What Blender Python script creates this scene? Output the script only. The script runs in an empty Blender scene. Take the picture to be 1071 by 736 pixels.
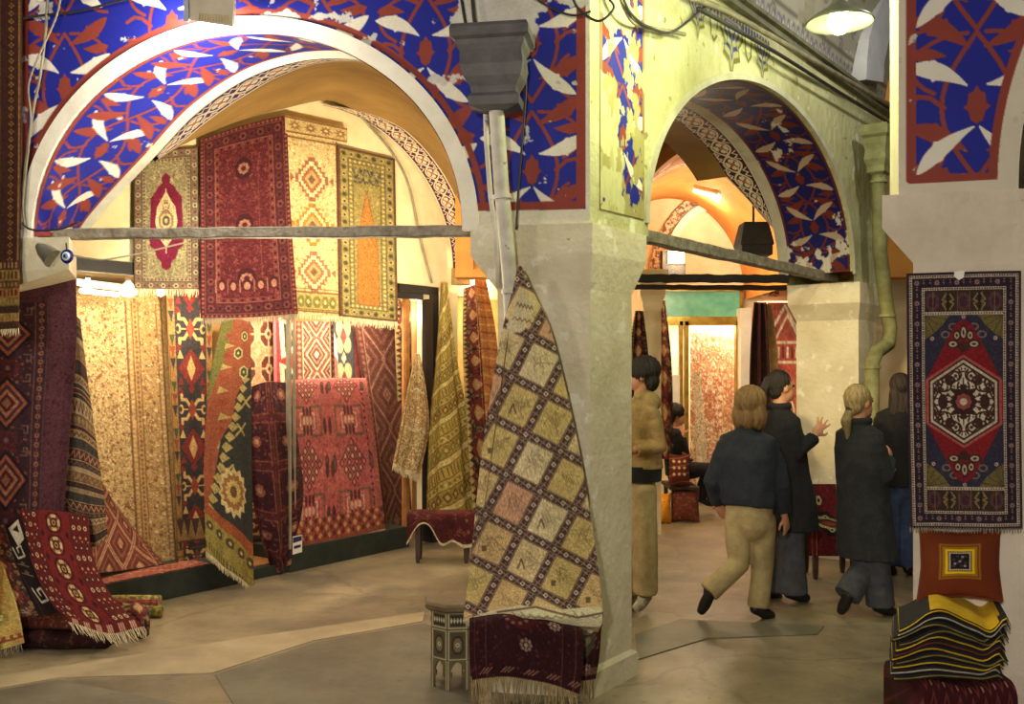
import bpy, bmesh, math, random
import numpy as np
from mathutils import Vector, Matrix
rnd = random.Random(7)
C = bpy.context.scene.collection
PI = math.pi
EYE = 1.75
FOC = 1000.0
# ---------------------------------------------------------------- viewing geometry: pixel -> place
def K(px): return (np.asarray(px, float) - 535.5) / FOC
def H(py): return (386.0 - np.asarray(py, float)) / FOC
def pack(x, y, z):
    x, y, z = np.broadcast_arrays(x, y, z)
    return np.stack([x, y, z], -1)
def Q(px, py, Y):                      # a point at depth Y
    Y = np.asarray(Y, float)
    return pack(K(px) * Y, Y, EYE + H(py) * Y)
# front arcade plane, shop wall plane, side arcade plane: point + direction + normal (towards viewer)
def mkplane(p0, d):
    d = np.array(d, float); d /= np.linalg.norm(d)
    n = np.array([d[1], -d[0]])
    return np.array(p0, float), d, n
PF = mkplane((.417, 5.12), (1, -.16)); 
PF = (PF[0], PF[1], np.array([PF[1][1], -PF[1][0]]))
PA = mkplane((.417, 5.12), (.765, 1))
PS = mkplane((-2.74, 7.11), (.742, 1))
def onplane(pl, px, py, o=0.0):        # o = metres in front of the plane
    p0, d, n = pl
    k = K(px); o = np.asarray(o, float)
    Y = (np.dot(p0, n) + o) / (k * n[0] + n[1])
    return pack(k * Y, Y, EYE + H(py) * Y)
def F(px, py, o=0.0): return onplane(PF, px, py, o)
def A(px, py, o=0.0): return onplane(PA, px, py, o)
def S(px, py, o=0.0): return onplane(PS, px, py, o)
def pl_sz(pl, s, z, o=0.0):            # plane coordinates -> world
    p0, d, n = pl
    s = np.asarray(s, float); o = np.asarray(o, float)
    return pack(p0[0] + d[0] * s + n[0] * o, p0[1] + d[1] * s + n[1] * o, z)
def s_of(pl, px):
    p = onplane(pl, px, 386); return float(np.dot(p[:2] - pl[0], pl[1]))
# ---------------------------------------------------------------- colour
def lin(c):
    c = np.asarray(c, float) / 255.0
    return np.where(c <= .04045, c / 12.92, ((c + .055) / 1.055) ** 2.4)
# ---------------------------------------------------------------- tags
def tag(o, label=None, cat=None, group=None, kind=None):
    if label: o['label'] = label
    if cat: o['category'] = cat
    if group: o['group'] = group
    if kind: o['kind'] = kind
    return o
def empty(name, loc, label, cat, group=None):
    o = bpy.data.objects.new(name, None); C.objects.link(o)
    o.location = [float(v) for v in loc]; o.empty_display_size = .1
    return tag(o, label, cat, group)
def put(o, parent):
    if parent is not None:
        o.parent = parent
        o.location = -Vector(parent.location) if parent.parent is None else (0, 0, 0)
        if parent.parent is not None: o.location = (0, 0, 0)
    return o
def link(name, me, mat=None, parent=None, smooth=False):
    o = bpy.data.objects.new(name, me); C.objects.link(o)
    if mat is not None and len(me.materials) == 0:
        for m in (mat if isinstance(mat, (list, tuple)) else [mat]): me.materials.append(m)
    if smooth: me.polygons.foreach_set('use_smooth', [True] * len(me.polygons))
    if parent is not None:
        o.parent = parent
        # all meshes are made in world coordinates; bring them into the thing's own frame
        base = Vector((0, 0, 0)); q = parent
        while q is not None:
            base += Vector(q.location); q = q.parent
        me.transform(Matrix.Translation(-base))
    return o
def struct(name, me_or_mb, mat=None, smooth=False):
    o = me_or_mb.build(name, mat, smooth=smooth) if isinstance(me_or_mb, MB) else link(name, me_or_mb, mat, smooth=smooth)
    o['kind'] = 'structure'; return o
# ---------------------------------------------------------------- materials
def nt(name):
    m = bpy.data.materials.new(name); m.use_nodes = True
    t = m.node_tree; t.nodes.clear()
    out = t.nodes.new('ShaderNodeOutputMaterial'); b = t.nodes.new('ShaderNodeBsdfPrincipled')
    t.links.new(b.outputs[0], out.inputs[0]); return m, t, b
def N(t, kind, **kw):
    n = t.nodes.new('ShaderNode' + kind)
    for k, v in kw.items():
        if k.startswith('i_'): n.inputs[k[2:].replace('_', ' ')].default_value = v
        else: setattr(n, k, v)
    return n
def col4(c): return tuple(float(v) for v in lin(c)) + (1,)
def surf(name, c1, c2=None, scale=6, rough=.85, bump=.15, metal=0, spots=None, detail=6, bscale=None, bdist=.02, contrast=(.35, .65), stretch=None):
    m, t, b = nt(name); L = t.links.new
    co = N(t, 'TexCoord'); 
    nz = N(t, 'TexNoise'); nz.inputs['Scale'].default_value = scale; nz.inputs['Detail'].default_value = detail
    nz.inputs['Roughness'].default_value = .62
    if stretch:
        mp = N(t, 'Mapping'); mp.inputs['Scale'].default_value = stretch; L(co.outputs['Object'], mp.inputs['Vector']); L(mp.outputs[0], nz.inputs['Vector'])
    else: L(co.outputs['Object'], nz.inputs['Vector'])
    if c2 is None: c2 = tuple(v * .82 for v in c1)
    r = N(t, 'ValToRGB'); r.color_ramp.elements[0].position = contrast[0]; r.color_ramp.elements[1].position = contrast[1]
    r.color_ramp.elements[0].color = col4(c2); r.color_ramp.elements[1].color = col4(c1)
    L(nz.outputs[0], r.inputs[0]); last = r.outputs[0]
    if spots:                       # (colour, scale, threshold)
        for sc, ss, th in spots:
            n2 = N(t, 'TexNoise'); n2.inputs['Scale'].default_value = ss; n2.inputs['Detail'].default_value = 8
            L(co.outputs['Object'], n2.inputs['Vector'])
            r2 = N(t, 'ValToRGB'); r2.color_ramp.elements[0].position = th; r2.color_ramp.elements[1].position = th + .04
            L(n2.outputs[0], r2.inputs[0])
            mx = N(t, 'MixRGB'); L(r2.outputs[0], mx.inputs[0]); L(last, mx.inputs[1]); mx.inputs[2].default_value = col4(sc)
            last = mx.outputs[0]
    L(last, b.inputs['Base Color'])
    b.inputs['Roughness'].default_value = rough; b.inputs['Metallic'].default_value = metal
    if bump:
        n3 = N(t, 'TexNoise'); n3.inputs['Scale'].default_value = bscale or scale * 4; n3.inputs['Detail'].default_value = 8
        L(co.outputs['Object'], n3.inputs['Vector'])
        bp = N(t, 'Bump'); bp.inputs['Strength'].default_value = bump; bp.inputs['Distance'].default_value = bdist
        L(n3.outputs[0], bp.inputs['Height']); L(bp.outputs[0], b.inputs['Normal'])
    return m
def attr_mat(name, rough=.95, bump=.3, bscale=260, wear=.16, wscale=3.0, sheen=.0):
    m, t, b = nt(name); L = t.links.new
    a = N(t, 'Attribute', attribute_name='Col')
    co = N(t, 'TexCoord')
    nz = N(t, 'TexNoise'); nz.inputs['Scale'].default_value = wscale; nz.inputs['Detail'].default_value = 9; nz.inputs['Roughness'].default_value = .7
    L(co.outputs['Object'], nz.inputs['Vector'])
    mr = N(t, 'MapRange'); mr.inputs[1].default_value = .3; mr.inputs[2].default_value = .7
    mr.inputs[3].default_value = 1 - wear; mr.inputs[4].default_value = 1 + wear
    L(nz.outputs[0], mr.inputs[0])
    vm = N(t, 'VectorMath', operation='SCALE'); L(a.outputs['Color'], vm.inputs[0]); L(mr.outputs[0], vm.inputs['Scale'])
    L(vm.outputs[0], b.inputs['Base Color'])
    b.inputs['Roughness'].default_value = rough
    b.inputs['Specular IOR Level'].default_value = .2
    n3 = N(t, 'TexNoise'); n3.inputs['Scale'].default_value = bscale; n3.inputs['Detail'].default_value = 2
    L(co.outputs['Object'], n3.inputs['Vector'])
    bp = N(t, 'Bump'); bp.inputs['Strength'].default_value = bump; bp.inputs['Distance'].default_value = .004
    L(n3.outputs[0], bp.inputs['Height']); L(bp.outputs[0], b.inputs['Normal'])
    return m
def emit(name, c, s):
    m = bpy.data.materials.new(name); m.use_nodes = True; t = m.node_tree; t.nodes.clear()
    o = t.nodes.new('ShaderNodeOutputMaterial'); e = t.nodes.new('ShaderNodeEmission')
    e.inputs[0].default_value = col4(c); e.inputs[1].default_value = s
    t.links.new(e.outputs[0], o.inputs[0]); return m
def glass_mat():
    m = bpy.data.materials.new('window_glass'); m.use_nodes = True; t = m.node_tree; t.nodes.clear(); L = t.links.new
    o = t.nodes.new('ShaderNodeOutputMaterial'); mx = t.nodes.new('ShaderNodeMixShader')
    tr = t.nodes.new('ShaderNodeBsdfTransparent'); gl = t.nodes.new('ShaderNodeBsdfGlossy'); gl.inputs['Roughness'].default_value = .02
    lw = t.nodes.new('ShaderNodeLayerWeight'); lw.inputs[0].default_value = .5
    pw = t.nodes.new('ShaderNodeMath'); pw.operation = 'POWER'; pw.inputs[1].default_value = 5; L(lw.outputs['Facing'], pw.inputs[0])
    fr = t.nodes.new('ShaderNodeMath'); fr.operation = 'MULTIPLY_ADD'; fr.inputs[1].default_value = .9; fr.inputs[2].default_value = .022; L(pw.outputs[0], fr.inputs[0])
    L(fr.outputs[0], mx.inputs[0]); L(tr.outputs[0], mx.inputs[1]); L(gl.outputs[0], mx.inputs[2]); L(mx.outputs[0], o.inputs[0])
    return m
# ---------------------------------------------------------------- mesh builder
class MB:
    def __init__(s): s.v = []; s.f = []; s.mi = []
    def add(s, vs, fs, mi=0):
        o = len(s.v); s.v += [tuple(float(c) for c in v) for v in vs]
        s.f += [tuple(o + i for i in f) for f in fs]; s.mi += [mi] * len(fs); return s
    def hexa(s, b, tp, mi=0):          # 4 bottom, 4 top points, same winding
        return s.add(list(b) + list(tp), [(3, 2, 1, 0), (4, 5, 6, 7), (0, 1, 5, 4), (1, 2, 6, 5), (2, 3, 7, 6), (3, 0, 4, 7)], mi)
    def box(s, c, d, yaw=0, mi=0, bev=0):
        x, y, z = d[0] / 2, d[1] / 2, d[2] / 2; ca, sa = math.cos(yaw), math.sin(yaw)
        def T(p): return (c[0] + p[0] * ca - p[1] * sa, c[1] + p[0] * sa + p[1] * ca, c[2] + p[2])
        if bev <= 0:
            return s.hexa([T(p) for p in ((-x, -y, -z), (x, -y, -z), (x, y, -z), (-x, y, -z))],
                          [T(p) for p in ((-x, -y, z), (x, -y, z), (x, y, z), (-x, y, z))], mi)
        e = bev; pl = lambda q: [(-x + q, -y, 0), (x - q, -y, 0), (x, -y + q, 0), (x, y - q, 0), (x - q, y, 0), (-x + q, y, 0), (-x, y - q, 0), (-x, -y + q, 0)]
        rings = []
        for zz, k in ((-z, 1), (-z + e, 0), (z - e, 0), (z, 1)):
            sx, sy = (x - e * k) / x, (y - e * k) / y
            rings.append([T((p[0] * sx, p[1] * sy, zz)) for p in pl(e)])
        return s.rings(rings, mi)
    def rings(s, rings, mi=0, caps=True, closed=True):
        n = len(rings[0]); vs = [p for r in rings for p in r]; fs = []
        for i in range(len(rings) - 1):
            for j in range(n if closed else n - 1):
                k = (j + 1) % n; fs.append((i * n + j, i * n + k, (i + 1) * n + k, (i + 1) * n + j))
        if caps and closed:
            fs.append(tuple(range(n - 1, -1, -1))); fs.append(tuple((len(rings) - 1) * n + j for j in range(n)))
        return s.add(vs, fs, mi)
    def tube(s, pts, r, n=8, mi=0, caps=True):
        pts = [Vector([float(c) for c in p]) for p in pts]; rings = []
        rr = r if isinstance(r, (list, tuple)) else [r] * len(pts); up = None
        for i, p in enumerate(pts):
            d = (pts[min(i + 1, len(pts) - 1)] - pts[max(i - 1, 0)])
            d = d.normalized() if d.length > 1e-9 else Vector((0, 0, 1))
            if up is None: up = Vector((0, 0, 1)) if abs(d.z) < .9 else Vector((1, 0, 0))
            a = d.cross(up); a = a.normalized() if a.length > 1e-6 else d.orthogonal().normalized()
            b = a.cross(d).normalized(); up = b
            rings.append([tuple(p + (a * math.cos(2 * PI * j / n) + b * math.sin(2 * PI * j / n)) * rr[i]) for j in range(n)])
        return s.rings(rings, mi, caps)
    def lathe(s, c, prof, n=24, mi=0, caps=True, ang0=0):
        return s.rings([[(c[0] + r * math.cos(2 * PI * j / n + ang0), c[1] + r * math.sin(2 * PI * j / n + ang0), c[2] + z) for j in range(n)] for r, z in prof], mi, caps)
    def prism(s, poly, z0, z1, mi=0):  # poly: plan points
        n = len(poly); return s.rings([[(p[0], p[1], z0) for p in poly], [(p[0], p[1], z1) for p in poly]], mi)
    def ell(s, c, r, M=None, n=14, m=9, mi=0):
        vs = []; rows = []
        for i in range(m + 1):
            t = PI * i / m; ring = []
            for j in range(n):
                a = 2 * PI * j / n
                p = Vector((r[0] * math.sin(t) * math.cos(a), r[1] * math.sin(t) * math.sin(a), r[2] * math.cos(t)))
                if M is not None: p = M @ p
                ring.append((c[0] + p.x, c[1] + p.y, c[2] + p.z))
            rows.append(ring)
        return s.rings(rows[::-1], mi, caps=True)
    def cap(s, a, ra, b, rb, n=12, mi=0):   # tapered capsule
        a = Vector([float(x) for x in a]); b = Vector([float(x) for x in b]); d = b - a
        L = d.length; d = d.normalized() if L > 1e-9 else Vector((0, 0, 1))
        u = d.orthogonal().normalized(); w = d.cross(u); rings = []
        for cc, rr, t0, t1 in ((a, ra, -90, 0), (b, rb, 0, 90)):
            for q in range(5):
                t = math.radians(t0 + (t1 - t0) * q / 4); t = max(-1.5, min(1.5, t))
                rings.append([tuple(cc + d * (rr * math.sin(t)) + (u * math.cos(2 * PI * j / n) + w * math.sin(2 * PI * j / n)) * rr * math.cos(t)) for j in range(n)])
        return s.rings(rings, mi)
    def mesh(s, name='mesh'):
        me = bpy.data.meshes.new(name); me.from_pydata(s.v, [], s.f)
        if any(s.mi): me.polygons.foreach_set('material_index', s.mi)
        me.update(); return me
    def build(s, name, mat=None, parent=None, smooth=False, angle=None):
        me = s.mesh(name); o = link(name, me, mat, parent, smooth)
        bm = bmesh.new(); bm.from_mesh(me); bmesh.ops.recalc_face_normals(bm, faces=bm.faces)
        if angle:
            for e in bm.edges:
                if len(e.link_faces) == 2 and e.calc_face_angle(0) > math.radians(angle): e.smooth = False
        bm.to_mesh(me); bm.free()
        return o
# ---------------------------------------------------------------- canvas: pattern drawing with antialiasing
class Canvas:
    def __init__(s, w, h, bg, res=1.3, ss=2):
        s.w, s.h, s.k, s.ss = w, h, res * ss, ss
        s.a = np.empty((max(4, int(round(h * res))) * ss, max(4, int(round(w * res))) * ss, 3), np.float32)
        s.a[:] = bg; s.kx = s.a.shape[1] / w; s.ky = s.a.shape[0] / h
        s.clip = None
    def _bb(s, x0, y0, x1, y1):
        a = max(0, int(x0 * s.kx) - 1); b = min(s.a.shape[1], int(x1 * s.kx) + 2)
        c = max(0, int(y0 * s.ky) - 1); d = min(s.a.shape[0], int(y1 * s.ky) + 2)
        if a >= b or c >= d: return None
        X = (np.arange(a, b) + .5) / s.kx; Y = (np.arange(c, d) + .5) / s.ky
        return a, b, c, d, X[None, :], Y[:, None]
    def _put(s, bb, m, col, al=1.0):
        a, b, c, d = bb[:4]
        if s.clip is not None: m = m & s.clip[c:d, a:b]
        v = s.a[c:d, a:b]
        if al >= 1: v[m] = col
        else: v[m] = v[m] * (1 - al) + np.array(col, np.float32) * al
    def rect(s, x0, y0, x1, y1, col, al=1.0):
        bb = s._bb(x0, y0, x1, y1)
        if bb: s._put(bb, (bb[4] >= x0) & (bb[4] < x1) & (bb[5] >= y0) & (bb[5] < y1), col, al)
    def poly(s, pts, col, al=1.0):
        p = np.asarray(pts, float); bb = s._bb(p[:, 0].min(), p[:, 1].min(), p[:, 0].max(), p[:, 1].max())
        if not bb: return
        X, Y = bb[4], bb[5]; m = np.zeros((Y.shape[0], X.shape[1]), bool)
        q = np.roll(p, -1, 0)
        for (x0, y0), (x1, y1) in zip(p, q):
            if y0 == y1: continue
            c = ((y0 <= Y) != (y1 <= Y)); xi = x0 + (Y - y0) * (x1 - x0) / (y1 - y0)
            m ^= c & (X < xi)
        s._put(bb, m, col, al)
    def ell(s, cx, cy, rx, ry, col, al=1.0):
        bb = s._bb(cx - rx, cy - ry, cx + rx, cy + ry)
        if bb: s._put(bb, ((bb[4] - cx) / rx) ** 2 + ((bb[5] - cy) / ry) ** 2 <= 1, col, al)
    def line(s, pts, w, col, closed=False, al=1.0):
        pts = list(pts)
        if closed: pts.append(pts[0])
        r = w / 2
        for (x0, y0), (x1, y1) in zip(pts[:-1], pts[1:]):
            bb = s._bb(min(x0, x1) - r, min(y0, y1) - r, max(x0, x1) + r, max(y0, y1) + r)
            if not bb: continue
            X, Y = bb[4], bb[5]; dx, dy = x1 - x0, y1 - y0; l2 = dx * dx + dy * dy + 1e-12
            t = np.clip(((X - x0) * dx + (Y - y0) * dy) / l2, 0, 1)
            s._put(bb, (X - x0 - t * dx) ** 2 + (Y - y0 - t * dy) ** 2 <= r * r, col, al)
    def dia(s, cx, cy, rx, ry, col): s.poly([(cx, cy - ry), (cx + rx, cy), (cx, cy + ry), (cx - rx, cy)], col)
    def mirror(s, x0, y0, x1, y1, mode='xy'):
        a, b = int(x0 * s.kx), int(x1 * s.kx); c, d = int(y0 * s.ky), int(y1 * s.ky)
        v = s.a[c:d, a:b]; h, w = v.shape[:2]
        if 'x' in mode: v[:, w - w // 2:] = v[:, :w // 2][:, ::-1]
        if 'y' in mode: v[h - h // 2:] = v[:h // 2][::-1]
    def noise(s, amt, seed=1, scale=1):
        g = np.random.default_rng(seed); H_, W_ = s.a.shape[:2]
        n = g.normal(0, amt, (H_ // scale + 2, W_ // scale + 2, 1))
        s.a *= 1 + np.repeat(np.repeat(n, scale, 0), scale, 1)[:H_, :W_].astype(np.float32)
    def get(s):
        k = s.ss; a = s.a; h, w = a.shape[0] // k, a.shape[1] // k
        return np.clip(a.reshape(h, k, w, k, 3).mean((1, 3)), 0, 255)
def vnoise(shape, cells, seed, octv=4):
    g = np.random.default_rng(seed); out = np.zeros(shape); amp = 1.; tot = 0
    for o in range(octv):
        cy, cx = max(2, int(cells[0] * 2 ** o)), max(2, int(cells[1] * 2 ** o))
        n = g.random((cy + 2, cx + 2)); yy = np.linspace(0, cy, shape[0]); xx = np.linspace(0, cx, shape[1])
        iy = yy.astype(int); ix = xx.astype(int); fy = (yy - iy)[:, None]; fx = (xx - ix)[None]
        fy = fy * fy * (3 - 2 * fy); fx = fx * fx * (3 - 2 * fx)
        a = n[iy][:, ix]; b = n[iy][:, ix + 1]; c = n[iy + 1][:, ix]; d = n[iy + 1][:, ix + 1]
        out += amp * ((a * (1 - fx) + b * fx) * (1 - fy) + (c * (1 - fx) + d * fx) * fy); tot += amp; amp *= .55
    return out / tot
# ---------------------------------------------------------------- dense coloured sheets
def grid_mesh(name, pts, cols, keep=None, back=None):
    """pts [h,w,3], cols [h,w,3] sRGB; keep = bool per cell; back = offset vectors for a second side with rim"""
    h, w = pts.shape[:2]; V = pts.reshape(-1, 3); idx = np.arange(h * w).reshape(h, w)
    f = np.stack([idx[:-1, :-1], idx[1:, :-1], idx[1:, 1:], idx[:-1, 1:]], -1).reshape(-1, 4)
    if keep is not None: f = f[keep.reshape(-1)]
    cl = lin(cols).reshape(-1, 3)
    if back is not None:
        st = 6; ri = np.unique(np.r_[np.arange(0, h, st), h - 1]); ci = np.unique(np.r_[np.arange(0, w, st), w - 1])
        pb = (pts + back); b0 = len(V); sub = pb[ri][:, ci]; nb = sub.reshape(-1, 3)
        bi = (np.arange(len(nb)) + b0).reshape(sub.shape[:2])
        fb = np.stack([bi[:-1, :-1], bi[:-1, 1:], bi[1:, 1:], bi[1:, :-1]], -1).reshape(-1, 4)
        ring = np.r_[idx[0, :], idx[1:, -1], idx[-1, -2::-1], idx[-2:0, 0][:]]
        rb = np.arange(len(ring)) + b0 + len(nb)
        rv = pb.reshape(-1, 3)[ring]
        r2, rb2 = np.roll(ring, -1), np.roll(rb, -1)
        fr = np.stack([ring, r2, rb2, rb], -1)
        V = np.concatenate([V, nb, rv]); f = np.concatenate([f, fb, fr])
        cl = np.concatenate([cl, (lin(cols)[ri][:, ci]).reshape(-1, 3) * .75, cl[ring] * .8])
    me = bpy.data.meshes.new(name)
    me.vertices.add(len(V)); me.vertices.foreach_set('co', V.astype(np.float32).ravel())
    me.loops.add(len(f) * 4); me.loops.foreach_set('vertex_index', f.astype(np.int32).ravel())
    me.polygons.add(len(f)); me.polygons.foreach_set('loop_start', np.arange(0, len(f) * 4, 4, dtype=np.int32))
    me.polygons.foreach_set('use_smooth', np.ones(len(f), bool))
    at = me.color_attributes.new('Col', 'FLOAT_COLOR', 'POINT')
    at.data.foreach_set('color', np.concatenate([cl, np.ones((len(cl), 1))], 1).astype(np.float32).ravel())
    me.update(calc_edges=True); me.validate(); return me
def spline1(P, n):                      # P [m,...] -> [n,...] Catmull-Rom through the control rows
    m = P.shape[0]; t = np.linspace(0, m - 1, n)
    if m == 2:
        f = t.reshape((-1,) + (1,) * (P.ndim - 1)); return P[0] * (1 - f) + P[1] * f
    i = np.clip(t.astype(int), 0, m - 2); f = (t - i).reshape((-1,) + (1,) * (P.ndim - 1))
    E = np.concatenate([2 * P[:1] - P[1:2], P, 2 * P[-1:] - P[-2:-1]], 0)
    a, b, c, d = E[i], E[i + 1], E[i + 2], E[i + 3]
    return .5 * (2 * b + (c - a) * f + (2 * a - 5 * b + 4 * c - d) * f ** 2 + (3 * b - a - 3 * c + d) * f ** 3)
def normals(p):
    du = np.gradient(p, axis=1); dv = np.gradient(p, axis=0); n = np.cross(du, dv)
    return n / (np.linalg.norm(n, axis=-1, keepdims=True) + 1e-12)
def sample(img, u, v):
    h, w = img.shape[:2]; x = np.clip(u * (w - 1), 0, w - 1.001); y = np.clip(v * (h - 1), 0, h - 1.001)
    i, j = y.astype(int), x.astype(int); fy = (y - i)[..., None]; fx = (x - j)[..., None]
    return (img[i, j] * (1 - fx) + img[i, j + 1] * fx) * (1 - fy) + (img[i + 1, j] * (1 - fx) + img[i + 1, j + 1] * fx) * fy
RUG = None
def fringe(parent, edge, dirv, length, mat, n=None, jit=.25, name='fringe', r=.0035, sub=None):
    """tassels: strands hanging from an edge polyline"""
    edge = np.asarray(edge, float); L = np.linalg.norm(np.diff(edge, axis=0), axis=1).sum()
    n = n or max(6, int(L / .011)); t = np.linspace(0, len(edge) - 1.001, n); i = t.astype(int)
    f = (t - i)[:, None]; p = edge[i] * (1 - f) + edge[i + 1] * f; mb = MB(); d = Vector(dirv).normalized()
    side = Vector(p[-1] - p[0]).normalized()
    for q in p:
        q = Vector(q); l = length * (1 + rnd.uniform(-jit, jit * .4)); sw = side * rnd.uniform(-.25, .25) * l
        out = Vector((rnd.uniform(-1, 1), rnd.uniform(-1, 1), 0)) * .08 * l
        mb.tube([q - d * .004, q + d * l * .5 + sw * .3 + out, q + d * l + sw], [r, r * .9, r * .35], 4)
    return mb.build(name, mat, parent)
def sheet(name, ctrl, fn, canvas, label=None, cat='rug', group=None, folds=None, uvpx=None, thick=.009, fr=None, parent=None, res=None, mat=None, world=False, bend=None, flip=False):
    """a rug: control rows of (px, py, offset) on surface fn (or world points), coloured by canvas; fr = list of (side, length, material)"""
    img = canvas.get() if isinstance(canvas, Canvas) else canvas
    h, w = img.shape[:2]
    if res: h, w = int(h * res), int(w * res)
    P = np.asarray(ctrl, float)
    P = spline1(P, h); P = np.swapaxes(spline1(np.swapaxes(P, 0, 1), w), 0, 1)
    U, V = np.meshgrid(np.linspace(0, 1, w), np.linspace(0, 1, h))
    X = P if world else fn(P[..., 0], P[..., 1], P[..., 2])
    if uvpx:
        u = (P[..., 0] - uvpx[0]) / (uvpx[2] - uvpx[0]); v = (P[..., 1] - uvpx[1]) / (uvpx[3] - uvpx[1]); cols = sample(img, u, v)
    else: cols = sample(img, U, V)
    if flip: pass
    g_ = cols.mean(-1, keepdims=True); cols = (g_ + (cols - g_) * .86) * .95
    ng = np.random.default_rng(h * 31 + w); nb_ = ng.normal(0, .085, (h // 2 + 1, w // 2 + 1, 1)); cols = np.clip(cols * (1 + np.repeat(np.repeat(nb_, 2, 0), 2, 1)[:h, :w]), 0, 255)
    if folds is not None:
        n = normals(X).mean((0, 1)); n /= np.linalg.norm(n)
        if n[1] > 0 and abs(n[2]) < .7: n = -n
        d = folds(U, V)
        X = X + n * d[..., None]
    nn = normals(X)
    cam = np.array([0, 0, EYE]) - X
    if ((nn * cam).sum(-1)).mean() < 0: back = nn * thick
    else: back = -nn * thick
    c0 = X[-1].mean(0)
    if parent is None and fr:
        me = grid_mesh(name, X, cols, back=back)
        root = empty(name, c0, label, cat, group)
        o = link('rug_body', me, mat or RUG, root)
        for side, ln, m in fr:
            e = {'b': X[-1], 't': X[0], 'l': X[:, 0], 'r': X[:, -1]}[side]
            dv = {'b': X[-1] - X[-3], 't': X[0] - X[2], 'l': X[:, 0] - X[:, 2], 'r': X[:, -1] - X[:, -3]}[side].mean(0)
            dv = dv / np.linalg.norm(dv) + np.array([0, 0, -.35]) * (side in 'b')
            fringe(root, e[::4], dv, ln, m)
        root['label'] = label
        return root
    me = grid_mesh(name, X, cols, back=back)
    o = link(name, me, mat or RUG, parent)
    if parent is None: tag(o, label, cat, group)
    return o
def wav(amp, fx, ph=0., skew=0., top=.15):
    return lambda U, V: amp * (top + (1 - top) * V) * (np.sin(2 * PI * (fx * U + skew * V) + ph) + .35 * np.sin(2 * PI * (fx * 2.3 * U - skew * V) + ph * 1.7))
# ================================================================ motifs
def rosette(c, x, y, r, petal, core, n=8, ring=None):
    if ring is not None: c.ell(x, y, r * 1.12, r * 1.12, ring)
    for i in range(n):
        a = 2 * PI * i / n; c.ell(x + math.cos(a) * r * .6, y + math.sin(a) * r * .6, r * .36, r * .36, petal)
    c.ell(x, y, r * .42, r * .42, core)
def star8(c, x, y, r, col, core=None):
    p = []
    for i in range(16):
        a = PI * i / 8; q = r if i % 2 == 0 else r * .55; p.append((x + q * math.sin(a), y - q * math.cos(a)))
    c.poly(p, col)
    if core is not None: c.dia(x, y, r * .35, r * .35, core)
def stepdia(c, x, y, rx, ry, col, n=5):
    p = []
    for q in range(4):
        for i in range(n):
            a, b = (i / n, 1 - i / n); a2 = (i + 1) / n
            pts = [(a, -b), (a2, -b)]
            for (u, v) in pts:
                for _ in range(q): u, v = -v, u
                p.append((x + u * rx, y + v * ry))
    c.poly(p, col)
def hexa(c, x, y, rx, ry, col, k=.5):
    c.poly([(x, y - ry), (x + rx, y - ry * k), (x + rx, y + ry * k), (x, y + ry), (x - rx, y + ry * k), (x - rx, y - ry * k)], col)
def octa(c, x, y, rx, ry, col, k=.45):
    c.poly([(x - rx * k, y - ry), (x + rx * k, y - ry), (x + rx, y - ry * k), (x + rx, y + ry * k), (x + rx * k, y + ry), (x - rx * k, y + ry), (x - rx, y + ry * k), (x - rx, y - ry * k)], col)
def hook(c, x, y, s, col, w, sx=1, sy=1):
    c.line([(x, y), (x + sx * s, y), (x + sx * s, y + sy * s), (x + sx * s * .4, y + sy * s), (x + sx * s * .4, y + sy * s * .5)], w, col)
def border(c, x0, y0, x1, y1, wd, ground, mot=None, sp=None, edge=None, ew=.8):
    """one band around a rectangle with a motif marching along it; returns the inner rectangle"""
    c.rect(x0, y0, x1, y0 + wd, ground); c.rect(x0, y1 - wd, x1, y1, ground)
    c.rect(x0, y0, x0 + wd, y1, ground); c.rect(x1 - wd, y0, x1, y1, ground)
    if mot:
        sp = sp or wd
        m = wd / 2
        nx = max(2, int(round((x1 - x0 - wd) / sp))); ny = max(2, int(round((y1 - y0 - wd) / sp)))
        for i in range(nx + 1):
            x = x0 + m + (x1 - x0 - wd) * i / nx
            mot(c, x, y0 + m, i, 0); mot(c, x, y1 - m, i, 1)
        for i in range(1, ny):
            y = y0 + m + (y1 - y0 - wd) * i / ny
            mot(c, x0 + m, y, i, 2); mot(c, x1 - m, y, i, 3)
    if edge is not None:
        c.line([(x0, y0), (x1, y0), (x1, y1), (x0, y1)], ew * 2, edge, closed=True)
        c.line([(x0 + wd, y0 + wd), (x1 - wd, y0 + wd), (x1 - wd, y1 - wd), (x0 + wd, y1 - wd)], ew, edge, closed=True)
    return x0 + wd, y0 + wd, x1 - wd, y1 - wd
def m_ros(cols, r, core):
    return lambda c, x, y, i, s: rosette(c, x, y, r, cols[i % len(cols)], core, 6)
def m_dia(cols, r, core=None):
    def f(c, x, y, i, s):
        c.dia(x, y, r, r, cols[i % len(cols)])
        if core is not None: c.dia(x, y, r * .45, r * .45, core)
    return f
def m_sq(cols, r): return lambda c, x, y, i, s: c.rect(x - r, y - r, x + r, y + r, cols[i % len(cols)])
def m_tri(cols, r):
    def f(c, x, y, i, s):
        d = [(0, 1), (0, -1), (1, 0), (-1, 0)][s]
        c.poly([(x - r * d[1] - r * d[0], y - r * d[0] - r * d[1]), (x + r * d[1] - r * d[0], y + r * d[0] - r * d[1]), (x + r * d[0], y + r * d[1])], cols[i % len(cols)])
    return f
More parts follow.
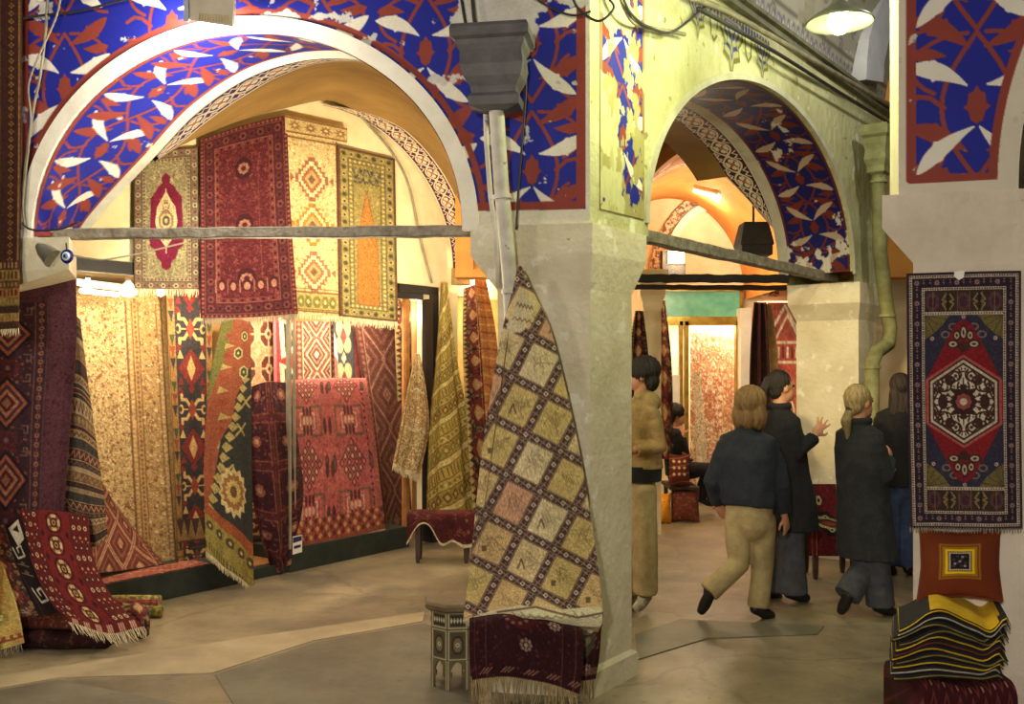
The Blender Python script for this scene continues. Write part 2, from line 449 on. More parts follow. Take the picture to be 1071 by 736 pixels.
def field(c, rc, cols, n, smin, smax, seed, mode='xy', vine=None, vw=.6, geo=False, dens=1):
    """mirror-symmetric all-over filling of little flowers, leaves and stems"""
    x0, y0, x1, y1 = rc; r = random.Random(seed)
    xm = (x0 + x1) / 2 if 'x' in mode else x1; ym = (y0 + y1) / 2 if 'y' in mode else y1
    if vine is not None:
        for i in range(int(n * .5)):
            x, y = r.uniform(x0, xm), r.uniform(y0, ym); a = r.uniform(0, 6.28); pts = [(x, y)]; cv = r.uniform(-.6, .6)
            for k in range(7):
                a += cv; x += math.cos(a) * smax * .7; y += math.sin(a) * smax * .7
                pts.append((min(max(x, x0), xm), min(max(y, y0), ym)))
            c.line(pts, vw, vine)
    for i in range(n):
        x, y, s = r.uniform(x0, xm), r.uniform(y0, ym), r.uniform(smin, smax); q = r.random(); a, b = r.choice(cols), r.choice(cols)
        if geo:
            if q < .45: c.dia(x, y, s, s, a); c.dia(x, y, s * .5, s * .5, b)
            elif q < .7: c.rect(x - s * .7, y - s * .7, x + s * .7, y + s * .7, a); c.rect(x - s * .3, y - s * .3, x + s * .3, y + s * .3, b)
            else: hook(c, x, y, s, a, s * .35, r.choice((-1, 1)), r.choice((-1, 1)))
        else:
            if q < .35: rosette(c, x, y, s, a, b, r.choice((5, 6)))
            elif q < .8:
                t = r.uniform(0, 6.28); dx, dy = math.cos(t) * s, math.sin(t) * s
                c.poly([(x - dx, y - dy), (x - dy * .45, y + dx * .45), (x + dx, y + dy), (x + dy * .45, y - dx * .45)], a)
            else: c.ell(x, y, s * .4, s * .4, a)
    c.mirror(x0, y0, x1, y1, mode)
def lattice_med(c, x, y, r, cols, n=4):
    for i in range(n):
        f = 1 - i / n; stepdia(c, x, y, r[0] * f, r[1] * f, cols[i % len(cols)], 5)
# ================================================================ rug designs, one unit about one photo pixel
def d_plum():
    c = Canvas(90, 262, (84, 44, 54), 1.3); w, h = 90, 262
    field(c, (0, 0, w, h), [(78, 40, 48), (56, 28, 40), (84, 44, 46)], 400, 1, 2.4, 3, 'x', geo=True)
    x1 = 61
    c.rect(0, 40, x1, h, (62, 36, 46))
    for y in range(44, 262, 9):
        for xx in (x1 - 7,):
            star8(c, xx, y, 3.6, (150, 92, 66), (60, 30, 40)); c.dia(xx, y + 4.5, 1.2, 1.2, (120, 70, 60))
    c.line([(x1 - 1, 40), (x1 - 1, h)], 1, (112, 72, 60)); c.line([(x1 - 13, 40), (x1 - 13, h)], 1, (112, 72, 60))
    field(c, (0, 42, x1 - 14, h), [(120, 60, 50), (70, 50, 70), (140, 90, 66), (96, 36, 42)], 260, 1, 2.6, 5, 'n', geo=True)
    for i, y in enumerate(range(76, 280, 72)):
        for k, cl in enumerate([(40, 26, 42), (156, 82, 54), (66, 38, 54), (164, 104, 74), (84, 30, 36), (136, 88, 66)]):
            c.dia(21, y, 26 - k * 4.2, 28 - k * 4.5, cl)
        for sx in (-1, 1):
            for sy in (-1, 1): hook(c, 21 + sx * 16, y + sy * 22, 7, (116, 88, 84), 1.5, sx, sy)
        octa(c, 21, y + 36, 12, 9, (92, 36, 42)); octa(c, 21, y + 36, 7, 5, (70, 36, 52)); star8(c, 21, y + 36, 3.5, (132, 90, 74))
    c.line([(w - 12, 30), (w - 12, h)], .8, (92, 52, 54)); c.noise(.07, 4)
    return c
def d_edge_rug():      # brown and gold border rug at the left edge
    w, h = 70, 360; c = Canvas(w, h, (116, 60, 38), 1.1)
    xs = 48
    for x0, x1, g in ((xs, w, (64, 32, 22)), (xs - 13, xs, (104, 62, 30)), (xs - 26, xs - 13, (72, 30, 24))):
        c.rect(x0, 0, x1, 300, g)
    for y in range(4, 300, 8):
        rosette(c, xs + 12, y, 3, (150, 104, 52), (90, 40, 26), 4)
        c.dia(xs - 6, y, 4, 4, (150, 110, 50)); c.dia(xs - 6, y, 2, 2, (70, 36, 30))
        c.dia(xs - 19, y + 4, 4, 3, (120, 56, 34))
    for x in (xs, xs - 13, xs + 20): c.line([(x, 0), (x, 300)], 1.2, (140, 100, 52))
    y = 285
    for i, (hh, col) in enumerate([(10, (70, 36, 24)), (12, (136, 100, 42)), (8, (84, 50, 32)), (10, (150, 90, 40)), (9, (120, 96, 44)), (8, (60, 36, 26)), (9, (140, 104, 48)), (12, (74, 44, 30))]):
        c.rect(0, y, w, y + hh, col)
        for x in range(2, w, 4): c.rect(x, y + 2, x + 1.6, y + hh - 2, (60, 32, 24) if i % 2 else (150, 112, 60))
        y += hh
    c.noise(.08, 9); return c
def d_stripe_kilim():
    w, h = 70, 250; c = Canvas(w, h, (120, 92, 62), 1.2); y = 0; r = random.Random(4)
    pal = [(96, 46, 38), (60, 52, 50), (170, 140, 100), (120, 84, 56), (74, 40, 36), (150, 122, 84), (66, 62, 56)]
    i = 0
    while y < h:
        hh = r.choice((5, 8, 12, 15)); cl = pal[i % len(pal)]; c.rect(0, y, w, y + hh, cl)
        c2 = pal[(i + 2) % len(pal)]
        if hh >= 8:
            for x in range(-2, w, 9):
                if i % 3 == 0: c.line([(x, y + 2), (x + 4, y + hh - 2), (x + 9, y + 2)], 1.5, c2)
                elif i % 3 == 1: c.dia(x + 4, y + hh / 2, 3.8, hh / 2 - 1.5, c2)
                else: c.line([(x, y + hh / 2), (x + 4, y + 2), (x + 5, y + hh - 2), (x + 9, y + hh / 2)], 1.3, c2)
        c.line([(0, y), (w, y)], .9, (176, 150, 112)); y += hh; i += 1
    c.noise(.06, 2); return c
def d_beige_floral():
    w, h = 112, 290; c = Canvas(w, h, (206, 172, 112), 1.35)
    k = [(150, 96, 60), (166, 120, 62), (120, 92, 52), (150, 70, 54), (226, 198, 146), (132, 104, 64)]
    field(c, (0, 0, 66, h), k, 1500, .8, 2.1, 12, 'n', vine=(158, 116, 70), vw=.6)
    c.rect(66, 0, w, h, (176, 134, 78))
    for x, cw in ((66, 2), (73, 1.2), (80, 1), (100, 1.2), (106, 1.4)): c.line([(x, 14), (x, h)], cw, (118, 80, 46))
    field(c, (81, 0, 100, h), [(196, 156, 96), (140, 92, 54), (214, 182, 126), (112, 78, 48)], 420, 1, 2.5, 6, 'n')
    for y in range(6, 290, 5):
        c.dia(69.5, y, 2, 2, (206, 166, 106)); c.dia(103, y, 2, 2, (206, 166, 106)); c.dia(76.5, y, 1.8, 2, (130, 84, 50))
    c.rect(0, 0, w, 15, (190, 142, 84)); field(c, (0, 1, w, 14), [(140, 92, 54), (216, 184, 130), (112, 78, 48)], 120, 1, 2.4, 3, 'n')
    c.noise(.06, 8); return c
def d_dark_kilim():
    w, h = 52, 292; c = Canvas(w, h, (58, 50, 46), 1.5)
    red, cre, dk = (128, 40, 34), (206, 160, 92), (54, 48, 48)
    ed = 8; c.rect(0, 0, w, h, (150, 108, 54)); c.rect(ed, 0, w - ed, h, dk)
    for y in range(0, h, 12):
        for i, x in enumerate((0, w - ed)):
            cl = [(66, 74, 40), (140, 60, 34), (54, 46, 44), (160, 110, 50)][(y // 12 + i) % 4]
            c.poly([(x + .5, y), (x + ed - .5, y), (x + ed / 2, y + 12)], cl)
    m = w / 2
    for y0 in range(-20, h, 82):
        for s in (-1, 1):
            c.poly([(m, y0), (m + s * 16, y0 + 20), (m, y0 + 40)], red)
            for (dx, dy) in ((13, 6), (6, 14), (13, 33), (6, 26)):
                c.poly([(m + s * dx, y0 + dy - 5), (m + s * (dx + 4), y0 + dy + 4), (m + s * (dx - 4), y0 + dy + 4)], cre if (dx + dy) % 2 else red)
            y2 = y0 + 62
            c.line([(m, y2), (m + s * 7, y2 - 10), (m + s * 13, y2 - 10), (m + s * 13, y2 - 15)], 3.4, cre)
            c.line([(m, y2), (m + s * 7, y2 + 10), (m + s * 13, y2 + 10), (m + s * 13, y2 + 15)], 3.4, cre)
            c.line([(m, y2), (m + s * 14, y2)], 1.2, cre); c.ell(m + s * 14, y2, 3, 5, cre); c.ell(m + s * 15, y2, 2, 3, dk)
            c.poly([(m + s * 17, y2 - 24), (m + s * 10, y2 - 18), (m + s * 17, y2 - 14)], red); c.poly([(m + s * 17, y2 + 24), (m + s * 10, y2 + 18), (m + s * 17, y2 + 14)], red)
        c.dia(m, y0 + 20, 5, 13, cre); c.dia(m, y0 + 62, 5, 11, (150, 60, 40)); c.dia(m, y0 + 41, 4, 5, red)
    c.rect(0, h - 50, w, h - 26, (150, 108, 60))
    for x in range(0, w, 10): c.poly([(x, h - 50), (x + 10, h - 50), (x + 5, h - 30)], (70, 50, 40))
    for y in (h - 26, h - 18, h - 10): c.line([(0, y), (w, y)], 2, (90, 60, 40))
    c.noise(.05, 6); return c
def d_green_kilim():
    w, h = 62, 290; c = Canvas(w, h, (160, 78, 40), 1.5)
    org, grn, yel, dk, cre = (150, 76, 48), (112, 106, 50), (172, 148, 80), (54, 54, 50), (200, 176, 116)
    c.rect(0, 0, w, h, org)
    # zigzag sweep between the orange and the dark field, drawn diagonally as the cloth is twisted
    c.poly([(0, 0), (26, 0), (20, 60), (4, 110), (0, 120)], grn)
    for i in range(10):
        y = 20 + i * 16; x = 26 + 2 * math.sin(i)
        c.poly([(x - 12 + i * .5, y), (x + 6, y + 5), (x - 12, y + 10)], yel if i % 2 else (150, 66, 40))
    c.poly([(62, 70), (40, 110), (34, 140), (20, 165), (8, 230), (0, 250), (0, 290), (62, 290)], dk)
    for i in range(14):
        t = i / 13; x = 52 - 46 * t; y = 90 + 150 * t
        c.poly([(x, y - 6), (x + 8, y), (x, y + 6), (x - 5, y)], yel)
    for (x, y, s) in ((40, 52, 7), (50, 80, 7), (50, 25, 6)):
        hexa(c, x, y, s, s * 1.4, cre); hexa(c, x, y, s * .7, s * 1.05, (70, 80, 44)); c.dia(x, y, 2, 3, cre)
    for (x, y) in ((46, 150), (28, 196), (54, 118)):
        c.line([(x - 7, y + 7), (x, y), (x + 7, y - 7)], 2.4, yel); c.line([(x - 5, y - 6), (x, y), (x + 5, y + 6)], 2.4, yel)
    for k, cl in enumerate([cre, (150, 100, 52), (196, 164, 90), (110, 70, 44)]):
        f = 1 - k * .25; n = 14
        p = []
        for i in range(n * 2):
            a = 2 * PI * i / (n * 2); q = (1.0 if i % 2 else .8) * f; p.append((36 + 17 * q * math.cos(a) * 1.1, 215 + 25 * q * math.sin(a)))
        c.poly(p, cl)
    c.poly([(0, 245), (62, 262), (62, 290), (0, 290)], (150, 132, 60)); c.poly([(0, 236), (62, 253), (62, 264), (0, 247)], (160, 78, 44))
    for i in range(5): octa(c, 6 + i * 13, 258 + i * 3, 4.5, 4.5, (84, 66, 44)); c.dia(6 + i * 13, 258 + i * 3, 2, 2, cre)
    for i in range(18): c.rect(i * 3.5, 276 + i * .8, i * 3.5 + 1.6, 284 + i * .8, (96, 84, 44))
    c.noise(.06, 3); return c
def d_bokhara(w, h, ground, gul, acc, nx, ny, res=1.4):
    c = Canvas(w, h, ground, res)
    for j in range(ny):
        for i in range(nx):
            x, y = (i + .5) * w / nx, (j + .5) * h / ny; rx, ry = w / nx * .42, h / ny * .42
            octa(c, x, y, rx, ry, acc); octa(c, x, y, rx * .86, ry * .86, gul)
            c.rect(x - rx * .86, y - .6, x + rx * .86, y + .6, acc); c.rect(x - .6, y - ry * .86, x + .6, y + ry * .86, acc)
            octa(c, x, y, rx * .35, ry * .35, acc); c.dia(x, y, rx * .2, ry * .2, gul)
            c.dia((i + 1) * w / nx, (j + 1) * h / ny, rx * .3, ry * .3, acc)
    c.noise(.06, 5); return c
def d_color_strip():
    w, h = 22, 76; c = Canvas(w, h, (150, 42, 46), 1.5)
    for y in range(0, 80, 26):
        c.poly([(6, y), (22, y + 4), (22, y + 20), (8, y + 24)], (214, 186, 140)); c.poly([(11, y + 3), (22, y + 8), (22, y + 16), (12, y + 20)], (44, 50, 48))
        c.dia(17, y + 12, 3, 5, (190, 164, 80))
    c.rect(0, 0, 3, h, (196, 90, 90)); c.noise(.05, 1); return c
def d_diamond_rug(w, h, g, l1, l2, seed=1, rx=17, ry=25, res=1.4):
    c = Canvas(w, h, g, res)
    field(c, (0, 0, w, h), [tuple(v * .8 for v in g), tuple(min(255, v * 1.15) for v in g), l2], int(w * h / 26), .8, 2, seed, 'x', geo=True)
    nx = max(1, int(round((w - 14) / (2 * rx))))
    for j in range(-1, int(h / ry) + 2):
        for i in range(-1, nx + 1):
            x = 7 + (i + .5 + (j % 2) * .5) * (w - 14) / nx; y = j * ry
            for k, cl in enumerate((l1, tuple(v * .85 for v in g), l2, tuple(v * .8 for v in g), l1)):
                f = 1 - k * .2; c.line([(x, y - ry * .92 * f), (x + rx * f, y), (x, y + ry * .92 * f), (x - rx * f, y)], 1.5 if k % 2 == 0 else 2, cl, closed=True)
            c.dia(x, y, 2.4, 3.4, l1)
    c.rect(0, 0, 8, h, tuple(v * .85 for v in g)); c.rect(w - 8, 0, w, h, tuple(v * .85 for v in g))
    for y in range(3, int(h), 6):
        for x in (4, w - 4): c.dia(x, y, 2.4, 2.4, l2)
    for x in (8, w - 8): c.line([(x, 0), (x, h)], .9, l1)
    c.noise(.06, seed); return c
def d_blue_strip():
    w, h = 30, 66; c = Canvas(w, h, (64, 62, 66), 1.5); c.rect(23, 0, w, h, (150, 60, 56))
    for y in (8, 30, 52):
        for k in range(4):
            a = PI / 4 + PI / 2 * k; c.ell(11 + 6 * math.cos(a), y + 6 * math.sin(a), 4.2, 4.2, (196, 176, 116))
        c.dia(11, y, 4, 5, (120, 60, 60)); c.dia(11, y + 11, 3, 3, (206, 190, 150))
    c.ell(0, 22, 4, 16, (216, 196, 168)); c.ell(1, 26, 3, 8, (170, 90, 80)); c.noise(.05, 2); return c
def d_red_guls():
    w, h = 104, 176; c = Canvas(w, h, (178, 80, 74), 1.6)
    pk, dk, cr, gr = (200, 100, 90), (88, 36, 40), (206, 156, 124), (104, 84, 66)
    field(c, (0, 0, w, h), [(160, 66, 62), pk, (192, 92, 82), (146, 56, 56)], 700, 1, 2.2, 4, 'x', geo=True)
    for j, y in enumerate((-2, 29, 60, 91, 122, 153)):
        for x in (26, 76):
            if j % 2 == 0:
                for a in range(4):
                    for b in range(4):
                        u, v = (a - 1.5), (b - 1.5); px, py = x + (u - v) * 4.0, y + (u + v) * 4.9
                        c.dia(px, py, 3.2, 4.0, dk); c.dia(px, py, 1.7, 2.2, cr if (a + b) % 3 else pk)
                for s in (-1, 1): c.ell(x + s * 20.5, y, 2.2, 7, dk); c.ell(x + s * 20.5, y, 1.1, 5, gr)
            else:
                for s in (-1, 1):
                    for k, cl in enumerate((gr, pk, cr, (150, 44, 48))):
                        f = 1 - .24 * k; c.line([(x + s * 5, y - 10.5 * f), (x + s * 16 * f, y - 10.5 * f), (x + s * 16 * f, y + 10.5 * f), (x + s * 5, y + 10.5 * f)], 1.6, cl)
                for s in (-1, 0, 1):
                    for t in (-1, 1): c.ell(x + s * 4, y + t * 7, 1.5, 3.8, dk)
                    c.ell(x + s * 4, y, 1.6, 3, cr)
        for s in (49.5,): c.ell(s - 3, y + 4, 2, 6, dk); c.ell(s + 3, y + 4, 2, 6, dk)
    c.rect(0, h - 18, w, h, (150, 66, 46))
    for y in (h - 16, h - 11, h - 6):
        for x in range(2, w, 5): c.dia(x + (y % 2) * 2, y, 2.2, 2.2, (206, 140, 86) if (x + y) % 2 else (96, 36, 34))
    for y in range(0, 160, 5): c.dia(w - 4, y, 2.4, 2.2, (150, 90, 70)); c.dia(w - 9, y, 1.4, 1.4, dk)
    c.noise(.05, 3); return c
def d_dark_drape():
    w, h = 60, 190; c = Canvas(w, h, (84, 30, 32), 1.3)
    for y in range(-10, h, 44):
        for x in (12, 44):
            octa(c, x, y + 22, 15, 18, (60, 24, 30)); c.line([(x - 14, y + 4), (x + 14, y + 4), (x + 14, y + 40), (x - 14, y + 40)], 1, (130, 70, 54), closed=True)
            rosette(c, x, y + 22, 6, (140, 70, 56), (160, 120, 80), 8)
    field(c, (0, 0, w, h), [(110, 44, 42), (60, 22, 28), (124, 70, 56)], 300, .8, 1.8, 9, 'x', geo=True)
    c.noise(.08, 3); return c
def d_cream_small():
    w, h = 44, 136; c = Canvas(w, h, (196, 150, 82), 1.5)
    field(c, (0, 0, w, h), [(232, 208, 150), (170, 112, 58), (222, 186, 116), (150, 104, 60)], 380, 1, 2.4, 4, 'x', vine=(234, 212, 160), vw=.9)
    c.ell(22, 66, 18, 26, (236, 214, 160)); field(c, (6, 44, 38, 88), [(190, 130, 72), (240, 222, 176), (206, 160, 96)], 120, 1, 2.4, 6, 'xy', vine=(180, 124, 66))
    for x in (4, w - 4): c.line([(x, 0), (x, h)], 2, (170, 116, 60))
    c.rect(0, h - 5, w, h, (226, 200, 150)); c.noise(.05, 1); return c
def d_yellow_kilim():
    w, h = 64, 250; c = Canvas(w, h, (178, 150, 58), 1.5); i = 0; y = -46.
    gd, dk, cr, ol = (196, 168, 84), (118, 84, 40), (214, 190, 110), (134, 116, 46)
    while y < h + 40:
        hh = (9, 14, 7, 12)[i % 4]
        def T(x, dy): return (x, y + dy + (w - x) * .42 - 10)
        c.poly([T(0, 0), T(w, 0), T(w, hh), T(0, hh)], (gd, (168, 138, 54), cr, (186, 158, 66))[i % 4])
        if i % 4 == 1:
            for x in range(0, w, 8):
                q = T(x + 4, hh / 2); c.dia(q[0], q[1], 4.4, 5.6, dk if i % 8 == 1 else ol); c.dia(q[0], q[1], 2, 2.6, gd)
        elif i % 4 == 3:
            for x in range(0, w, 4): c.line([T(x, 2), T(x + 2, hh - 2)], 1.2, ol if i % 8 == 3 else dk)
        elif i % 4 == 0:
            for x in range(0, w, 6): q = T(x, hh / 2); c.ell(q[0], q[1], 1.8, 1.8, ol)
        c.line([T(0, 0), T(w, 0)], 1, dk); y += hh; i += 1
    c.noise(.05, 4); return c
def d_dark_geo(w, h, seed=3):
    c = Canvas(w, h, (64, 34, 30), 1.4)
    field(c, (0, 0, w, h), [(110, 44, 36), (140, 104, 66), (52, 50, 52), (90, 40, 36), (150, 120, 84)], int(w * h / 18), 1.2, 4, seed, 'x', geo=True)
    for y in range(10, int(h), 30): stepdia(c, w / 2, y, w * .34, 12, (120, 42, 36)); stepdia(c, w / 2, y, w * .18, 7, (180, 140, 90))
    for y in range(0, int(h), 6): c.poly([(0, y), (6, y + 3), (0, y + 6)], (196, 164, 100))
    c.noise(.06, 1); return c
def d_prayer():
    w, h = 70, 152; c = Canvas(w, h, (134, 120, 86), 1.6)
    r = (0, 0, w, h)
    r = border(c, *r, 9, (110, 96, 72), m_ros([(176, 150, 110), (140, 92, 74)], 3, (90, 60, 50)), 7, (84, 66, 52))
    r = border(c, *r, 4, (156, 138, 100), m_dia([(104, 78, 64)], 1.6), 4, (90, 70, 54), .5)
    field(c, r, [(150, 144, 92), (112, 112, 66), (166, 150, 104), (120, 92, 74)], 190, 1, 2.6, 8, 'x', vine=(176, 162, 116))
    m = w / 2; ma = (118, 22, 52)
    p = [(m - 5, 30), (m - 4, 36), (m - 9, 40), (m - 12, 46), (m - 17, 52), (m - 17, 66), (m - 18, 104), (m - 13, 108), (m - 10, 118), (m - 6, 121), (m - 5, 128), (m, 131)]
    c.poly([(m, 25)] + p + [(2 * m - x, y) for x, y in p[::-1]], ma)
    o = [(m, 44), (m - 4, 52), (m - 10, 62), (m - 12, 78), (m - 9, 94), (m - 3, 102), (m, 106)]
    c.poly(o + [(2 * m - x, y) for x, y in o[-2:0:-1]], (206, 178, 128)); c.line([(m, 42), (m, 112)], 1, (206, 178, 128))
    for k, cl in enumerate([(134, 108, 70), (190, 164, 110), (84, 72, 66), (180, 150, 100)]): octa(c, m, 77, 8 - 2 * k, 11 - 2.8 * k, cl)
    field(c, (m - 8, 54, m + 8, 70), [(150, 104, 80), (120, 92, 60)], 24, .8, 1.5, 2, 'x'); field(c, (m - 8, 86, m + 8, 98), [(150, 104, 80), (120, 92, 60)], 24, .8, 1.5, 3, 'x')
    c.noise(.05, 3); return c
def d_bigred():
    w, h = 102, 214; c = Canvas(w, h, (88, 28, 32), 1.6); r = (0, 0, w, h)
    r = border(c, *r, 5, (84, 26, 32), m_dia([(140, 74, 62)], 1.8), 5)
    r = border(c, *r, 13, (78, 26, 34), m_ros([(112, 58, 50), (88, 38, 38)], 4.4, (60, 20, 28)), 10, (104, 56, 48), .7)
    r = border(c, *r, 5, (110, 40, 40), m_dia([(120, 70, 58), (56, 20, 26)], 1.9), 5, (130, 74, 60), .5)
    field(c, r, [(84, 24, 32), (112, 44, 42), (120, 56, 48), (96, 28, 34), (70, 22, 30)], 480, 1, 2.6, 5, 'xy', vine=(88, 26, 32))
    for y in (46, h / 2, h - 46):
        c.ell(w / 2, y, 9, 12, (60, 20, 28)); rosette(c, w / 2, y, 6.5, (150, 92, 74), (74, 26, 30), 8)
    rr = r
    for i in range(5):
        x = 24 + i * 13.5; c.ell(x, 176, 5, 7, (70, 24, 30)); c.ell(x, 177, 3, 4.5, (164, 106, 84)); c.line([(x - 6.7, 184), (x - 6.7, 170)], 1.2, (150, 92, 74))
    for s in (24, -24): c.line([(w / 2 - s - 8, 40), (w / 2 - s - 8, 170)], .8, (130, 66, 56))
    c.noise(.06, 4); return c
def d_cream_runner():
    w, h = 58, 214; c = Canvas(w, h, (214, 186, 122), 1.6); m = w / 2
    field(c, (0, 0, w, h), [(186, 150, 84), (226, 204, 150), (170, 128, 66), (196, 150, 90)], 420, .8, 2, 6, 'x', geo=True)
    for y, cl in ((60, (160, 96, 66)), (110, (170, 116, 40)), (164, (160, 100, 70))):
        for k, q in enumerate([cl, (226, 200, 140), cl, (196, 150, 86), (120, 84, 60)]): stepdia(c, m, y, 18 - 3.6 * k, 24 - 4.8 * k, q, 5)
        for s in (-1, 1): c.poly([(m + s * 19, y), (m + s * 24, y - 5), (m + s * 24, y + 5)], cl)
    c.rect(0, 0, w, 20, (206, 176, 112))
    for y in (2, 18, h - 26, h - 4): c.line([(0, y), (w, y)], 2.4, (140, 96, 52))
    for x in (8, 24, 40, 54): star8(c, x, 10, 6.5, (150, 110, 66), (226, 200, 140))
    c.rect(0, h - 24, w, h - 5, (176, 160, 84))
    for x in range(4, w, 9): octa(c, x, h - 15, 4, 7, (130, 116, 54)); c.dia(x, h - 15, 2, 3, (214, 190, 120))
    for y in (h - 30, h - 6): c.line([(0, y), (w, y)], 1, (120, 80, 50))
    c.rect(w - 2, 0, w, h, (120, 70, 48)); c.noise(.04, 5); return c
def d_greengold():
    w, h = 62, 186; c = Canvas(w, h, (150, 132, 68), 1.6); r = (0, 0, w, h)
    r = border(c, *r, 2.2, (110, 66, 44)); 
    r = border(c, *r, 9, (150, 136, 72), m_ros([(96, 82, 46), (176, 150, 90)], 3, (70, 56, 40)), 7.5, (96, 70, 44), .6)
    r = border(c, *r, 5, (130, 116, 60), m_dia([(196, 172, 104)], 1.8), 5, (104, 80, 48), .5)
    field(c, r, [(130, 122, 60), (170, 150, 84), (112, 104, 56)], 160, .8, 2, 3, 'x')
    x0, y0, x1, y1 = r; m = w / 2
    field(c, (x0, y0 + 4, x1, y0 + 20), [(88, 82, 66), (70, 66, 58), (150, 132, 74)], 110, .8, 2, 9, 'x', geo=True)
    c.poly([(m, y0 + 28), (m + 7, y0 + 62), (m + 11, y0 + 92), (m + 12, y1), (m - 12, y1), (m - 11, y0 + 92), (m - 7, y0 + 62)], (176, 112, 42))
    c.line([(m, y0 + 28), (m + 7, y0 + 62), (m + 11, y0 + 92), (m + 12, y1), (m - 12, y1), (m - 11, y0 + 92), (m - 7, y0 + 62)], .8, (150, 80, 50), closed=True)
    for i in range(14): c.dia(m + rnd.uniform(-5, 5), y0 + 60 + i * 2.6, 1, 1.4, (196, 140, 64))
    c.noise(.06, 6); return c
def d_lattice():
    w, h = 150, 390; c = Canvas(w, h, (220, 194, 140), 1.5); x0, y0 = 483, 276     # drawn in photo pixels
    g = random.Random(5); fills = [(222, 188, 122), (214, 174, 112), (224, 200, 146), (210, 180, 106), (214, 158, 116), (220, 192, 132)]
    e1 = np.array([36., 18.]); e2 = np.array([-21., 42.]); o = np.array([556. - x0, 352. - y0]); brn = (86, 56, 50)
    def pt(i, j): return o + e1 * i + e2 * j
    for i in range(-8, 9):
        for j in range(-6, 12):
            p = [pt(i, j), pt(i + 1, j), pt(i + 1, j + 1), pt(i, j + 1)]; f = g.choice(fills); c.poly(p, f)
            q = pt(i + .5, j + .5); dk = tuple(v * .72 for v in f); dk2 = tuple(v * .84 for v in f)
            for k in range(5): c.line([q + np.array([g.uniform(-11, 8), g.uniform(-12, 8)]) + z for z in (np.array([0, 0]), np.array([g.uniform(3, 9), g.uniform(-4, 4)]), np.array([g.uniform(5, 12), g.uniform(2, 8)]))], 1.1, dk2 if k else dk)
            k = g.random()
            if k < .3: c.rect(q[0] - 11, q[1] + 2, q[0] - 6, q[1] + 8, (120, 92, 60))
            elif k < .55: c.line([q + (-10, 8), q + (-6, -2), q + (-3, 8)], 1.6, (110, 84, 62))
            for kk in range(3): c.line([q + (-6 + 4 * kk, -8 + 2 * kk), q + (-2 + 4 * kk, 0 + 2 * kk)], 1, dk)
    for i in range(-8, 9):
        c.line([pt(i, -8), pt(i, 14)], 10.5, brn)
        c.line([pt(i, -8) - (4.6, 0), pt(i, 14) - (4.6, 0)], .8, (170, 146, 120)); c.line([pt(i, -8) + (4.6, 0), pt(i, 14) + (4.6, 0)], .8, (170, 146, 120))
    for j in range(-8, 14):
        c.line([pt(-9, j), pt(9, j)], 10.5, brn)
        c.line([pt(-9, j) - (0, 4.8), pt(9, j) - (0, 4.8)], .8, (170, 146, 120)); c.line([pt(-9, j) + (0, 4.8), pt(9, j) + (0, 4.8)], .8, (170, 146, 120))
    for i in range(-8, 9):
        for j in range(-8, 14):
            for a in (0, .33, .66):
                for q in (pt(i, j + a), pt(i + a, j)):
                    c.dia(q[0], q[1], 3, 3, (222, 206, 178)); c.dia(q[0], q[1], 1.4, 1.4, brn)
                for q in (pt(i, j + a + .165), pt(i + a + .165, j)):
                    c.line([q + (-2.4, -2), q + (2.4, 2)], 1, (168, 140, 116)); c.line([q + (-2.4, 2), q + (2.4, -2)], 1, (168, 140, 116))
    # the pale strip with little figures near the top
    c.poly([(543 - x0, 300 - y0), (562 - x0, 318 - y0), (548 - x0, 346 - y0), (528 - x0, 350 - y0)], (214, 194, 146))
    for k in range(5):
        a = np.array([536. - x0 + k * 5, 334. - y0 + k * 1.2]); c.line([a, a + (3, -3), a + (5, 1)], .9, (120, 92, 70))
        b = np.array([540. - x0 + k * 3.6, 320. - y0 + k]); c.line([b, b + (1.4, -4), b + (3, 0)], 1, (120, 92, 70))
    c.noise(.045, 5); return c
def d_darkred_fringe(w, h):
    c = Canvas(w, h, (54, 18, 24), 1.4)
    field(c, (0, 0, w, h), [(74, 26, 30), (40, 14, 22), (96, 44, 40), (64, 22, 26)], int(w * h / 22), .8, 2.2, 3, 'n', geo=True)
    for x in (6, 18, w - 22, w - 8): c.line([(x, 0), (x, h)], .8, (92, 50, 46))
    for (x, y) in ((w * .13, 10), (w * .42, 26), (w * .75, 32), (w * .5, 52), (w * .4, 4), (w * .88, 12)):
        for i in range(8):
            a = i * PI / 4; c.ell(x + 5 * math.cos(a), y + 4 * math.sin(a), 1.7, 1.5, (150, 116, 104))
        c.dia(x, y, 2.4, 2.4, (180, 150, 130))
    c.ell(w * .47, 28, 16, 12, (78, 22, 24)); 
    for i in range(10):
        a = i * PI / 5; c.ell(w * .42 + 12 * math.cos(a), 27 + 9 * math.sin(a), 2.2, 1.7, (120, 84, 76))
    for i in range(5):
        x = 10 + i * w / 5
        for k in range(3): c.line([(x + k * 4, h - 6), (x + k * 4 + 6, h - 12)], 1.5, (140, 92, 76))
    c.noise(.08, 2); return c
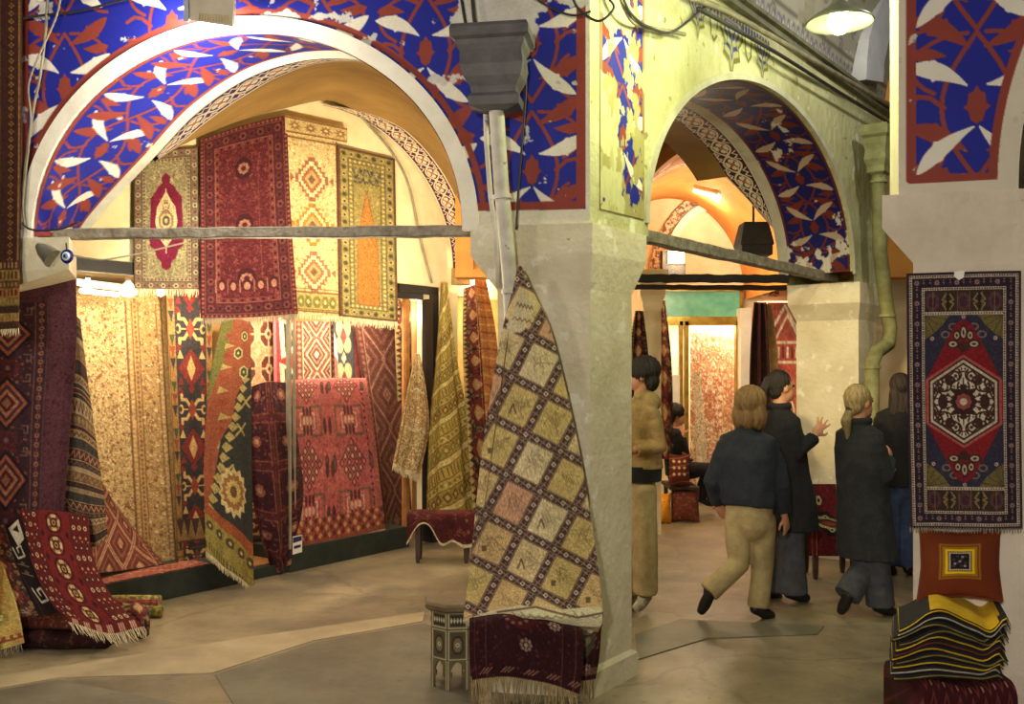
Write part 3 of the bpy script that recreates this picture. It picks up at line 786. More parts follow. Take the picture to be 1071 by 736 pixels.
def d_pier_rug():
    w, h = 120, 270; c = Canvas(w, h, (52, 40, 54), 1.8); r = (0, 0, w, h); iv = (196, 176, 150)
    navy, red, br = (50, 46, 66), (136, 26, 32), (70, 40, 36)
    r = border(c, *r, 3, (56, 40, 50)); r = border(c, *r, 3, iv, m_sq([(74, 46, 48)], .8), 2.6)
    def mo(c_, x, y, i, s):
        if i % 3 == 0: star8(c_, x, y, 3.4, (150, 116, 110), (90, 50, 60))
        else: c_.dia(x, y, 1.4, 1.4, (130, 92, 90)); c_.dia(x, y - 2.6, .9, .9, (150, 120, 110))
    r = border(c, *r, 10, (48, 34, 48), mo, 7)
    r = border(c, *r, 3, iv, m_sq([(74, 46, 48)], .8), 2.6)
    x0, y0, x1, y1 = r; m = w / 2
    for (a, b) in ((y0, y0 + 24), (y1 - 24, y1)):
        c.rect(x0, a, x1, b, (62, 46, 34)); ym = (a + b) / 2
        for i in range(5):
            x = x0 + (i + .5) * (x1 - x0) / 5
            if i % 2 == 0: octa(c, x, ym, 7, 9, (92, 54, 62)); octa(c, x, ym, 4, 5.5, (70, 38, 48))
            else:
                for s in (-1, 1): c.line([(x + s * 2, ym - 8), (x + s * 6, ym - 2), (x + s * 2, ym), (x + s * 6, ym + 2), (x + s * 2, ym + 8)], 1.6, (140, 116, 74))
                c.rect(x - 1, ym - 9, x + 1, ym + 9, (44, 32, 34))
        for x in np.linspace(x0 + 9, x1 - 9, 6): c.line([(x, a + 2), (x, b - 2)], .8, (120, 96, 66))
        e = b if a == y0 else a
        c.rect(x0, e - 1.6, x1, e + 1.6, iv)
        for i in range(30): c.rect(x0 + i * 2.8, e - .8, x0 + i * 2.8 + 1.2, e + .8, (74, 46, 48))
    fy0, fy1 = y0 + 26, y1 - 26; c.rect(x0, fy0, x1, fy1, navy)
    field(c, (x0, fy0, x1, fy1), [(60, 56, 74), (44, 40, 62), (66, 54, 66)], 160, 1, 2, 4, 'xy')
    ym = (fy0 + fy1) / 2; hw = (x1 - x0) / 2
    for sx in (-1, 1):
        for sy in (-1, 1):
            q = (m + sx * hw, ym + sy * (fy1 - fy0) / 2)
            c.poly([q, (q[0] - sx * 26, q[1]), (q[0] - sx * 19, q[1] - sy * 10), (q[0] - sx * 9, q[1] - sy * 19), (q[0], q[1] - sy * 25)], (112, 98, 52))
            for k in range(4): c.line([q, (q[0] - sx * (24 - 7 * k), q[1] - sy * (4 + 7 * k))], .8, (76, 62, 40))
            for (dx, dy) in ((30, 12), (22, 20)): c.ell(q[0] - sx * dx, q[1] - sy * dy, 5, 4, (120, 96, 84)); c.ell(q[0] - sx * dx, q[1] - sy * dy, 3, 2.2, navy)
    c.poly([(m, fy0 + 4), (m + 9, fy0 + 10), (m + hw, ym - 20), (m + hw, ym + 20), (m + 9, fy1 - 10), (m, fy1 - 4), (m - 9, fy1 - 10), (m - hw, ym + 20), (m - hw, ym - 20), (m - 9, fy0 + 10)], red)
    for i in range(60):
        pass
    for k, (rx, ry, cl) in enumerate([(hw - 1, 49, (176, 80, 70)), (hw - 4, 46, (70, 34, 38)), (hw - 6, 44, iv), (hw - 8.5, 41, br)]): hexa(c, m, ym, rx, ry, cl, .48)
    # ivory arabesque inside the hexagon
    cl0 = Canvas(w, h, (0, 0, 0), 1.8); hexa(cl0, m, ym, hw - 10, 38.5, (255, 0, 0), .48); c.clip = cl0.a[..., 0] > 100
    c.rect(0, 0, w, h, (206, 190, 160))
    field(c, (m - hw, ym - 40, m + hw, ym + 40), [(70, 40, 36), (58, 36, 34), (84, 46, 40)], 74, 1.6, 3.4, 21, 'xy', vine=(66, 38, 36), vw=1.9)
    c.ell(m, ym, 12, 14, (60, 34, 34)); rosette(c, m, ym, 9, (150, 70, 60), (200, 180, 150), 8); c.ell(m - 22, ym, 5, 8, (66, 38, 36)); c.ell(m + 22, ym, 5, 8, (66, 38, 36))
    c.clip = None
    for sy in (-1, 1):
        y = ym + sy * 58
        c.poly([(m - 9, y + sy * 1), (m, y - sy * 8), (m + 9, y + sy * 1), (m + 3, y + sy * 4), (m - 3, y + sy * 4)], br)
        for dx, dy, rx, ry in ((-11, 2, 7, 4.5), (11, 2, 7, 4.5), (0, 14, 4, 9), (-7, 11, 4, 6), (7, 11, 4, 6)):
            c.ell(m + dx, y + sy * dy, rx, ry, br); c.ell(m + dx, y + sy * dy, rx * .62, ry * .62, (186, 166, 136)); c.ell(m + dx, y + sy * dy, rx * .3, ry * .3, br)
    for (x, y) in ((m, fy0 + 2), (m, fy1 - 2), (m - 33, ym - 66), (m + 33, ym - 66), (m - 33, ym + 66), (m + 33, ym + 66)): star8(c, x, y, 2.8, (190, 160, 150), (90, 40, 60))
    c.noise(.05, 7); return c
def d_pillow():
    w, h = 92, 84; c = Canvas(w, h, (108, 48, 22), 1.7)
    q = 46, 38
    for s, cl in ((24.5, (150, 100, 30)), (22.5, (116, 66, 24)), (20.5, (156, 112, 30)), (17.5, (226, 186, 24)), (14.5, (150, 100, 26)), (13, (34, 26, 26))):
        c.rect(q[0] - s, q[1] - s * .92, q[0] + s, q[1] + s * .92, cl)
    for i in range(13):
        t = -12 + i * 2
        for (x, y) in ((t, -11), (t, 11), (-12, t * .92), (12, t * .92)): c.ell(q[0] + x, q[1] + y, .8, .8, (220, 214, 200))
    for i in range(4):
        for j in range(4):
            if (i + j) % 2: c.rect(q[0] - 9 + i * 4.6, q[1] - 8 + j * 4.2, q[0] - 5.6 + i * 4.6, q[1] - 5 + j * 4.2, (66, 56, 58))
    for (x, y) in ((3, -6), (-6, 3), (6, 6), (0, 0)): star8(c, q[0] + x, q[1] + y, 2, (190, 184, 176), (40, 30, 30))
    c.noise(.04, 2); return c
def d_medallion_pile():   # red rug with a column of five cream guls
    w, h = 108, 132; c = Canvas(w, h, (116, 28, 28), 1.6)
    c.rect(0, 0, 27, h, (96, 26, 26)); c.rect(w - 30, 0, w, h, (96, 26, 26))
    for y in range(5, h, 11):
        for x in (6, 14, 22, w - 25, w - 16, w - 7):
            k = (x + y) % 3
            if k == 0: rosette(c, x, y, 3, (196, 166, 120), (60, 24, 26), 6)
            elif k == 1: c.dia(x, y, 2.6, 3.4, (52, 22, 26)); c.dia(x, y, 1.2, 1.6, (206, 176, 130))
            else: c.dia(x, y, 1.8, 1.8, (200, 150, 100)); c.dia(x + 3, y + 4, 1, 1, (206, 176, 130))
    for x in (27, w - 30): c.line([(x, 0), (x, h)], 1, (60, 22, 24))
    for i in range(5):
        y = 13 + i * 24; x = 52
        octa(c, x, y, 13, 11, (72, 22, 26), .55); c.ell(x, y, 10, 9, (198, 166, 104))
        for a in range(4): c.poly([(x, y), (x + 10 * math.cos(a * PI / 2 + .5), y + 9 * math.sin(a * PI / 2 + .5)), (x + 10 * math.cos(a * PI / 2 + 1.07), y + 9 * math.sin(a * PI / 2 + 1.07))], (130, 52, 36))
        c.ell(x, y, 6, 5.4, (52, 30, 28)); rosette(c, x, y, 3.6, (170, 120, 76), (50, 26, 26), 8)
        for s in (-1, 1): c.dia(x + s * 20, y + 12, 3.4, 4.6, (60, 22, 26))
    c.rect(0, h - 12, w, h, (104, 26, 26))
    for x in range(8, w, 17):
        for k in range(3): c.line([(x + k * 3, h - 2), (x + k * 3 + 5, h - 10)], 1.7, (196, 150, 120))
    c.noise(.06, 3); return c
def d_black_white():
    w, h = 40, 100; c = Canvas(w, h, (34, 24, 24), 1.5); wt = (196, 184, 160)
    c.poly([(14, 4), (34, 0), (36, 22), (22, 28)], wt); c.poly([(20, 8), (30, 5), (30, 14)], (34, 24, 24))
    for (x, y) in ((12, 28), (16, 74)):
        c.line([(x, y), (x + 4, y + 14), (x + 16, y + 12), (x + 14, y), (x + 7, y + 2), (x + 8, y + 7)], 2.2, wt)
    for y in (48, 58): c.dia(20, y, 4, 3, (110, 80, 66)); c.line([(12, y), (28, y + 4)], 1.2, (120, 100, 86))
    c.line([(4, 0), (14, h)], 1, (84, 44, 40)); c.noise(.08, 3); return c
def d_olive_corner():
    w, h = 40, 110; c = Canvas(w, h, (190, 156, 70), 1.4); a = vnoise(c.a.shape[:2], (3, 3), 4)[..., None]
    c.a = (np.array((186, 130, 60)) * (1 - a) + np.array((204, 186, 96)) * a).astype(np.float32)
    for k, cl in enumerate([(150, 140, 66), (206, 184, 110), (96, 104, 62)]): stepdia(c, 16, 66, 15 - 4 * k, 20 - 5 * k, cl, 4)
    for x in range(0, 40, 6): c.rect(x, 92, x + 3, 98, (150, 72, 46))
    c.rect(0, 98, w, 101, (140, 70, 44)); c.noise(.06, 1); return c
def d_glow_rug():       # pale rug with an orange arabesque in the lit window at the back
    w, h = 46, 126; c = Canvas(w, h, (230, 206, 172), 1.6)
    field(c, (0, 0, w, h), [(206, 130, 84), (222, 172, 128), (190, 110, 70), (236, 220, 190)], 360, .8, 2.4, 3, 'x', vine=(204, 128, 84), vw=.9)
    c.ell(20, 60, 13, 22, (226, 190, 150)); field(c, (8, 40, 32, 82), [(196, 116, 74), (236, 214, 184)], 90, 1, 2, 5, 'xy', vine=(196, 112, 70))
    for x in (36, 38, 44): c.line([(x, 0), (x, h)], .8, (196, 136, 96))
    for y in range(2, h, 5): c.dia(41, y, 1.8, 1.8, (180, 130, 96))
    c.rect(0, 100, w, 103, (200, 150, 110)); c.noise(.04, 3); return c
def d_pink_glow():
    w, h = 34, 90; c = Canvas(w, h, (214, 92, 80), 1.6); cr = (250, 226, 190)
    c.rect(0, 0, w, 16, (190, 90, 74)); c.line([(2, 14), (16, 2), (30, 16)], 1.8, cr); c.line([(8, 16), (18, 6), (28, 16)], 1.4, cr)
    for y in (18, 27): c.line([(0, y), (w, y)], 1.3, cr)
    for x in range(1, w, 4): c.rect(x, 20, x + 2, 25, cr if x % 8 < 4 else (150, 60, 56))
    c.line([(4, 44), (16, 36), (24, 48), (18, 60), (6, 56)], 1.8, cr, closed=True); c.line([(8, 46), (16, 41), (20, 48), (15, 54), (9, 52)], 1.3, (250, 200, 160), closed=True)
    c.line([(22, 62), (34, 50)], 1.3, cr); c.line([(2, 72), (16, 66), (30, 76)], 1.5, cr); c.noise(.03, 2); return c
def d_bench_rug():
    w, h = 64, 84; c = Canvas(w, h, (104, 22, 26), 1.5)
    field(c, (0, 0, w, h), [(60, 20, 26), (84, 24, 28), (120, 40, 36)], 160, 1, 2.4, 3, 'x')
    for k, cl in enumerate([(40, 24, 26), (150, 130, 84), (46, 28, 28), (130, 40, 36)]): octa(c, w / 2, 44, 22 - 5 * k, 24 - 5.5 * k, cl)
    for i in range(10):
        a = i * PI / 5; rosette(c, w / 2 + 16 * math.cos(a), 44 + 18 * math.sin(a), 3.4, (190, 170, 110), (50, 26, 26), 6)
    star8(c, w / 2, 12, 7, (60, 24, 28), (190, 170, 120)); rosette(c, w / 2, 12, 4, (180, 156, 110), (80, 24, 26), 6)
    for x in (4, 9, w - 9, w - 4): c.line([(x, 0), (x, h)], .9, (150, 110, 80))
    c.noise(.06, 3); return c
def d_zig(w, h):
    c = Canvas(w, h, (58, 20, 24), 1.5)
    for y in range(-10, h + 10, 9):
        for x in range(-10, w, 16): c.line([(x, y), (x + 8, y + 8), (x + 16, y)], 1.3, (110, 44, 40)); c.rect(x + 7, y + 1, x + 9, y + 3, (160, 120, 104))
    c.noise(.06, 3); return c
# ================================================================ painted arabesque of the arches (unit: cm)
BLU, OXB, WHT = (30, 36, 138), (136, 58, 48), (222, 214, 198)
def leaf(c, base, tip, wd, bend, col, fl=1):
    """slender saz leaf: thin stalk, fuller outer half with a small barb on each side, pointed tip"""
    b = np.array(base, float); t = np.array(tip, float); d = t - b; L = np.hypot(*d); d /= L; n = np.array([-d[1], d[0]]) * fl
    q = np.linspace(0, 1, 26)
    body = .10 * (1 - q) + .92 * np.clip(np.sin(PI * q ** 1.35), 0, 1) ** .8
    up = body + .30 * np.clip(1 - np.abs(q - .52) / .045, 0, 1); dn = body + .28 * np.clip(1 - np.abs(q - .62) / .045, 0, 1)
    A_ = [b + d * L * a + n * (w * wd + bend * 4 * a * (1 - a)) for a, w in zip(q, up)]; B_ = [b + d * L * a + n * (-w * wd + bend * 4 * a * (1 - a)) for a, w in zip(q, dn)]
    c.poly(A_ + B_[::-1], col)
def tulip(c, x, y, s, col, up=1):
    p = [(0, -1.15), (.2, -.8), (.42, -.72), (.5, -.1), (.72, .05), (.45, .3), (.3, .85), (.1, .95), (0, 1.05)]
    q = [(x + a * s, y + b * s * up) for a, b in p]; c.poly(q + [(2 * x - a, b) for a, b in q[-2:0:-1]], col)
def arab_cell(c, x, y, k=1.0, up=1, tend=True):
    """one repeat: ogee tendrils, red leaves, a tulip and two pairs of white leaves; k scales it"""
    R = lambda a, b: (x + a * k, y + b * k * up)
    if tend:
        for s in (-1, 1):
            c.line([R(s * 15 * math.sin(PI * t / 14), -34 + t * 68 / 14) for t in range(15)], 2.1 * k, OXB)          # lens round the tulip
            c.line([R(s * (4 + 24 * math.sin(q)), -34 + 15 * (1 - math.cos(q)) * 1.0) for q in np.linspace(0, 2.5, 12)], 2.0 * k, OXB)
            c.line([R(s * (29 - 15 * math.sin(q)), 34 - 14 * (1 - math.cos(q))) for q in np.linspace(0, 2.6, 12)], 2.0 * k, OXB)
            c.line([R(s * 14, 0), R(s * 20, -5), R(s * 25, -6), R(s * 30, -3)], 2.2 * k, OXB)
    for s in (-1, 1):
        leaf(c, R(s * 4, 21), R(s * 30, 8), 4.3 * k, s * up * 2 * k, OXB, s * up)
        leaf(c, R(s * 3, -27), R(s * 29, -43), 4.5 * k, -s * up * 2 * k, OXB, -s * up)
        leaf(c, R(s * 13, -24), R(s * 30, -25), 3.2 * k, s * up * 1 * k, OXB, s * up)
        leaf(c, R(s * 4, -9.5), R(s * 31, -20), 4.3 * k, s * up * 2.5 * k, WHT, s * up)
        leaf(c, R(s * 1.0, 9.5), R(s * 26, 31), 3.9 * k, -s * up * 2 * k, WHT, -s * up)
    tulip(c, x, y, 8.2 * k, OXB, up)
def wear(c, amt, seed, col=(206, 198, 182), cells=(5, 8), region=None):
    n = vnoise(c.a.shape[:2], cells, seed, 6)
    th = 1 - amt
    if region is not None: n = n + region
    m = n > th; c.a[m] = np.array(col) * (0.92 + .12 * vnoise(c.a.shape[:2], (30, 40), seed + 1, 3)[m][:, None])
def scroll(n, w=24., per=46., gnd=(46, 32, 92), cr=(224, 212, 186), res=2.4):
    """interlaced scroll band, n repeats long"""
    c = Canvas(per * n, w, cr, res); L = per * n; m = w / 2
    c.rect(0, 1.6, L, w - 1.6, gnd)
    for sgn in (1, -1):
        c.line([(x, m + sgn * (m - 5) * math.sin(2 * PI * x / per)) for x in np.arange(-3, L + 3, 1.5)], 1.6, cr)
    for i in range(2 * n + 1):
        x = i * per / 2
        for s in (-1, 1):
            c.line([(x + 9 * math.cos(a) * s, m + s * 5.0 + 3.4 * math.sin(a)) for a in np.linspace(-.4, 3.6, 9)], 1.0, cr)
            c.line([(x + s * 6, m + 9), (x + s * 3, m + 5.4), (x, m + 8.6)], 1.2, cr); c.line([(x + s * 6, m - 9), (x + s * 3, m - 5.4), (x, m - 8.6)], 1.2, cr)
        xm = x + per / 4
        for k in range(4):
            a = k * PI / 2; c.ell(xm + 4.6 * math.cos(a), m + 3.6 * math.sin(a), 2.7, 2.1, cr)
        c.ell(xm, m, 2.0, 2.0, (170, 96, 60))
        for s in (-1, 1): c.line([(xm + s * 8, m - 3), (xm + s * 10, m), (xm + s * 8, m + 3)], 1.1, cr)
    return c
# ================================================================ materials
RUG = attr_mat('woven_wool', bump=.25, wear=.10, wscale=5)
PAINT = attr_mat('painted_plaster', rough=.62, bump=.12, bscale=40, wear=.07, wscale=4)
CREAM = surf('cream_plaster', (226, 216, 190), (206, 194, 164), 3, .8, .35, spots=[((150, 136, 108), 22, .68)], bscale=30)
PIERM = surf('rough_whitewash', (222, 212, 186), (200, 188, 158), 3, .9, .4, spots=[((150, 134, 104), 30, .73), ((228, 220, 202), 9, .62)], bscale=26, bdist=.02)
PIERW = surf('pinkish_whitewash', (222, 208, 188), (202, 186, 164), 3, .9, .35, spots=[((176, 158, 134), 28, .74)], bscale=26, bdist=.02)
ARCW = surf('arcade_plaster', (206, 204, 160), (176, 170, 122), 2.2, .85, .5, spots=[((140, 130, 84), 11, .66), ((222, 220, 190), 5, .64)], bscale=14, bdist=.04)
YEL = surf('ochre_vault', (150, 116, 58), (130, 98, 46), 2.0, .8, .2)
RINGW = surf('white_arch_edge', (242, 236, 220), (228, 220, 202), 6, .7, .15)
GREYR = surf('grey_arch_edge', (200, 196, 176), (176, 170, 148), 6, .8, .2)  # greyer version of the white arch edge
SHOPW = surf('shop_wall', (240, 224, 180), (228, 208, 160), 5, .85, .1)
DKGREEN = surf('dark_green_paint', (44, 52, 44), (30, 36, 32), 8, .5, .2, spots=[((150, 150, 130), 40, .74)])
BLACKF = surf('black_frame', (34, 30, 26), (26, 22, 20), 8, .4, .1)
WOOD = surf('honey_wood', (176, 120, 62), (140, 90, 44), 9, .6, .2)
DKWOOD = surf('dark_wood', (70, 46, 30), (48, 30, 22), 12, .6, .2)
BEAM = surf('weathered_beam', (158, 148, 130), (112, 102, 86), 14, .85, .6, bscale=40)
DKBEAM = surf('sooty_beam', (46, 34, 28), (30, 24, 20), 14, .8, .4)
LEAD = surf('grey_lead', (98, 94, 94), (76, 72, 74), 7, .55, .2)
PIPEW = surf('whitewashed_pipe', (214, 208, 196), (184, 176, 160), 7, .6, .2, spots=[((130, 120, 104), 18, .68)])
PIPEG = surf('greenish_pipe', (150, 148, 100), (116, 112, 70), 7, .6, .2)
CABLE = surf('black_cable', (44, 40, 38), (30, 28, 28), 9, .6, .1)
CABLEG = surf('grey_cable', (150, 140, 116), (112, 104, 84), 9, .7, .1)
TEAL = surf('teal_glazed_panel', (120, 200, 176), (90, 172, 150), 6, .3, .1)
GOLD = surf('gold_frame', (190, 160, 70), (150, 120, 44), 8, .35, .1, metal=.6)
GLASS = glass_mat()
FR_CREAM = surf('cream_fringe', (224, 208, 170), (190, 172, 134), 30, .9, .1)
FR_GREY = surf('grey_fringe', (150, 138, 118), (112, 100, 84), 30, .9, .1)
FR_TAN = surf('tan_fringe', (176, 152, 104), (140, 118, 78), 30, .9, .1)
ENAMEL = surf('grey_enamel', (120, 120, 104), (96, 96, 84), 8, .4, .05)
WHITEP = surf('white_card', (236, 232, 220), (226, 222, 208), 8, .5, .05)
ORANGEV = surf('lamplit_orange_vault', (206, 140, 60), (190, 120, 50), 3, .8, .2)
# ---------------------------------------------------------------- floor
def floor_mat():
    m, t, b = nt('stone_floor'); L = t.links.new; co = N(t, 'TexCoord')
    def noi(sc, d=8, vec=None):
        n = N(t, 'TexNoise'); n.inputs['Scale'].default_value = sc; n.inputs['Detail'].default_value = d; n.inputs['Roughness'].default_value = .65
        L(vec or co.outputs['Object'], n.inputs['Vector']); return n.outputs[0]
    r = N(t, 'ValToRGB'); e = r.color_ramp.elements; e[0].position = .34; e[1].position = .68
    e[0].color = col4((112, 102, 84)); e[1].color = col4((168, 152, 122)); q = e.new(.52); q.color = col4((142, 128, 102))
    L(noi(1.1), r.inputs[0])
    r2 = N(t, 'ValToRGB'); r2.color_ramp.elements[0].position = .50; r2.color_ramp.elements[1].position = .62
    r2.color_ramp.elements[0].color = (0, 0, 0, 1); r2.color_ramp.elements[1].color = (1, 1, 1, 1); L(noi(.7, 5), r2.inputs[0])
    mx = N(t, 'MixRGB'); L(r2.outputs[0], mx.inputs[0]); L(r.outputs[0], mx.inputs[1]); mx.inputs[2].default_value = col4((106, 98, 82))
    r3 = N(t, 'ValToRGB'); r3.color_ramp.elements[0].position = .57; r3.color_ramp.elements[1].position = .66
    r3.color_ramp.elements[0].color = (0, 0, 0, 1); r3.color_ramp.elements[1].color = (.6, .6, .6, 1); L(noi(14, 8), r3.inputs[0])
    m2 = N(t, 'MixRGB'); L(r3.outputs[0], m2.inputs[0]); L(mx.outputs[0], m2.inputs[1]); m2.inputs[2].default_value = col4((104, 94, 80))
    vo = N(t, 'TexVoronoi', feature='DISTANCE_TO_EDGE'); vo.inputs['Scale'].default_value = .62
    wn = N(t, 'TexNoise'); wn.inputs['Scale'].default_value = 1.6; wn.inputs['Detail'].default_value = 6; L(co.outputs['Object'], wn.inputs['Vector'])
    va = N(t, 'VectorMath', operation='MULTIPLY_ADD'); L(wn.outputs['Color'], va.inputs[0]); va.inputs[1].default_value = (.5, .5, .5); L(co.outputs['Object'], va.inputs[2]); L(va.outputs[0], vo.inputs['Vector'])
    r4 = N(t, 'ValToRGB'); r4.color_ramp.elements[0].position = .004; r4.color_ramp.elements[1].position = .012; r4.color_ramp.elements[0].color = (.32, .32, .32, 1); r4.color_ramp.elements[1].color = (0, 0, 0, 1); L(vo.outputs['Distance'], r4.inputs[0])
    m3 = N(t, 'MixRGB'); L(r4.outputs[0], m3.inputs[0]); L(m2.outputs[0], m3.inputs[1]); m3.inputs[2].default_value = col4((74, 66, 54))
    L(m3.outputs[0], b.inputs['Base Color'])
    mr = N(t, 'MapRange'); mr.inputs[3].default_value = .22; mr.inputs[4].default_value = .62; L(noi(2.3), mr.inputs[0]); L(mr.outputs[0], b.inputs['Roughness'])
    bp = N(t, 'Bump'); bp.inputs['Strength'].default_value = .35; bp.inputs['Distance'].default_value = .02; L(noi(7, 10), bp.inputs['Height']); L(bp.outputs[0], b.inputs['Normal'])
    return m
FLOORM = floor_mat()
SLABG = surf('grey_slab', (120, 114, 96), (94, 88, 74), 2.2, .55, .3, spots=[((96, 88, 76), 18, .66)], bscale=9)
SLABC = surf('pale_cement', (176, 160, 128), (140, 126, 100), 1.6, .6, .3, spots=[((130, 118, 98), 20, .70)], bscale=9)
m = MB(); m.add([(-9, 1.2, 0), (12, 1.2, 0), (12, 18, 0), (-9, 18, 0)], [(0, 1, 2, 3)]); m.add([(-9, 1.2, -.2), (12, 1.2, -.2), (12, 18, -.2), (-9, 18, -.2)], [(3, 2, 1, 0)])
struct('floor', m, FLOORM)
def fl(px, py, z=0): 
    Y = (EYE - z) * 1000.0 / (py - 386.0); return ((px - 535.5) / 1000 * Y, Y, z)
def slab(name, pts, mat, th=.006):
    p = [fl(*q) for q in pts]; mb = MB(); n = len(p)
    mb.rings([[(x, y, .0005) for x, y, z in p], [(x, y, th) for x, y, z in p]])
    return struct(name, mb, mat)
slab('floor_paving', [(-90, 738), (62, 712), (215, 742), (-90, 790)], SLABG, .008)
slab('floor_paving_strip', [(225, 706), (330, 672), (444, 652), (486, 668), (490, 746), (250, 746)], SLABG, .005)
slab('floor_paving_pale', [(-60, 716), (250, 668), (444, 640), (442, 650), (328, 670), (222, 704), (60, 709), (-60, 730)], SLABC, .004)
slab('floor_paving_step', [(664, 664), (712, 648), (862, 655), (855, 664), (740, 668), (668, 690)], SLABG, .007)
# ---------------------------------------------------------------- helpers for arched walls
def arch_z(s, e):                     # e = (centre, half span, spring, rise); None outside
    t = (s - e[0]) / e[1]
    return None if abs(t) >= 1 else e[2] + e[3] * math.sqrt(max(0, 1 - t * t))
def wall_arch(name, pl, s0, s1, z0, z1, arcs, mat, th, n=60):
    ss = set(np.linspace(s0, s1, 14))
    for e in arcs:
        for q in np.linspace(0, PI, n): ss.add(e[0] - e[1] * math.cos(q))
    ss = sorted(v for v in ss if s0 <= v <= s1); mb = MB()
    def low(s, mid):
        for e in arcs:
            if abs(mid - e[0]) < e[1]: return e[2] + e[3] * math.sqrt(max(0, 1 - min(1, ((s - e[0]) / e[1]) ** 2)))
        return z0
    for a, b in zip(ss[:-1], ss[1:]):
        if b - a < 1e-6: continue
        mid = (a + b) / 2; za, zb = low(a, mid), low(b, mid)
        f = [pl_sz(pl, a, za), pl_sz(pl, b, zb), pl_sz(pl, b, z1), pl_sz(pl, a, z1)]
        g = [pl_sz(pl, a, za, -th), pl_sz(pl, b, zb, -th), pl_sz(pl, b, z1, -th), pl_sz(pl, a, z1, -th)]
        mb.add(f, [(0, 1, 2, 3)]); mb.add(g, [(3, 2, 1, 0)]); mb.add([f[0], f[1], g[1], g[0]], [(0, 1, 2, 3)]); mb.add([f[3], f[2], g[2], g[3]], [(0, 1, 2, 3)])
    for s in (s0, s1):
        mb.add([pl_sz(pl, s, z0), pl_sz(pl, s, z1), pl_sz(pl, s, z1, -th), pl_sz(pl, s, z0, -th)], [(0, 1, 2, 3)])
    return struct(name, mb, mat)
def soffit(name, pl, e, canvas, t0, t1, th0=0, th1=PI, drop=0, mat=None, off=0.):
    """curved under-side of an arch: rows follow the curve, columns go back through the wall"""
    img = canvas.get(); h, w = img.shape[:2]
    q = np.linspace(th0, th1, h)[:, None]; t = np.linspace(t0, t1, w)[None, :]
    s = e[0] - (e[1] - off) * np.cos(q) + 0 * t; z = e[2] + (e[3] - off) * np.sin(q) + 0 * t
    P = pl_sz(pl, s, z, -t + 0 * q)
    return tag(link(name, grid_mesh(name, P, img), mat or PAINT), kind='structure')
def strip(name, pl, e, t0, t1, mat, th0=0, th1=PI, off=.0, n=80, dth=.02):
    mb = MB(); rings = []
    for i in range(n + 1):
        q = th0 + (th1 - th0) * i / n
        f = lambda o, t: pl_sz(pl, e[0] - (e[1] - o) * math.cos(q), e[2] + (e[3] - o) * math.sin(q), -t)
        rings.append([f(off, t0), f(off, t1), f(off - dth, t1), f(off - dth, t0)])
    mb.rings(rings); return struct(name, mb, mat, smooth=False)
def ring(name, pl, e, wd, o0, o1, mat, th0=-.02, th1=PI + .02, n=90):
    mb = MB(); rings = []
    for i in range(n + 1):
        q = th0 + (th1 - th0) * i / n
        f = lambda k, o: pl_sz(pl, e[0] - (e[1] + k) * math.cos(q), e[2] + (e[3] + k) * math.sin(q), o)
        rings.append([f(0, o0), f(wd, o0), f(wd, o1), f(0, o1)])
    mb.rings(rings); return struct(name, mb, mat)
# ---------------------------------------------------------------- front arch (left)
sL, sR = s_of(PF, 35), s_of(PF, 484)
EF = ((sL + sR) / 2, (sR - sL) / 2, 2.53, 1.13)
Z1 = 4.35; S0 = s_of(PF, 12)
def front_canvas():
    W = (0 - S0) * 100; Hh = (Z1 - 2.53) * 100; c = Canvas(W, Hh, BLU, 2.0)
    def cm(px, py):
        p = F(px, py); return (float(np.dot(p[:2] - PF[0], PF[1])) - S0) * 100, (Z1 - p[2]) * 100
    mid = cm(250, 0)[0]; k = .93
    X = (np.arange(c.a.shape[1]) + .5) / c.kx
    c.clip = np.broadcast_to((X >= mid)[None], c.a.shape[:2])
    for i in range(-3, 3):
        for j in range(-2, 2): arab_cell(c, *cm(445 + 111 * i, 54 + 133 * j - (9 if i == 1 else 0)), k=k)
    c.clip = np.broadcast_to((X < mid)[None], c.a.shape[:2])
    for i in range(-1, 4):
        for j in range(-2, 3): arab_cell(c, *cm(68 + 112 * i, 92 - 66 * (i % 2) + 133 * j), k=k)
    c.clip = None
    # oxblood lines: round the arch and along the panel edges
    q = np.linspace(0, PI, 120)
    c.line([((EF[0] - (EF[1] + .118) * math.cos(t) - S0) * 100, (Z1 - EF[2] - (EF[3] + .118) * math.sin(t)) * 100) for t in q], 3.4, OXB)
    xr = cm(607, 100)[0]; xl = cm(27, 100)[0]; yb = cm(607, 214)[1]; yb2 = cm(488, 216)[1]
    c.rect(xr - 2.5, 0, xr + 2.5, yb, OXB); c.rect(xl - 2, 0, xl + 2, Hh, OXB)
    c.line([(cm(488, 215)[0], yb2), (xr, yb)], 4.6, OXB)
    cre = (214, 206, 188)
    c.rect(xr + 2.5, 0, W, Hh, cre); c.rect(0, 0, xl - 2, Hh, (196, 178, 140))
    x0 = cm(470, 216)[0]; c.poly([(x0, yb2 + 2.3), (xr + 4, yb + 2.3), (W, Hh), (x0, Hh)], cre)
    # flaked paint near the top by the hopper and small chips
    YY = (np.arange(c.a.shape[0]) + .5)[:, None] / c.ky; XX = X[None]
    px_, py_ = cm(545, 5); py_ = max(py_, 0)
    d = np.sqrt(((XX - px_) / 62) ** 2 + ((YY - py_) / 38) ** 2); reg = np.clip(1 - d, 0, 1) * .62
    px2, _ = cm(330, 5); d2 = np.sqrt(((XX - px2) / 40) ** 2 + ((YY - py_) / 10) ** 2); reg = np.maximum(reg, np.clip(1 - d2, 0, 1) * .45)
    wear(c, .25, 11, (200, 194, 186), (9, 16), reg)
    wear(c, .262, 5, (196, 190, 184), (24, 40))
    c.noise(.02, 3, 3); return c
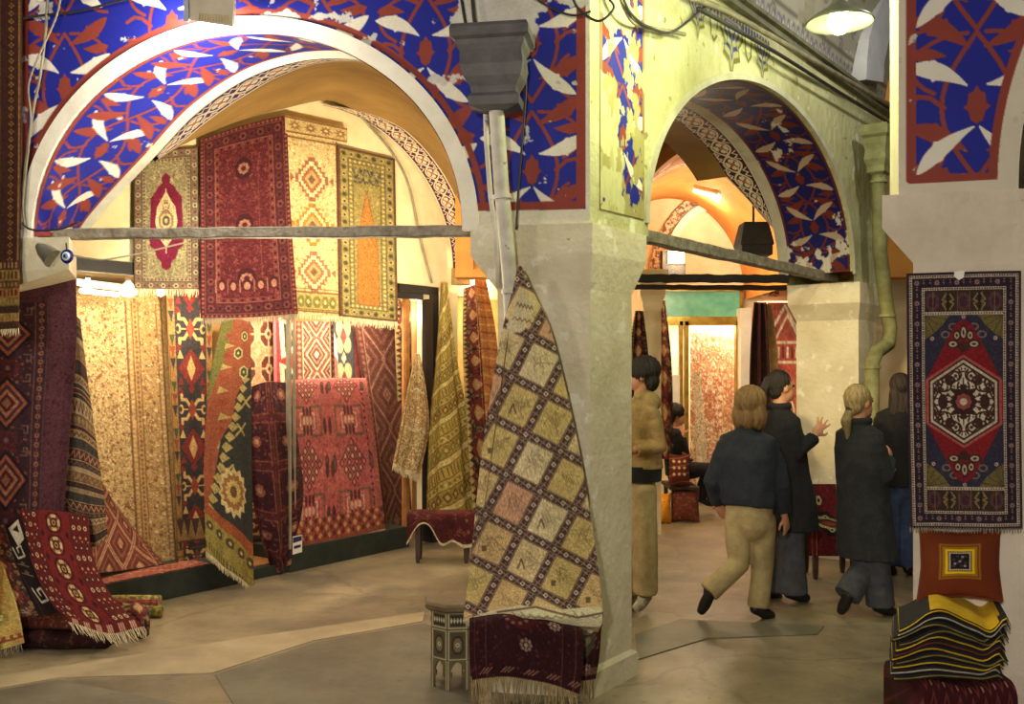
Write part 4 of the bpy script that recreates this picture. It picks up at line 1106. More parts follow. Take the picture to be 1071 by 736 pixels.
def front_wall():
    img = front_canvas().get(); h, w = img.shape[:2]
    s = np.linspace(S0, 0, w)[None, :]; z = np.linspace(Z1, 2.53, h)[:, None]
    P = pl_sz(PF, s + 0 * z, z + 0 * s, .0)
    sc, zc = (s[:, 1:] + s[:, :-1]) / 2, (z[1:] + z[:-1]) / 2
    inside = ((sc - EF[0]) / (EF[1] + .03)) ** 2 + ((zc - EF[2]) / (EF[3] + .03)) ** 2 < 1
    return tag(link('wall_front', grid_mesh('wall_front', P, img, keep=~inside), PAINT), kind='structure')
front_wall()
wall_arch('wall_front_back', (PF[0] - PF[2] * .012, PF[1], PF[2]), S0, -.02, 2.53, Z1, [(EF[0] + .12, EF[1] + .22, 2.53, EF[3] + .14)], CREAM, .50)
ring('arch_trim_1', PF, EF, .088, -.03, .02, RINGW)
def soffit_canvas(w, L, k, per, off=0):
    c = Canvas(w, L, BLU, 1.75 if w < 50 else 1.35); y = off; i = 0
    while y < L + per:
        arab_cell(c, w / 2, y, k, 1 if y < L / 2 else -1); y += per; i += 1
    for x in (0, w - 2.6): c.rect(x, 0, x + 2.6, L, OXB)
    c.rect(0, 0, w, 3, OXB); c.rect(0, L - 3, w, L, OXB)
    return c
# the passage behind the front arch runs obliquely, so its rear edge is a wider, lower-haunched curve
def resample(P, n):
    P = spline1(np.array(P, float), 240); d = np.r_[0, np.cumsum(np.linalg.norm(np.diff(P, axis=0), axis=1))]; t = np.linspace(0, d[-1], n)
    return np.stack([np.interp(t, d, P[:, k]) for k in range(3)], -1)
def loft_img(name, c0, c1, img, bulge=0.):
    """coloured surface between two curves; image rows follow the curves, columns cross from c0 to c1"""
    h, w = img.shape[:2]; a_, b_ = resample(c0, h)[:, None], resample(c1, h)[:, None]; u = np.linspace(0, 1, w)[None, :, None]
    return tag(link(name, grid_mesh(name, a_ + (b_ - a_) * u, img), PAINT), kind='structure')
front_c = [pl_sz(PF, EF[0] - (EF[1] - .006) * math.cos(q), EF[2] + (EF[3] - .006) * math.sin(q), .0) for q in np.linspace(0, PI, 60)]
BK = [(79, 245), (96, 222), (120, 195), (153, 160), (197, 113), (250, 76), (300, 58), (345, 53), (390, 58), (440, 78), (484, 116), (512, 170), (530, 240)]
back_c = [F(x, y, -.45) for x, y in BK]
def inward(P, k):
    P = np.array(P); t = np.gradient(P, axis=0); n_ = np.stack([t[:, 2] * PF[1][0], t[:, 2] * PF[1][1], -(t[:, 0] * PF[1][0] + t[:, 1] * PF[1][1])], -1); n_ /= np.linalg.norm(n_, axis=1, keepdims=True); return P + n_ * k
cs = soffit_canvas(52, 380, .75, 50, 12); wear(cs, .225, 21, (206, 198, 182), (40, 8)); loft_img('arch_soffit_1', front_c, back_c, cs.get())
bk = resample(back_c, 90); mdir = -np.r_[PF[2], 0]
m = MB(); i1 = inward(bk, .0); i2 = inward(bk + mdir * .05, .03)
m.rings([[i1[i], i2[i], i2[i] + np.array([0, 0, .02]) + mdir * .02, i1[i] + np.array([0, 0, .02])] for i in range(90)]); struct('arch_trim_2', m, GREYR)
bo = [tuple(v) for v in i2]
BI = [(166, 166), (190, 149), (218, 126), (250, 104), (292, 80), (335, 66), (385, 66), (440, 86), (484, 124), (510, 176), (528, 246)]
k0 = int(np.argmin(np.linalg.norm(i2 - F(160, 160, -.5), axis=1)))
inner_c = [F(x, y, -.74) for x, y in BI]
img = np.swapaxes(scroll(7, w=24., per=46.).get(), 0, 1); loft_img('arch_scroll_1', i2[k0:], inner_c, img)
# the lunette of the shop wall and the ochre vault between
sc0 = s_of(PS, 350)
EL_ = lambda q: (sc0 - (1.8 if q < PI / 2 else 1.62) * math.cos(q), 2.75 + 1.35 * math.sin(q))
LO = lambda q: .26 * np.clip((np.asarray(q) - PI * .46) / (PI * .16), 0, 1) ** .8
def lun_band():
    img = np.swapaxes(scroll(7, cr=(206, 190, 156), gnd=(66, 28, 62)).get(), 0, 1); h, w = img.shape[:2]
    qs = np.linspace(PI * .47, PI, h); u = np.linspace(0, 1, w)
    s = np.array([EL_(q)[0] for q in qs])[:, None] + 0 * u[None]; z = np.array([EL_(q)[1] for q in qs])[:, None] + 0 * u[None]
    return tag(link('arch_scroll_2', grid_mesh('b', pl_sz(PS, s, z, .02 + LO(qs)[:, None] * u[None] + 0 * s), img), PAINT), kind='structure')
lun_band()
def vault():
    n = 60; m_ = 14; mb = MB(); rows = []
    ia = resample(inner_c, n + 1)
    lb = resample([S(x, y, .03) for x, y in ((162, 169), (185, 155), (211, 142), (255, 125), (299, 113), (342, 105))] + [S3_(EL_(q), .02 + float(LO(q))) for q in np.linspace(PI * .52, PI, 14)], n + 1)
    for i in range(n + 1):
        f = i / n; a, b = ia[i], lb[i]
        rows.append([a + (b - a) * (j / m_) + np.array([0, 0, .06 * math.sin(PI * j / m_) * math.sin(PI * f)]) for j in range(m_ + 1)])
    mb.rings(rows, closed=False, caps=False)
    return struct('ceiling_vault', mb, YEL, smooth=True)
def S3_(sz, o): return pl_sz(PS, sz[0], sz[1], o)
vault()
# ---------------------------------------------------------------- side arcade (right arch)
EA = (2.5, 1.867, 2.63, 1.19); EA2 = (7.15, 1.867, 2.63, 1.19)
wall_arch('wall_arcade', PA, 0.0, 10.2, 2.53, 4.24, [EA, EA2], ARCW, .62)
soffit_c = soffit_canvas(62, 480, .88, 58, 20); soffit_c.a *= np.array((.80, .72, .66), np.float32); wear(soffit_c, .245, 8, (206, 198, 182), (26, 6));  # same soffit paint darkened, standing in for the dimmer light here
YY = (np.arange(soffit_c.a.shape[0]) + .5)[:, None] / soffit_c.ky
wear(soffit_c, .2, 15, (210, 200, 180), (40, 8), np.clip((YY - 432) / 30, 0, 1) * .30 + 0 * soffit_c.a[..., 0])
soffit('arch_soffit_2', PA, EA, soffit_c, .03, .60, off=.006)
strip('arch_trim_3', PA, EA, .60, .70, GREYR, off=.008)
ring('arch_trim_4', PA, EA, .045, -.01, .012, GREYR)
def band_full(name, pl, e, t0, wd, nrep, gnd, cr, th1=PI, ramp=0):
    img = np.swapaxes(scroll(nrep, gnd=gnd, cr=cr).get(), 0, 1); h, w = img.shape[:2]
    q = np.linspace(0, th1, h)[:, None]; u = np.linspace(0, 1, w)[None]
    if ramp: wd = wd * np.clip((th1 - q) / ramp, .02, 1) ** .8
    return tag(link(name, grid_mesh(name, pl_sz(pl, e[0] - e[1] * np.cos(q) + 0 * u, e[2] + e[3] * np.sin(q) + 0 * u, -(t0 + wd * u) + 0 * q), img), PAINT), kind='structure')
band_full('arch_scroll_3', PA, EA, .70, .27, 9, (60, 30, 44), (222, 206, 176), PI * .88, .45)
strip('ceiling_vault_arcade', PA, EA, .955, 1.25, YEL, th1=PI * .74, off=.0, n=60)
# peeled painted strip beside the pier corner
def peel_panel():
    s0, s1 = s_of(PA, 627), s_of(PA, 673); W = (s1 - s0) * 100; c = Canvas(W, 172, BLU, 2.0)
    for y in (-10, 58, 126): arab_cell(c, W / 2, y, .92)
    for x in (0, W - 2.4): c.rect(x, 0, x + 2.4, 172, (140, 110, 70))
    c.rect(0, 168, W, 172, (150, 120, 80))
    XX = ((np.arange(c.a.shape[1]) + .5) / c.kx / W)[None]
    wear(c, .36, 31, (200, 196, 146), (7, 3), (.16 - .2 * np.abs(XX - .22)) + 0 * c.a[..., 0]); wear(c, .40, 77, (166, 156, 100), (12, 5)); wear(c, .33, 12, (182, 176, 120), (6, 4))
    img = c.get(); h, w = img.shape[:2]
    s = np.linspace(s0, s1, w)[None]; z = np.linspace(4.24, 2.62, h)[:, None]
    P = pl_sz(PA, s + 0 * z, z + 0 * s, .006); o = link('trim_1', grid_mesh('trim_1', P, img, back=np.broadcast_to(-np.r_[PA[2], 0] * .02, P.shape)), PAINT); o['kind'] = 'structure'
peel_panel()
# hanging palmette ornament above the arch crown
def palmettes():
    s0, s1 = s_of(PA, 716), s_of(PA, 806); W = (s1 - s0) * 100; Hh = 62.; c = Canvas(W, Hh, (204, 202, 160), 1.6)
    g, b, p = (112, 106, 58), (74, 78, 140), (170, 166, 116)
    c.rect(0, 0, W, 1.5, (110, 104, 76))
    for i in range(int(W / 5)): c.ell(i * 5 + 2, 9, 1.7, 3.4, (72, 74, 120))
    for x, s in ((W * .13, 1.0), (W * .50, 1.45), (W * .88, 1.1)):
        for k, (f, cl) in enumerate(((1, g), (.84, p), (.66, b), (.52, p), (.34, b), (.2, p))):
            pts = [(x + f * s * a * 13, 8 + f * s * bb * 25 + (1 - f) * 7) for a, bb in ((-.9, 0), (-1, .3), (-.6, .5), (-.75, .72), (-.2, .82), (0, 1.15), (.2, .82), (.75, .72), (.6, .5), (1, .3), (.9, 0))]
            c.poly(pts, cl)
    for x in (W * .30, W * .70): c.line([(x - 6, 12), (x - 4, 26), (x, 30), (x + 4, 26), (x + 6, 12)], 2, g)
    wear(c, .22, 9, (204, 202, 160), (5, 9)); img = c.get(); h, w = img.shape[:2]
    s = np.linspace(s0, s1, w)[None]; z = np.linspace(4.22, 4.22 - Hh / 100, h)[:, None]
    P = pl_sz(PA, s + 0 * z, z + 0 * s, .004)
    dif = np.abs(img - np.array((204, 202, 160))).sum(-1) > 26; dif = dif[1:, 1:] | dif[:-1, :-1]; dif &= ((s[:, 1:] - EA[0]) / (EA[1] + .05)) ** 2 + ((z[1:] - EA[2]) / (EA[3] + .05)) ** 2 > 1; o = link('trim_2', grid_mesh('trim_2', P, img, keep=dif), PAINT); o['kind'] = 'structure'
palmettes()
# upper wall of the nave with its sooty painted scrolls, and the cornice
def upper_wall():
    c = Canvas(900, 170, (158, 152, 134), .62); r = random.Random(3); d, l, bl = (98, 94, 84), (190, 182, 162), (100, 100, 126)
    for i in range(420):
        x, y, R = r.uniform(0, 900), r.uniform(0, 170), r.uniform(4, 9); a0 = r.uniform(0, 6)
        c.line([(x + R * (1 - q / 9) * math.cos(a0 + q), y + R * (1 - q / 9) * math.sin(a0 + q)) for q in np.arange(0, 8, .6)], 1.8, r.choice((d, d, bl, l)))
    for y in (140, 163): c.rect(0, y, 900, y + 3, d)
    for i in range(90): c.ell(i * 10 + 4, 153, 3, 6, bl); c.ell(i * 10 + 4, 154, 1.5, 4, l)
    wear(c, .38, 4, (150, 144, 122), (4, 20)); img = c.get(); h, w = img.shape[:2]
    s = np.linspace(0.55, 9.55, w)[None]; z = np.linspace(5.95, 4.25, h)[:, None]
    P = pl_sz(PA, s + 0 * z, z + 0 * s, -.05 + 0 * s + (z - 4.25) * .12)
    o = link('wall_upper', grid_mesh('wall_upper', P, img, back=np.broadcast_to(-np.r_[PA[2], 0] * .12, P.shape)), PAINT); o['kind'] = 'structure'
upper_wall()
m = MB()
for (z0, z1, o) in ((4.22, 4.27, .05), (4.27, 4.30, .08)):
    q = [pl_sz(PA, s, z0, oo) for s, oo in ((.5, -.1), (10, -.1), (10, o), (.5, o))]; q2 = [pl_sz(PA, s, z1, oo) for s, oo in ((.5, -.1), (10, -.1), (10, o), (.5, o))]
    m.hexa(q, q2)
struct('trim_3', m, surf('sooty_cornice', (120, 116, 92), (92, 88, 70), 9, .8, .3))
# pale arch rib high on the nave wall
m = MB(); rr = []
for (x0, y0, x1, y1) in ((906, 83, 924, 86), (907, 62, 925, 66), (909, 40, 929, 46), (915, 18, 936, 28), (926, -4, 946, 10), (944, -26, 962, -10), (968, -44, 984, -28)):
    a, b = A(x0, y0, .10), A(x1, y1, .10); n3 = np.r_[PA[2], 0] * .16
    rr.append([a, b, b - n3, a - n3])
m.rings(rr); struct('trim_4', m, surf('pale_rib', (214, 214, 222), (198, 198, 208), 6, .7, .1))
# ---------------------------------------------------------------- piers
def pier(name, A0, B0, C0, D0, fl_ab, fl_cd, lev, mat, plinth=.04, dirA=None):
    """plan corners A,B (one face) C,D; capital flares by fl_ab beyond B and by fl_cd beyond C"""
    A0, B0, C0, D0 = [np.array(q[:2], float) for q in (A0, B0, C0, D0)]
    u = (B0 - A0) / np.linalg.norm(B0 - A0); v = (C0 - A0) / np.linalg.norm(C0 - A0)
    out = -(u + v) / np.linalg.norm(u + v) * .03
    cap = [A0 + out, B0 + u * fl_ab + out * .7, D0 + u * fl_ab + v * fl_cd, C0 + v * fl_cd + out * .7]; sh = [A0, B0, D0, C0]
    cen = (A0 + D0) / 2; pl = [q + (q - cen) / np.linalg.norm(q - cen) * plinth for q in sh]
    def lv(poly, z): return [(p[0], p[1], z) for p in poly]
    m = MB(); zt, zm, zb = lev
    m.rings([lv(pl, 0), lv(pl, .13), lv(sh, .15), lv(sh, zb), lv(sh, zb + .005)]); m.rings([lv([a + (b - a) * .04 for a, b in zip(sh, cap)], zb), lv(cap, zm), lv(cap, zt)])
    return struct(name, m, mat)
A0 = np.array([.417, 5.12]); B0 = A0 + PA[1] * .44; C0 = A0 - PF[1] * .50; D0 = B0 + (C0 - A0)
pier('pier_near', A0, B0, C0, D0, .15, .16, (2.53, 2.37, 2.18), PIERM)
a = pl_sz(PA, 4.5, 0); b = pl_sz(PA, 5.0, 0); c_ = pl_sz(PA, 4.5, 0, -.58); d_ = pl_sz(PA, 5.0, 0, -.58)
pier('pier_far', a, a + (a - a) + np.r_[-PA[2], 0] * .58, b, d_, .03, .10, (2.53, 2.36, 2.21), PIERM)
mcap = MB(); e1 = [pl_sz(PA, s, 0, o)[:2] for s, o in ((4.38, .05), (5.05, .05), (5.05, -.62), (4.38, -.62))]; e0 = [pl_sz(PA, s, 0, o)[:2] for s, o in ((4.5, 0), (5.0, 0), (5.0, -.58), (4.5, -.58))]
mcap.rings([[(p[0], p[1], 2.2) for p in e0], [(p[0], p[1], 2.35) for p in e1], [(p[0], p[1], 2.535) for p in e1]]); struct('pier_far_capital', mcap, PIERM)
lp = [F(px, 386, o)[:2] for px, o in ((-8, 0), (-80, 0), (-80, -.5), (-8, -.5))]
pier('pier_left', lp[0], lp[1], lp[3], lp[2], .0, .0, (2.50, 2.37, 2.2), CREAM)
m = MB(); q1 = [F(px, 386, o)[:2] for px, o in ((-80, .04), (72, .04), (80, -.5), (-80, -.5))]; q0 = [F(px, 386, o)[:2] for px, o in ((-80, .0), (-8, .0), (-8, -.48), (-80, -.48))]
m.rings([[(p[0], p[1], 2.2) for p in q0], [(p[0], p[1], 2.33) for p in q1], [(p[0], p[1], 2.52) for p in q1]]); struct('pier_left_capital', m, CREAM)
m = MB(); q = [F(px, 386, o)[:2] for px, o in ((-160, 0), (14, 0), (14, -.5), (-160, -.5))]; m.prism([tuple(p) for p in q], 2.46, 4.4); struct('wall_left', m, CREAM)
# right-hand pier (close to the viewer)
P2 = mkplane(((940 - 535.5) / 1000 * 4.3, 4.3), (1, -.30))
def R2(px, py, o=0.): return onplane(P2, px, py, o)
s2 = lambda px: s_of(P2, px)
m = MB(); q = [pl_sz(P2, s, 0, o)[:2] for s, o in ((s2(955), 0), (s2(955) + 1.2, 0), (s2(955) + 1.35, -.5), (s2(955) + .2, -.5))]; m.prism([tuple(p) for p in q], 0, 2.24); struct('pier_right', m, PIERW)
m = MB(); q1 = [pl_sz(P2, s, 0, o)[:2] for s, o in ((s2(922), .03), (s2(955) + 1.35, .03), (s2(955) + 1.5, -.55), (s2(922) + .2, -.55))]
m.rings([[(p[0], p[1], 2.225) for p in q], [(p[0], p[1], 2.38) for p in q1], [(p[0], p[1], 2.53) for p in q1]]); struct('pier_right_capital', m, PIERW)
E2 = (s2(1066) + 1.3, 1.3, 2.56, 1.5)
def right_panel():
    s0, s1 = s2(940), s2(1066) + .6; W = (s1 - s0) * 100; c = Canvas(W, 182, (206, 196, 176), 2.3)
    def cm(px, py):
        p = R2(px, py); return (float(np.dot(p[:2] - P2[0], P2[1])) - s0) * 100, (4.35 - p[2]) * 100
    x0, y0 = cm(953, 187); x1, y1 = cm(1053, 184)
    c.rect(x0, 0, x1 + 40, y1, BLU); Xc = cm(1022, 110)
    for i in (-1, 0, 1):
        arab_cell(c, Xc[0], Xc[1] - 66 * i, .95); arab_cell(c, Xc[0] + 60, Xc[1] - 33 - 66 * i, .95); arab_cell(c, Xc[0] - 60, Xc[1] - 33 - 66 * i, .95)
    c.rect(0, 0, x0, 182, (206, 196, 176)); c.rect(x0 - 2, 0, x0 + 2.2, y1, OXB); c.line([(x0, y0), (x1, y1)], 4, OXB)
    q = np.linspace(0, PI, 80); ep = [((E2[0] - (E2[1] + .10) * math.cos(t) - s0) * 100, (4.35 - E2[2] - (E2[3] + .10) * math.sin(t)) * 100) for t in q]
    c.line(ep, 4.2, OXB); c.poly([((E2[0] - (E2[1] + .085) * math.cos(t) - s0) * 100, (4.35 - E2[2] - (E2[3] + .085) * math.sin(t)) * 100) for t in q] + [(W + 300, 182)], (206, 196, 176))
    c.rect(0, max(y0, y1) + 1, W, 182, (206, 196, 176))
    wear(c, .255, 6, (196, 188, 172), (18, 16)); img = c.get(); h, w = img.shape[:2]
    s = np.linspace(s0, s1, w)[None]; z = np.linspace(4.35, 2.53, h)[:, None]; P = pl_sz(P2, s + 0 * z, z + 0 * s)
    sc, zc = (s[:, 1:] + s[:, :-1]) / 2, (z[1:] + z[:-1]) / 2
    inside = ((sc - E2[0]) / (E2[1] + .01)) ** 2 + ((zc - E2[2]) / (E2[3] + .01)) ** 2 < 1
    o = link('wall_right', grid_mesh('wall_right', P, img, keep=~inside), PAINT); o['kind'] = 'structure'
    wall_arch('wall_right_back', (P2[0] - P2[2] * .012, P2[1], P2[2]), s0 + .0, s1 + .3, 2.53, 4.35, [E2], CREAM, .42)
right_panel()
# ---------------------------------------------------------------- shop wall, platforms, windows
def S3(s, z, o=0.): return pl_sz(PS, s, z, o)
sp = lambda px: s_of(PS, px)
def spo(px, o): return float(np.dot(S(px, 386, o)[:2] - PS[0], PS[1]))
def sbox(mb, s0, s1, z0, z1, o0, o1, mi=0):
    return mb.hexa([S3(s0, z0, o0), S3(s1, z0, o0), S3(s1, z0, o1), S3(s0, z0, o1)], [S3(s0, z1, o0), S3(s1, z1, o0), S3(s1, z1, o1), S3(s0, z1, o1)], mi)
m = MB(); sbox(m, sp(-60), sp(520), 2.52, 4.7, -.12, 0); struct('wall_shop', m, SHOPW)
m = MB(); sbox(m, sp(-60), sp(258), 0, .20, -.8, 0); sbox(m, sp(258), sp(262), 0, .2, -.8, 0); struct('trim_5', m, DKGREEN)
m = MB(); sbox(m, sp(303), sp(428), 0, .20, -.8, 0); sbox(m, sp(428), spo(440, -.4), 0, .2, -.8, -.4); struct('trim_6', m, DKGREEN)
m = MB(); sbox(m, sp(262), sp(303), 0, .09, -.8, -.12); struct('trim_7', m, WOOD)
m = MB(); sbox(m, sp(262), sp(303), .0, .085, -.12, -.02); struct('trim_8', m, DKGREEN)
m = MB(); sbox(m, sp(-60), spo(440, -.9), 0, 2.6, -.95, -.85); struct('wall_display', m, surf('display_lining', (196, 150, 90), (170, 124, 70), 4, .9, .1))
m = MB(); sbox(m, sp(-60), sp(460), 2.46, 2.53, -.85, .0); struct('ceiling_display', m, surf('display_ceiling', (210, 190, 150), (190, 170, 130), 4, .9, .1))
m = MB(); sbox(m, sp(-60), sp(440), 2.44, 2.53, -.02, .035); struct('trim_9', m, BLACKF)
m = MB(); sbox(m, sp(303), sp(305), .2, 2.45, -.05, .0); sbox(m, sp(308.5), sp(309.5), .2, 2.45, -.03, .0); struct('trim_10', m, surf('aluminium', (190, 180, 156), (160, 150, 128), 8, .35, .05, metal=.5))
m = MB(); sbox(m, sp(449), sp(455), 0, 2.56, -.1, .05); sbox(m, sp(414), sp(455), 2.50, 2.58, -.1, .05); struct('trim_11', m, BLACKF)
m = MB(); sbox(m, spo(431, -.3), spo(451, -.3), 0, 2.52, -.34, -.3); sbox(m, spo(451, -.3) - .02, spo(451, -.3) + .02, 0, 2.52, -.3, -.1); struct('door_1', m, surf('pinkish_door', (222, 176, 124), (206, 158, 106), 4, .7, .1))
m = MB(); sbox(m, sp(425), sp(428.5), .2, 2.5, -.06, 0); struct('trim_12', m, WOOD)
m = MB(); sbox(m, sp(455), sp(474), 0, 2.54, -.25, .06); struct('trim_13', m, SHOPW)
m = MB(); sbox(m, sp(474), sp(600), 0, 4.2, -.7, -.55); struct('wall_shop_end', m, surf('lit_shop_end', (240, 206, 130), (220, 180, 100), 6, .8, .1))
for i, (x0, x1, zz) in enumerate(((62, 258, .2), (309.5, 425, .2))):
    m = MB(); sbox(m, sp(x0), sp(x1), zz, 2.45, -.030, -.024); o = struct('window_%d' % (i + 1), m, GLASS)
# ---------------------------------------------------------------- far shops seen through the right arch
def fbox(mb, x0, x1, y0, y1, Y, dy, mi=0):      # upright box whose front shows between these pixels at depth Y
    a, b = Q(x0, y1, Y), Q(x1, y0, Y)
    return mb.hexa([(a[0], Y, a[2]), (b[0], Y, a[2]), (b[0], Y + dy, a[2]), (a[0], Y + dy, a[2])], [(a[0], Y, b[2]), (b[0], Y, b[2]), (b[0], Y + dy, b[2]), (a[0], Y + dy, b[2])], mi)
LITW = surf('lit_cream_wall', (240, 226, 190), (228, 210, 170), 5, .85, .1)
YB = 12.5
m = MB(); fbox(m, 560, 695, 100, 528, YB, .2); fbox(m, 772, 792, 100, 528, YB, .2); fbox(m, 695, 772, 100, 300, YB, .2); fbox(m, 828, 960, 100, 528, YB, .2); fbox(m, 792, 828, 100, 315, YB, .2); struct('wall_far', m, LITW)
m = MB(); fbox(m, 640, 860, 300, 529, YB + 1.2, .1); struct('wall_far_inside', m, surf('lit_interior', (246, 222, 180), (236, 206, 158), 4, .9, .05))
m = MB(); fbox(m, 695, 775, 304, 334, YB - .06, .06); o = struct('window_3', m, TEAL)
m = MB()
for q in ((692, 778, 300, 304.5), (692, 778, 331, 336), (692, 695, 300, 336), (774, 777, 300, 336)): fbox(m, *q, YB - .1, .1)
struct('trim_14', m, GOLD)
m = MB()
for q in ((711, 714.5, 336, 528), (716.5, 720.5, 336, 528), (770, 773, 336, 528), (697, 772, 336, 340)): fbox(m, *q, YB - .12, .12)
struct('trim_15', m, GOLD)
m = MB(); fbox(m, 775, 786, 322, 500, YB - .3, .25); struct('trim_16', m, RINGW)
m = MB(); fbox(m, 721, 770, 336, 528, YB + .03, .006); struct('window_4', m, GLASS)
# slim white pilaster with moulded head behind the near pier
m = MB(); x0, x1 = Q(672, 386, 10.2)[0], Q(690, 386, 10.2)[0]; cx = (x0 + x1) / 2; hw = (x1 - x0) / 2
m.rings([[(cx + sx * hw * k, 10.2 + sy * hw * k, z) for sx, sy in ((-1, -1), (1, -1), (1, 1), (-1, 1))] for k, z in ((1, 0), (1, 2.38), (1.15, 2.42), (1.15, 2.46), (1.45, 2.53), (1.45, 2.62), (1.7, 2.70), (1.7, 2.8))]); struct('pier_slim', m, LITW)
# far transverse vault, lamp light put into its orange colour, ending in a white lunette with a scroll ring
def far_vault():
    cx = Q(748, 386, 9.6)[0]; pl = mkplane((cx, 9.4), (1, 0)); e = (0, 1.0, 2.66, 1.32)
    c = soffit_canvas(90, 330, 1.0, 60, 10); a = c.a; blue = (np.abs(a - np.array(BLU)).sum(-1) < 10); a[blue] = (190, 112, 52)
    img_c = c; soffit('arch_soffit_3', pl, e, img_c, 0, .75)
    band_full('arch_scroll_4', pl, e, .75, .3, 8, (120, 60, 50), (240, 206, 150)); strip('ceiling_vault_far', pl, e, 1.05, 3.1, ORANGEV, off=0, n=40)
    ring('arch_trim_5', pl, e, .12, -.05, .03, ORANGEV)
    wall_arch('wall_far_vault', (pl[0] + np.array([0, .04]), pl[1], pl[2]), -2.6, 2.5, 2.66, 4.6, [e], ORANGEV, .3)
    e2 = (Q(745, 386, YB)[0] - cx, .62, 2.72, 1.1); pl2 = (np.array([cx, YB - .02]), pl[1], pl[2]); ring('arch_trim_6', pl2, e2, .10, -.01, .05, RINGW)
    ring('arch_trim_7', pl2, (e2[0], .74, 2.72, 1.22), .12, -.01, .03, surf('dark_scroll_ring', (120, 84, 70), (220, 200, 160), 22, .8, .1, contrast=(.46, .54)))
far_vault()
# end of the nave behind the right pier
m = MB(); m.box((6.2, 15.5, 3), (6, .3, 6)); struct('wall_nave_end', m, surf('dim_nave_wall', (150, 140, 110), (120, 112, 88), 3, .9, .2))
# ---------------------------------------------------------------- tie beams (iron-bound timber)
def beam(name, p, q, hgt, dep, label, mat, group=None, nb=0):
    p, q = np.array(p), np.array(q); d = (q - p); L = np.linalg.norm(d); d /= L; side = np.cross(d, (0, 0, 1)); side /= np.linalg.norm(side); up = np.cross(side, d)
    m = MB(); n = 24; rr = []; g = random.Random(len(name) + nb)
    for i in range(n + 1):
        c = p + d * L * i / n; k = 1 + g.uniform(-.05, .05); w = up * g.uniform(-.004, .004)
        rr.append([c + w + side * dep / 2 * sx * k + up * hgt / 2 * sy * k for sx, sy in ((-1, -.8), (-.8, -1), (.8, -1), (1, -.8), (1, .8), (.8, 1), (-.8, 1), (-1, .8))])
    m.rings(rr); o = m.build(name, mat); tag(o, label, 'beam', group); return o
beam('tie_beam', F(33, 245, -.22), F(496, 242, -.22), .064, .07, 'long grey timber tie beam across the left painted arch', BEAM)
beam('tie_beam', A(672, 247, -.3), A(872, 291, -.3), .085, .08, 'grey timber tie beam across the right arch, ending on the far pier capital', BEAM, nb=1)
beam('tie_beam', Q(655, 291, 9.0), Q(824, 291.5, 9.0), .075, .08, 'black beam below the grey tie beam in the right arch', DKBEAM, nb=2)
beam('tie_beam', Q(655, 300, 9.9), Q(822, 301, 9.9), .05, .06, 'thin brown beam just under the black beam, in front of the teal panel', DKBEAM, nb=3)
RUG = attr_mat('rug_pile', bump=.35, wear=.14, wscale=7)
PILE = RUG
# ================================================================ rugs on the shop wall above the windows
UP = 'rugs hung in a row high on the shop wall'
def R(*rows): return rows
sheet('rug', R([(140, 160, .03), (207, 154, .03)], [(140, 302, .05), (209, 303, .05)]), S, d_prayer(), 'small olive prayer rug with a crimson niche, leftmost of the high row', 'rug', UP, wav(.008, 1.2, .5), fr=[('b', .055, FR_CREAM)])
sheet('rug', R([(209, 146, .06), (254, 131, .06), (300, 120, .06)], [(209, 235, .07), (256, 235, .08), (305, 225, .07)], [(209, 333, .09), (260, 332, .10), (313, 328, .09)]), S, d_bigred(), 'large dark red carpet with heavy borders hanging high on the shop wall', 'rug', UP, wav(.014, 1.6, 1.), fr=[('b', .06, FR_GREY)])
cr = sheet('rug', R([(298, 124, .03), (352, 135, .03)], [(300, 230, .04), (354, 235, .04)], [(304, 327, .05), (356, 331, .05)]), S, d_cream_runner(), 'pale cream runner with three stepped diamonds, hanging beside the large dark red carpet', 'rug', UP, wav(.008, 1.3, 2.), fr=[('b', .055, FR_CREAM)])
hc = Canvas(64, 22, (206, 176, 112), 1.6)
for y in (2, 19): hc.line([(0, y), (64, y)], 2.2, (140, 96, 52))
for x in (10, 26, 42, 57): star8(hc, x, 10.5, 6.5, (150, 110, 66), (226, 200, 140))
sheet('turned_over_end', R([(298, 120, .06), (363, 134, .06)], [(299, 139, .065), (363, 150, .065)]), S, hc, parent=cr)
sheet('rug', R([(353, 152, .03), (413, 166, .03)], [(356, 331, .06), (416, 337, .06)]), S, d_greengold(), 'green and gold prayer rug with an orange spire, rightmost of the high row', 'rug', UP, wav(.006, 1.2, .2), fr=[('b', .075, FR_CREAM)])
# ================================================================ rugs in the left display window
sheet('rug', R([(70, 298, -.5), (172, 300, -.5)], [(78, 450, -.5), (180, 450, -.5)], [(84, 600, -.42), (189, 586, -.42)]), S, d_beige_floral(), 'tall beige carpet covered with tiny flowers, in the left shop window', 'rug', None, wav(.012, 1.1, .4))
sheet('rug', R([(174, 300, -.36), (222, 302, -.36)], [(181, 450, -.36), (223, 450, -.36)], [(186, 592, -.30), (228, 585, -.30)]), S, d_dark_kilim(), 'dark kilim with red and yellow triangles, beside the beige flowered carpet', 'rug', None, wav(.008, 1.5, 1.))
c = d_diamond_rug(100, 90, (112, 48, 34), (176, 130, 96), (140, 74, 52), 4, 20, 22)
sheet('rug', R([(97, 492, -.44), (112, 512, -.44), (114, 518, -.44)], [(95, 540, -.36), (122, 545, -.4), (143, 556, -.4)], [(96, 600, -.14), (130, 596, -.24), (172, 590, -.30)]), S, c, 'brown and rust rug rising to a point in front of the beige flowered carpet', 'rug')
c = Canvas(110, 30, (140, 66, 50), 1.4); field(c, (0, 0, 110, 30), [(170, 90, 66), (110, 44, 40), (190, 120, 84)], 260, .8, 2.2, 5, 'x', geo=True)
s0, s1 = sp(92), sp(222)
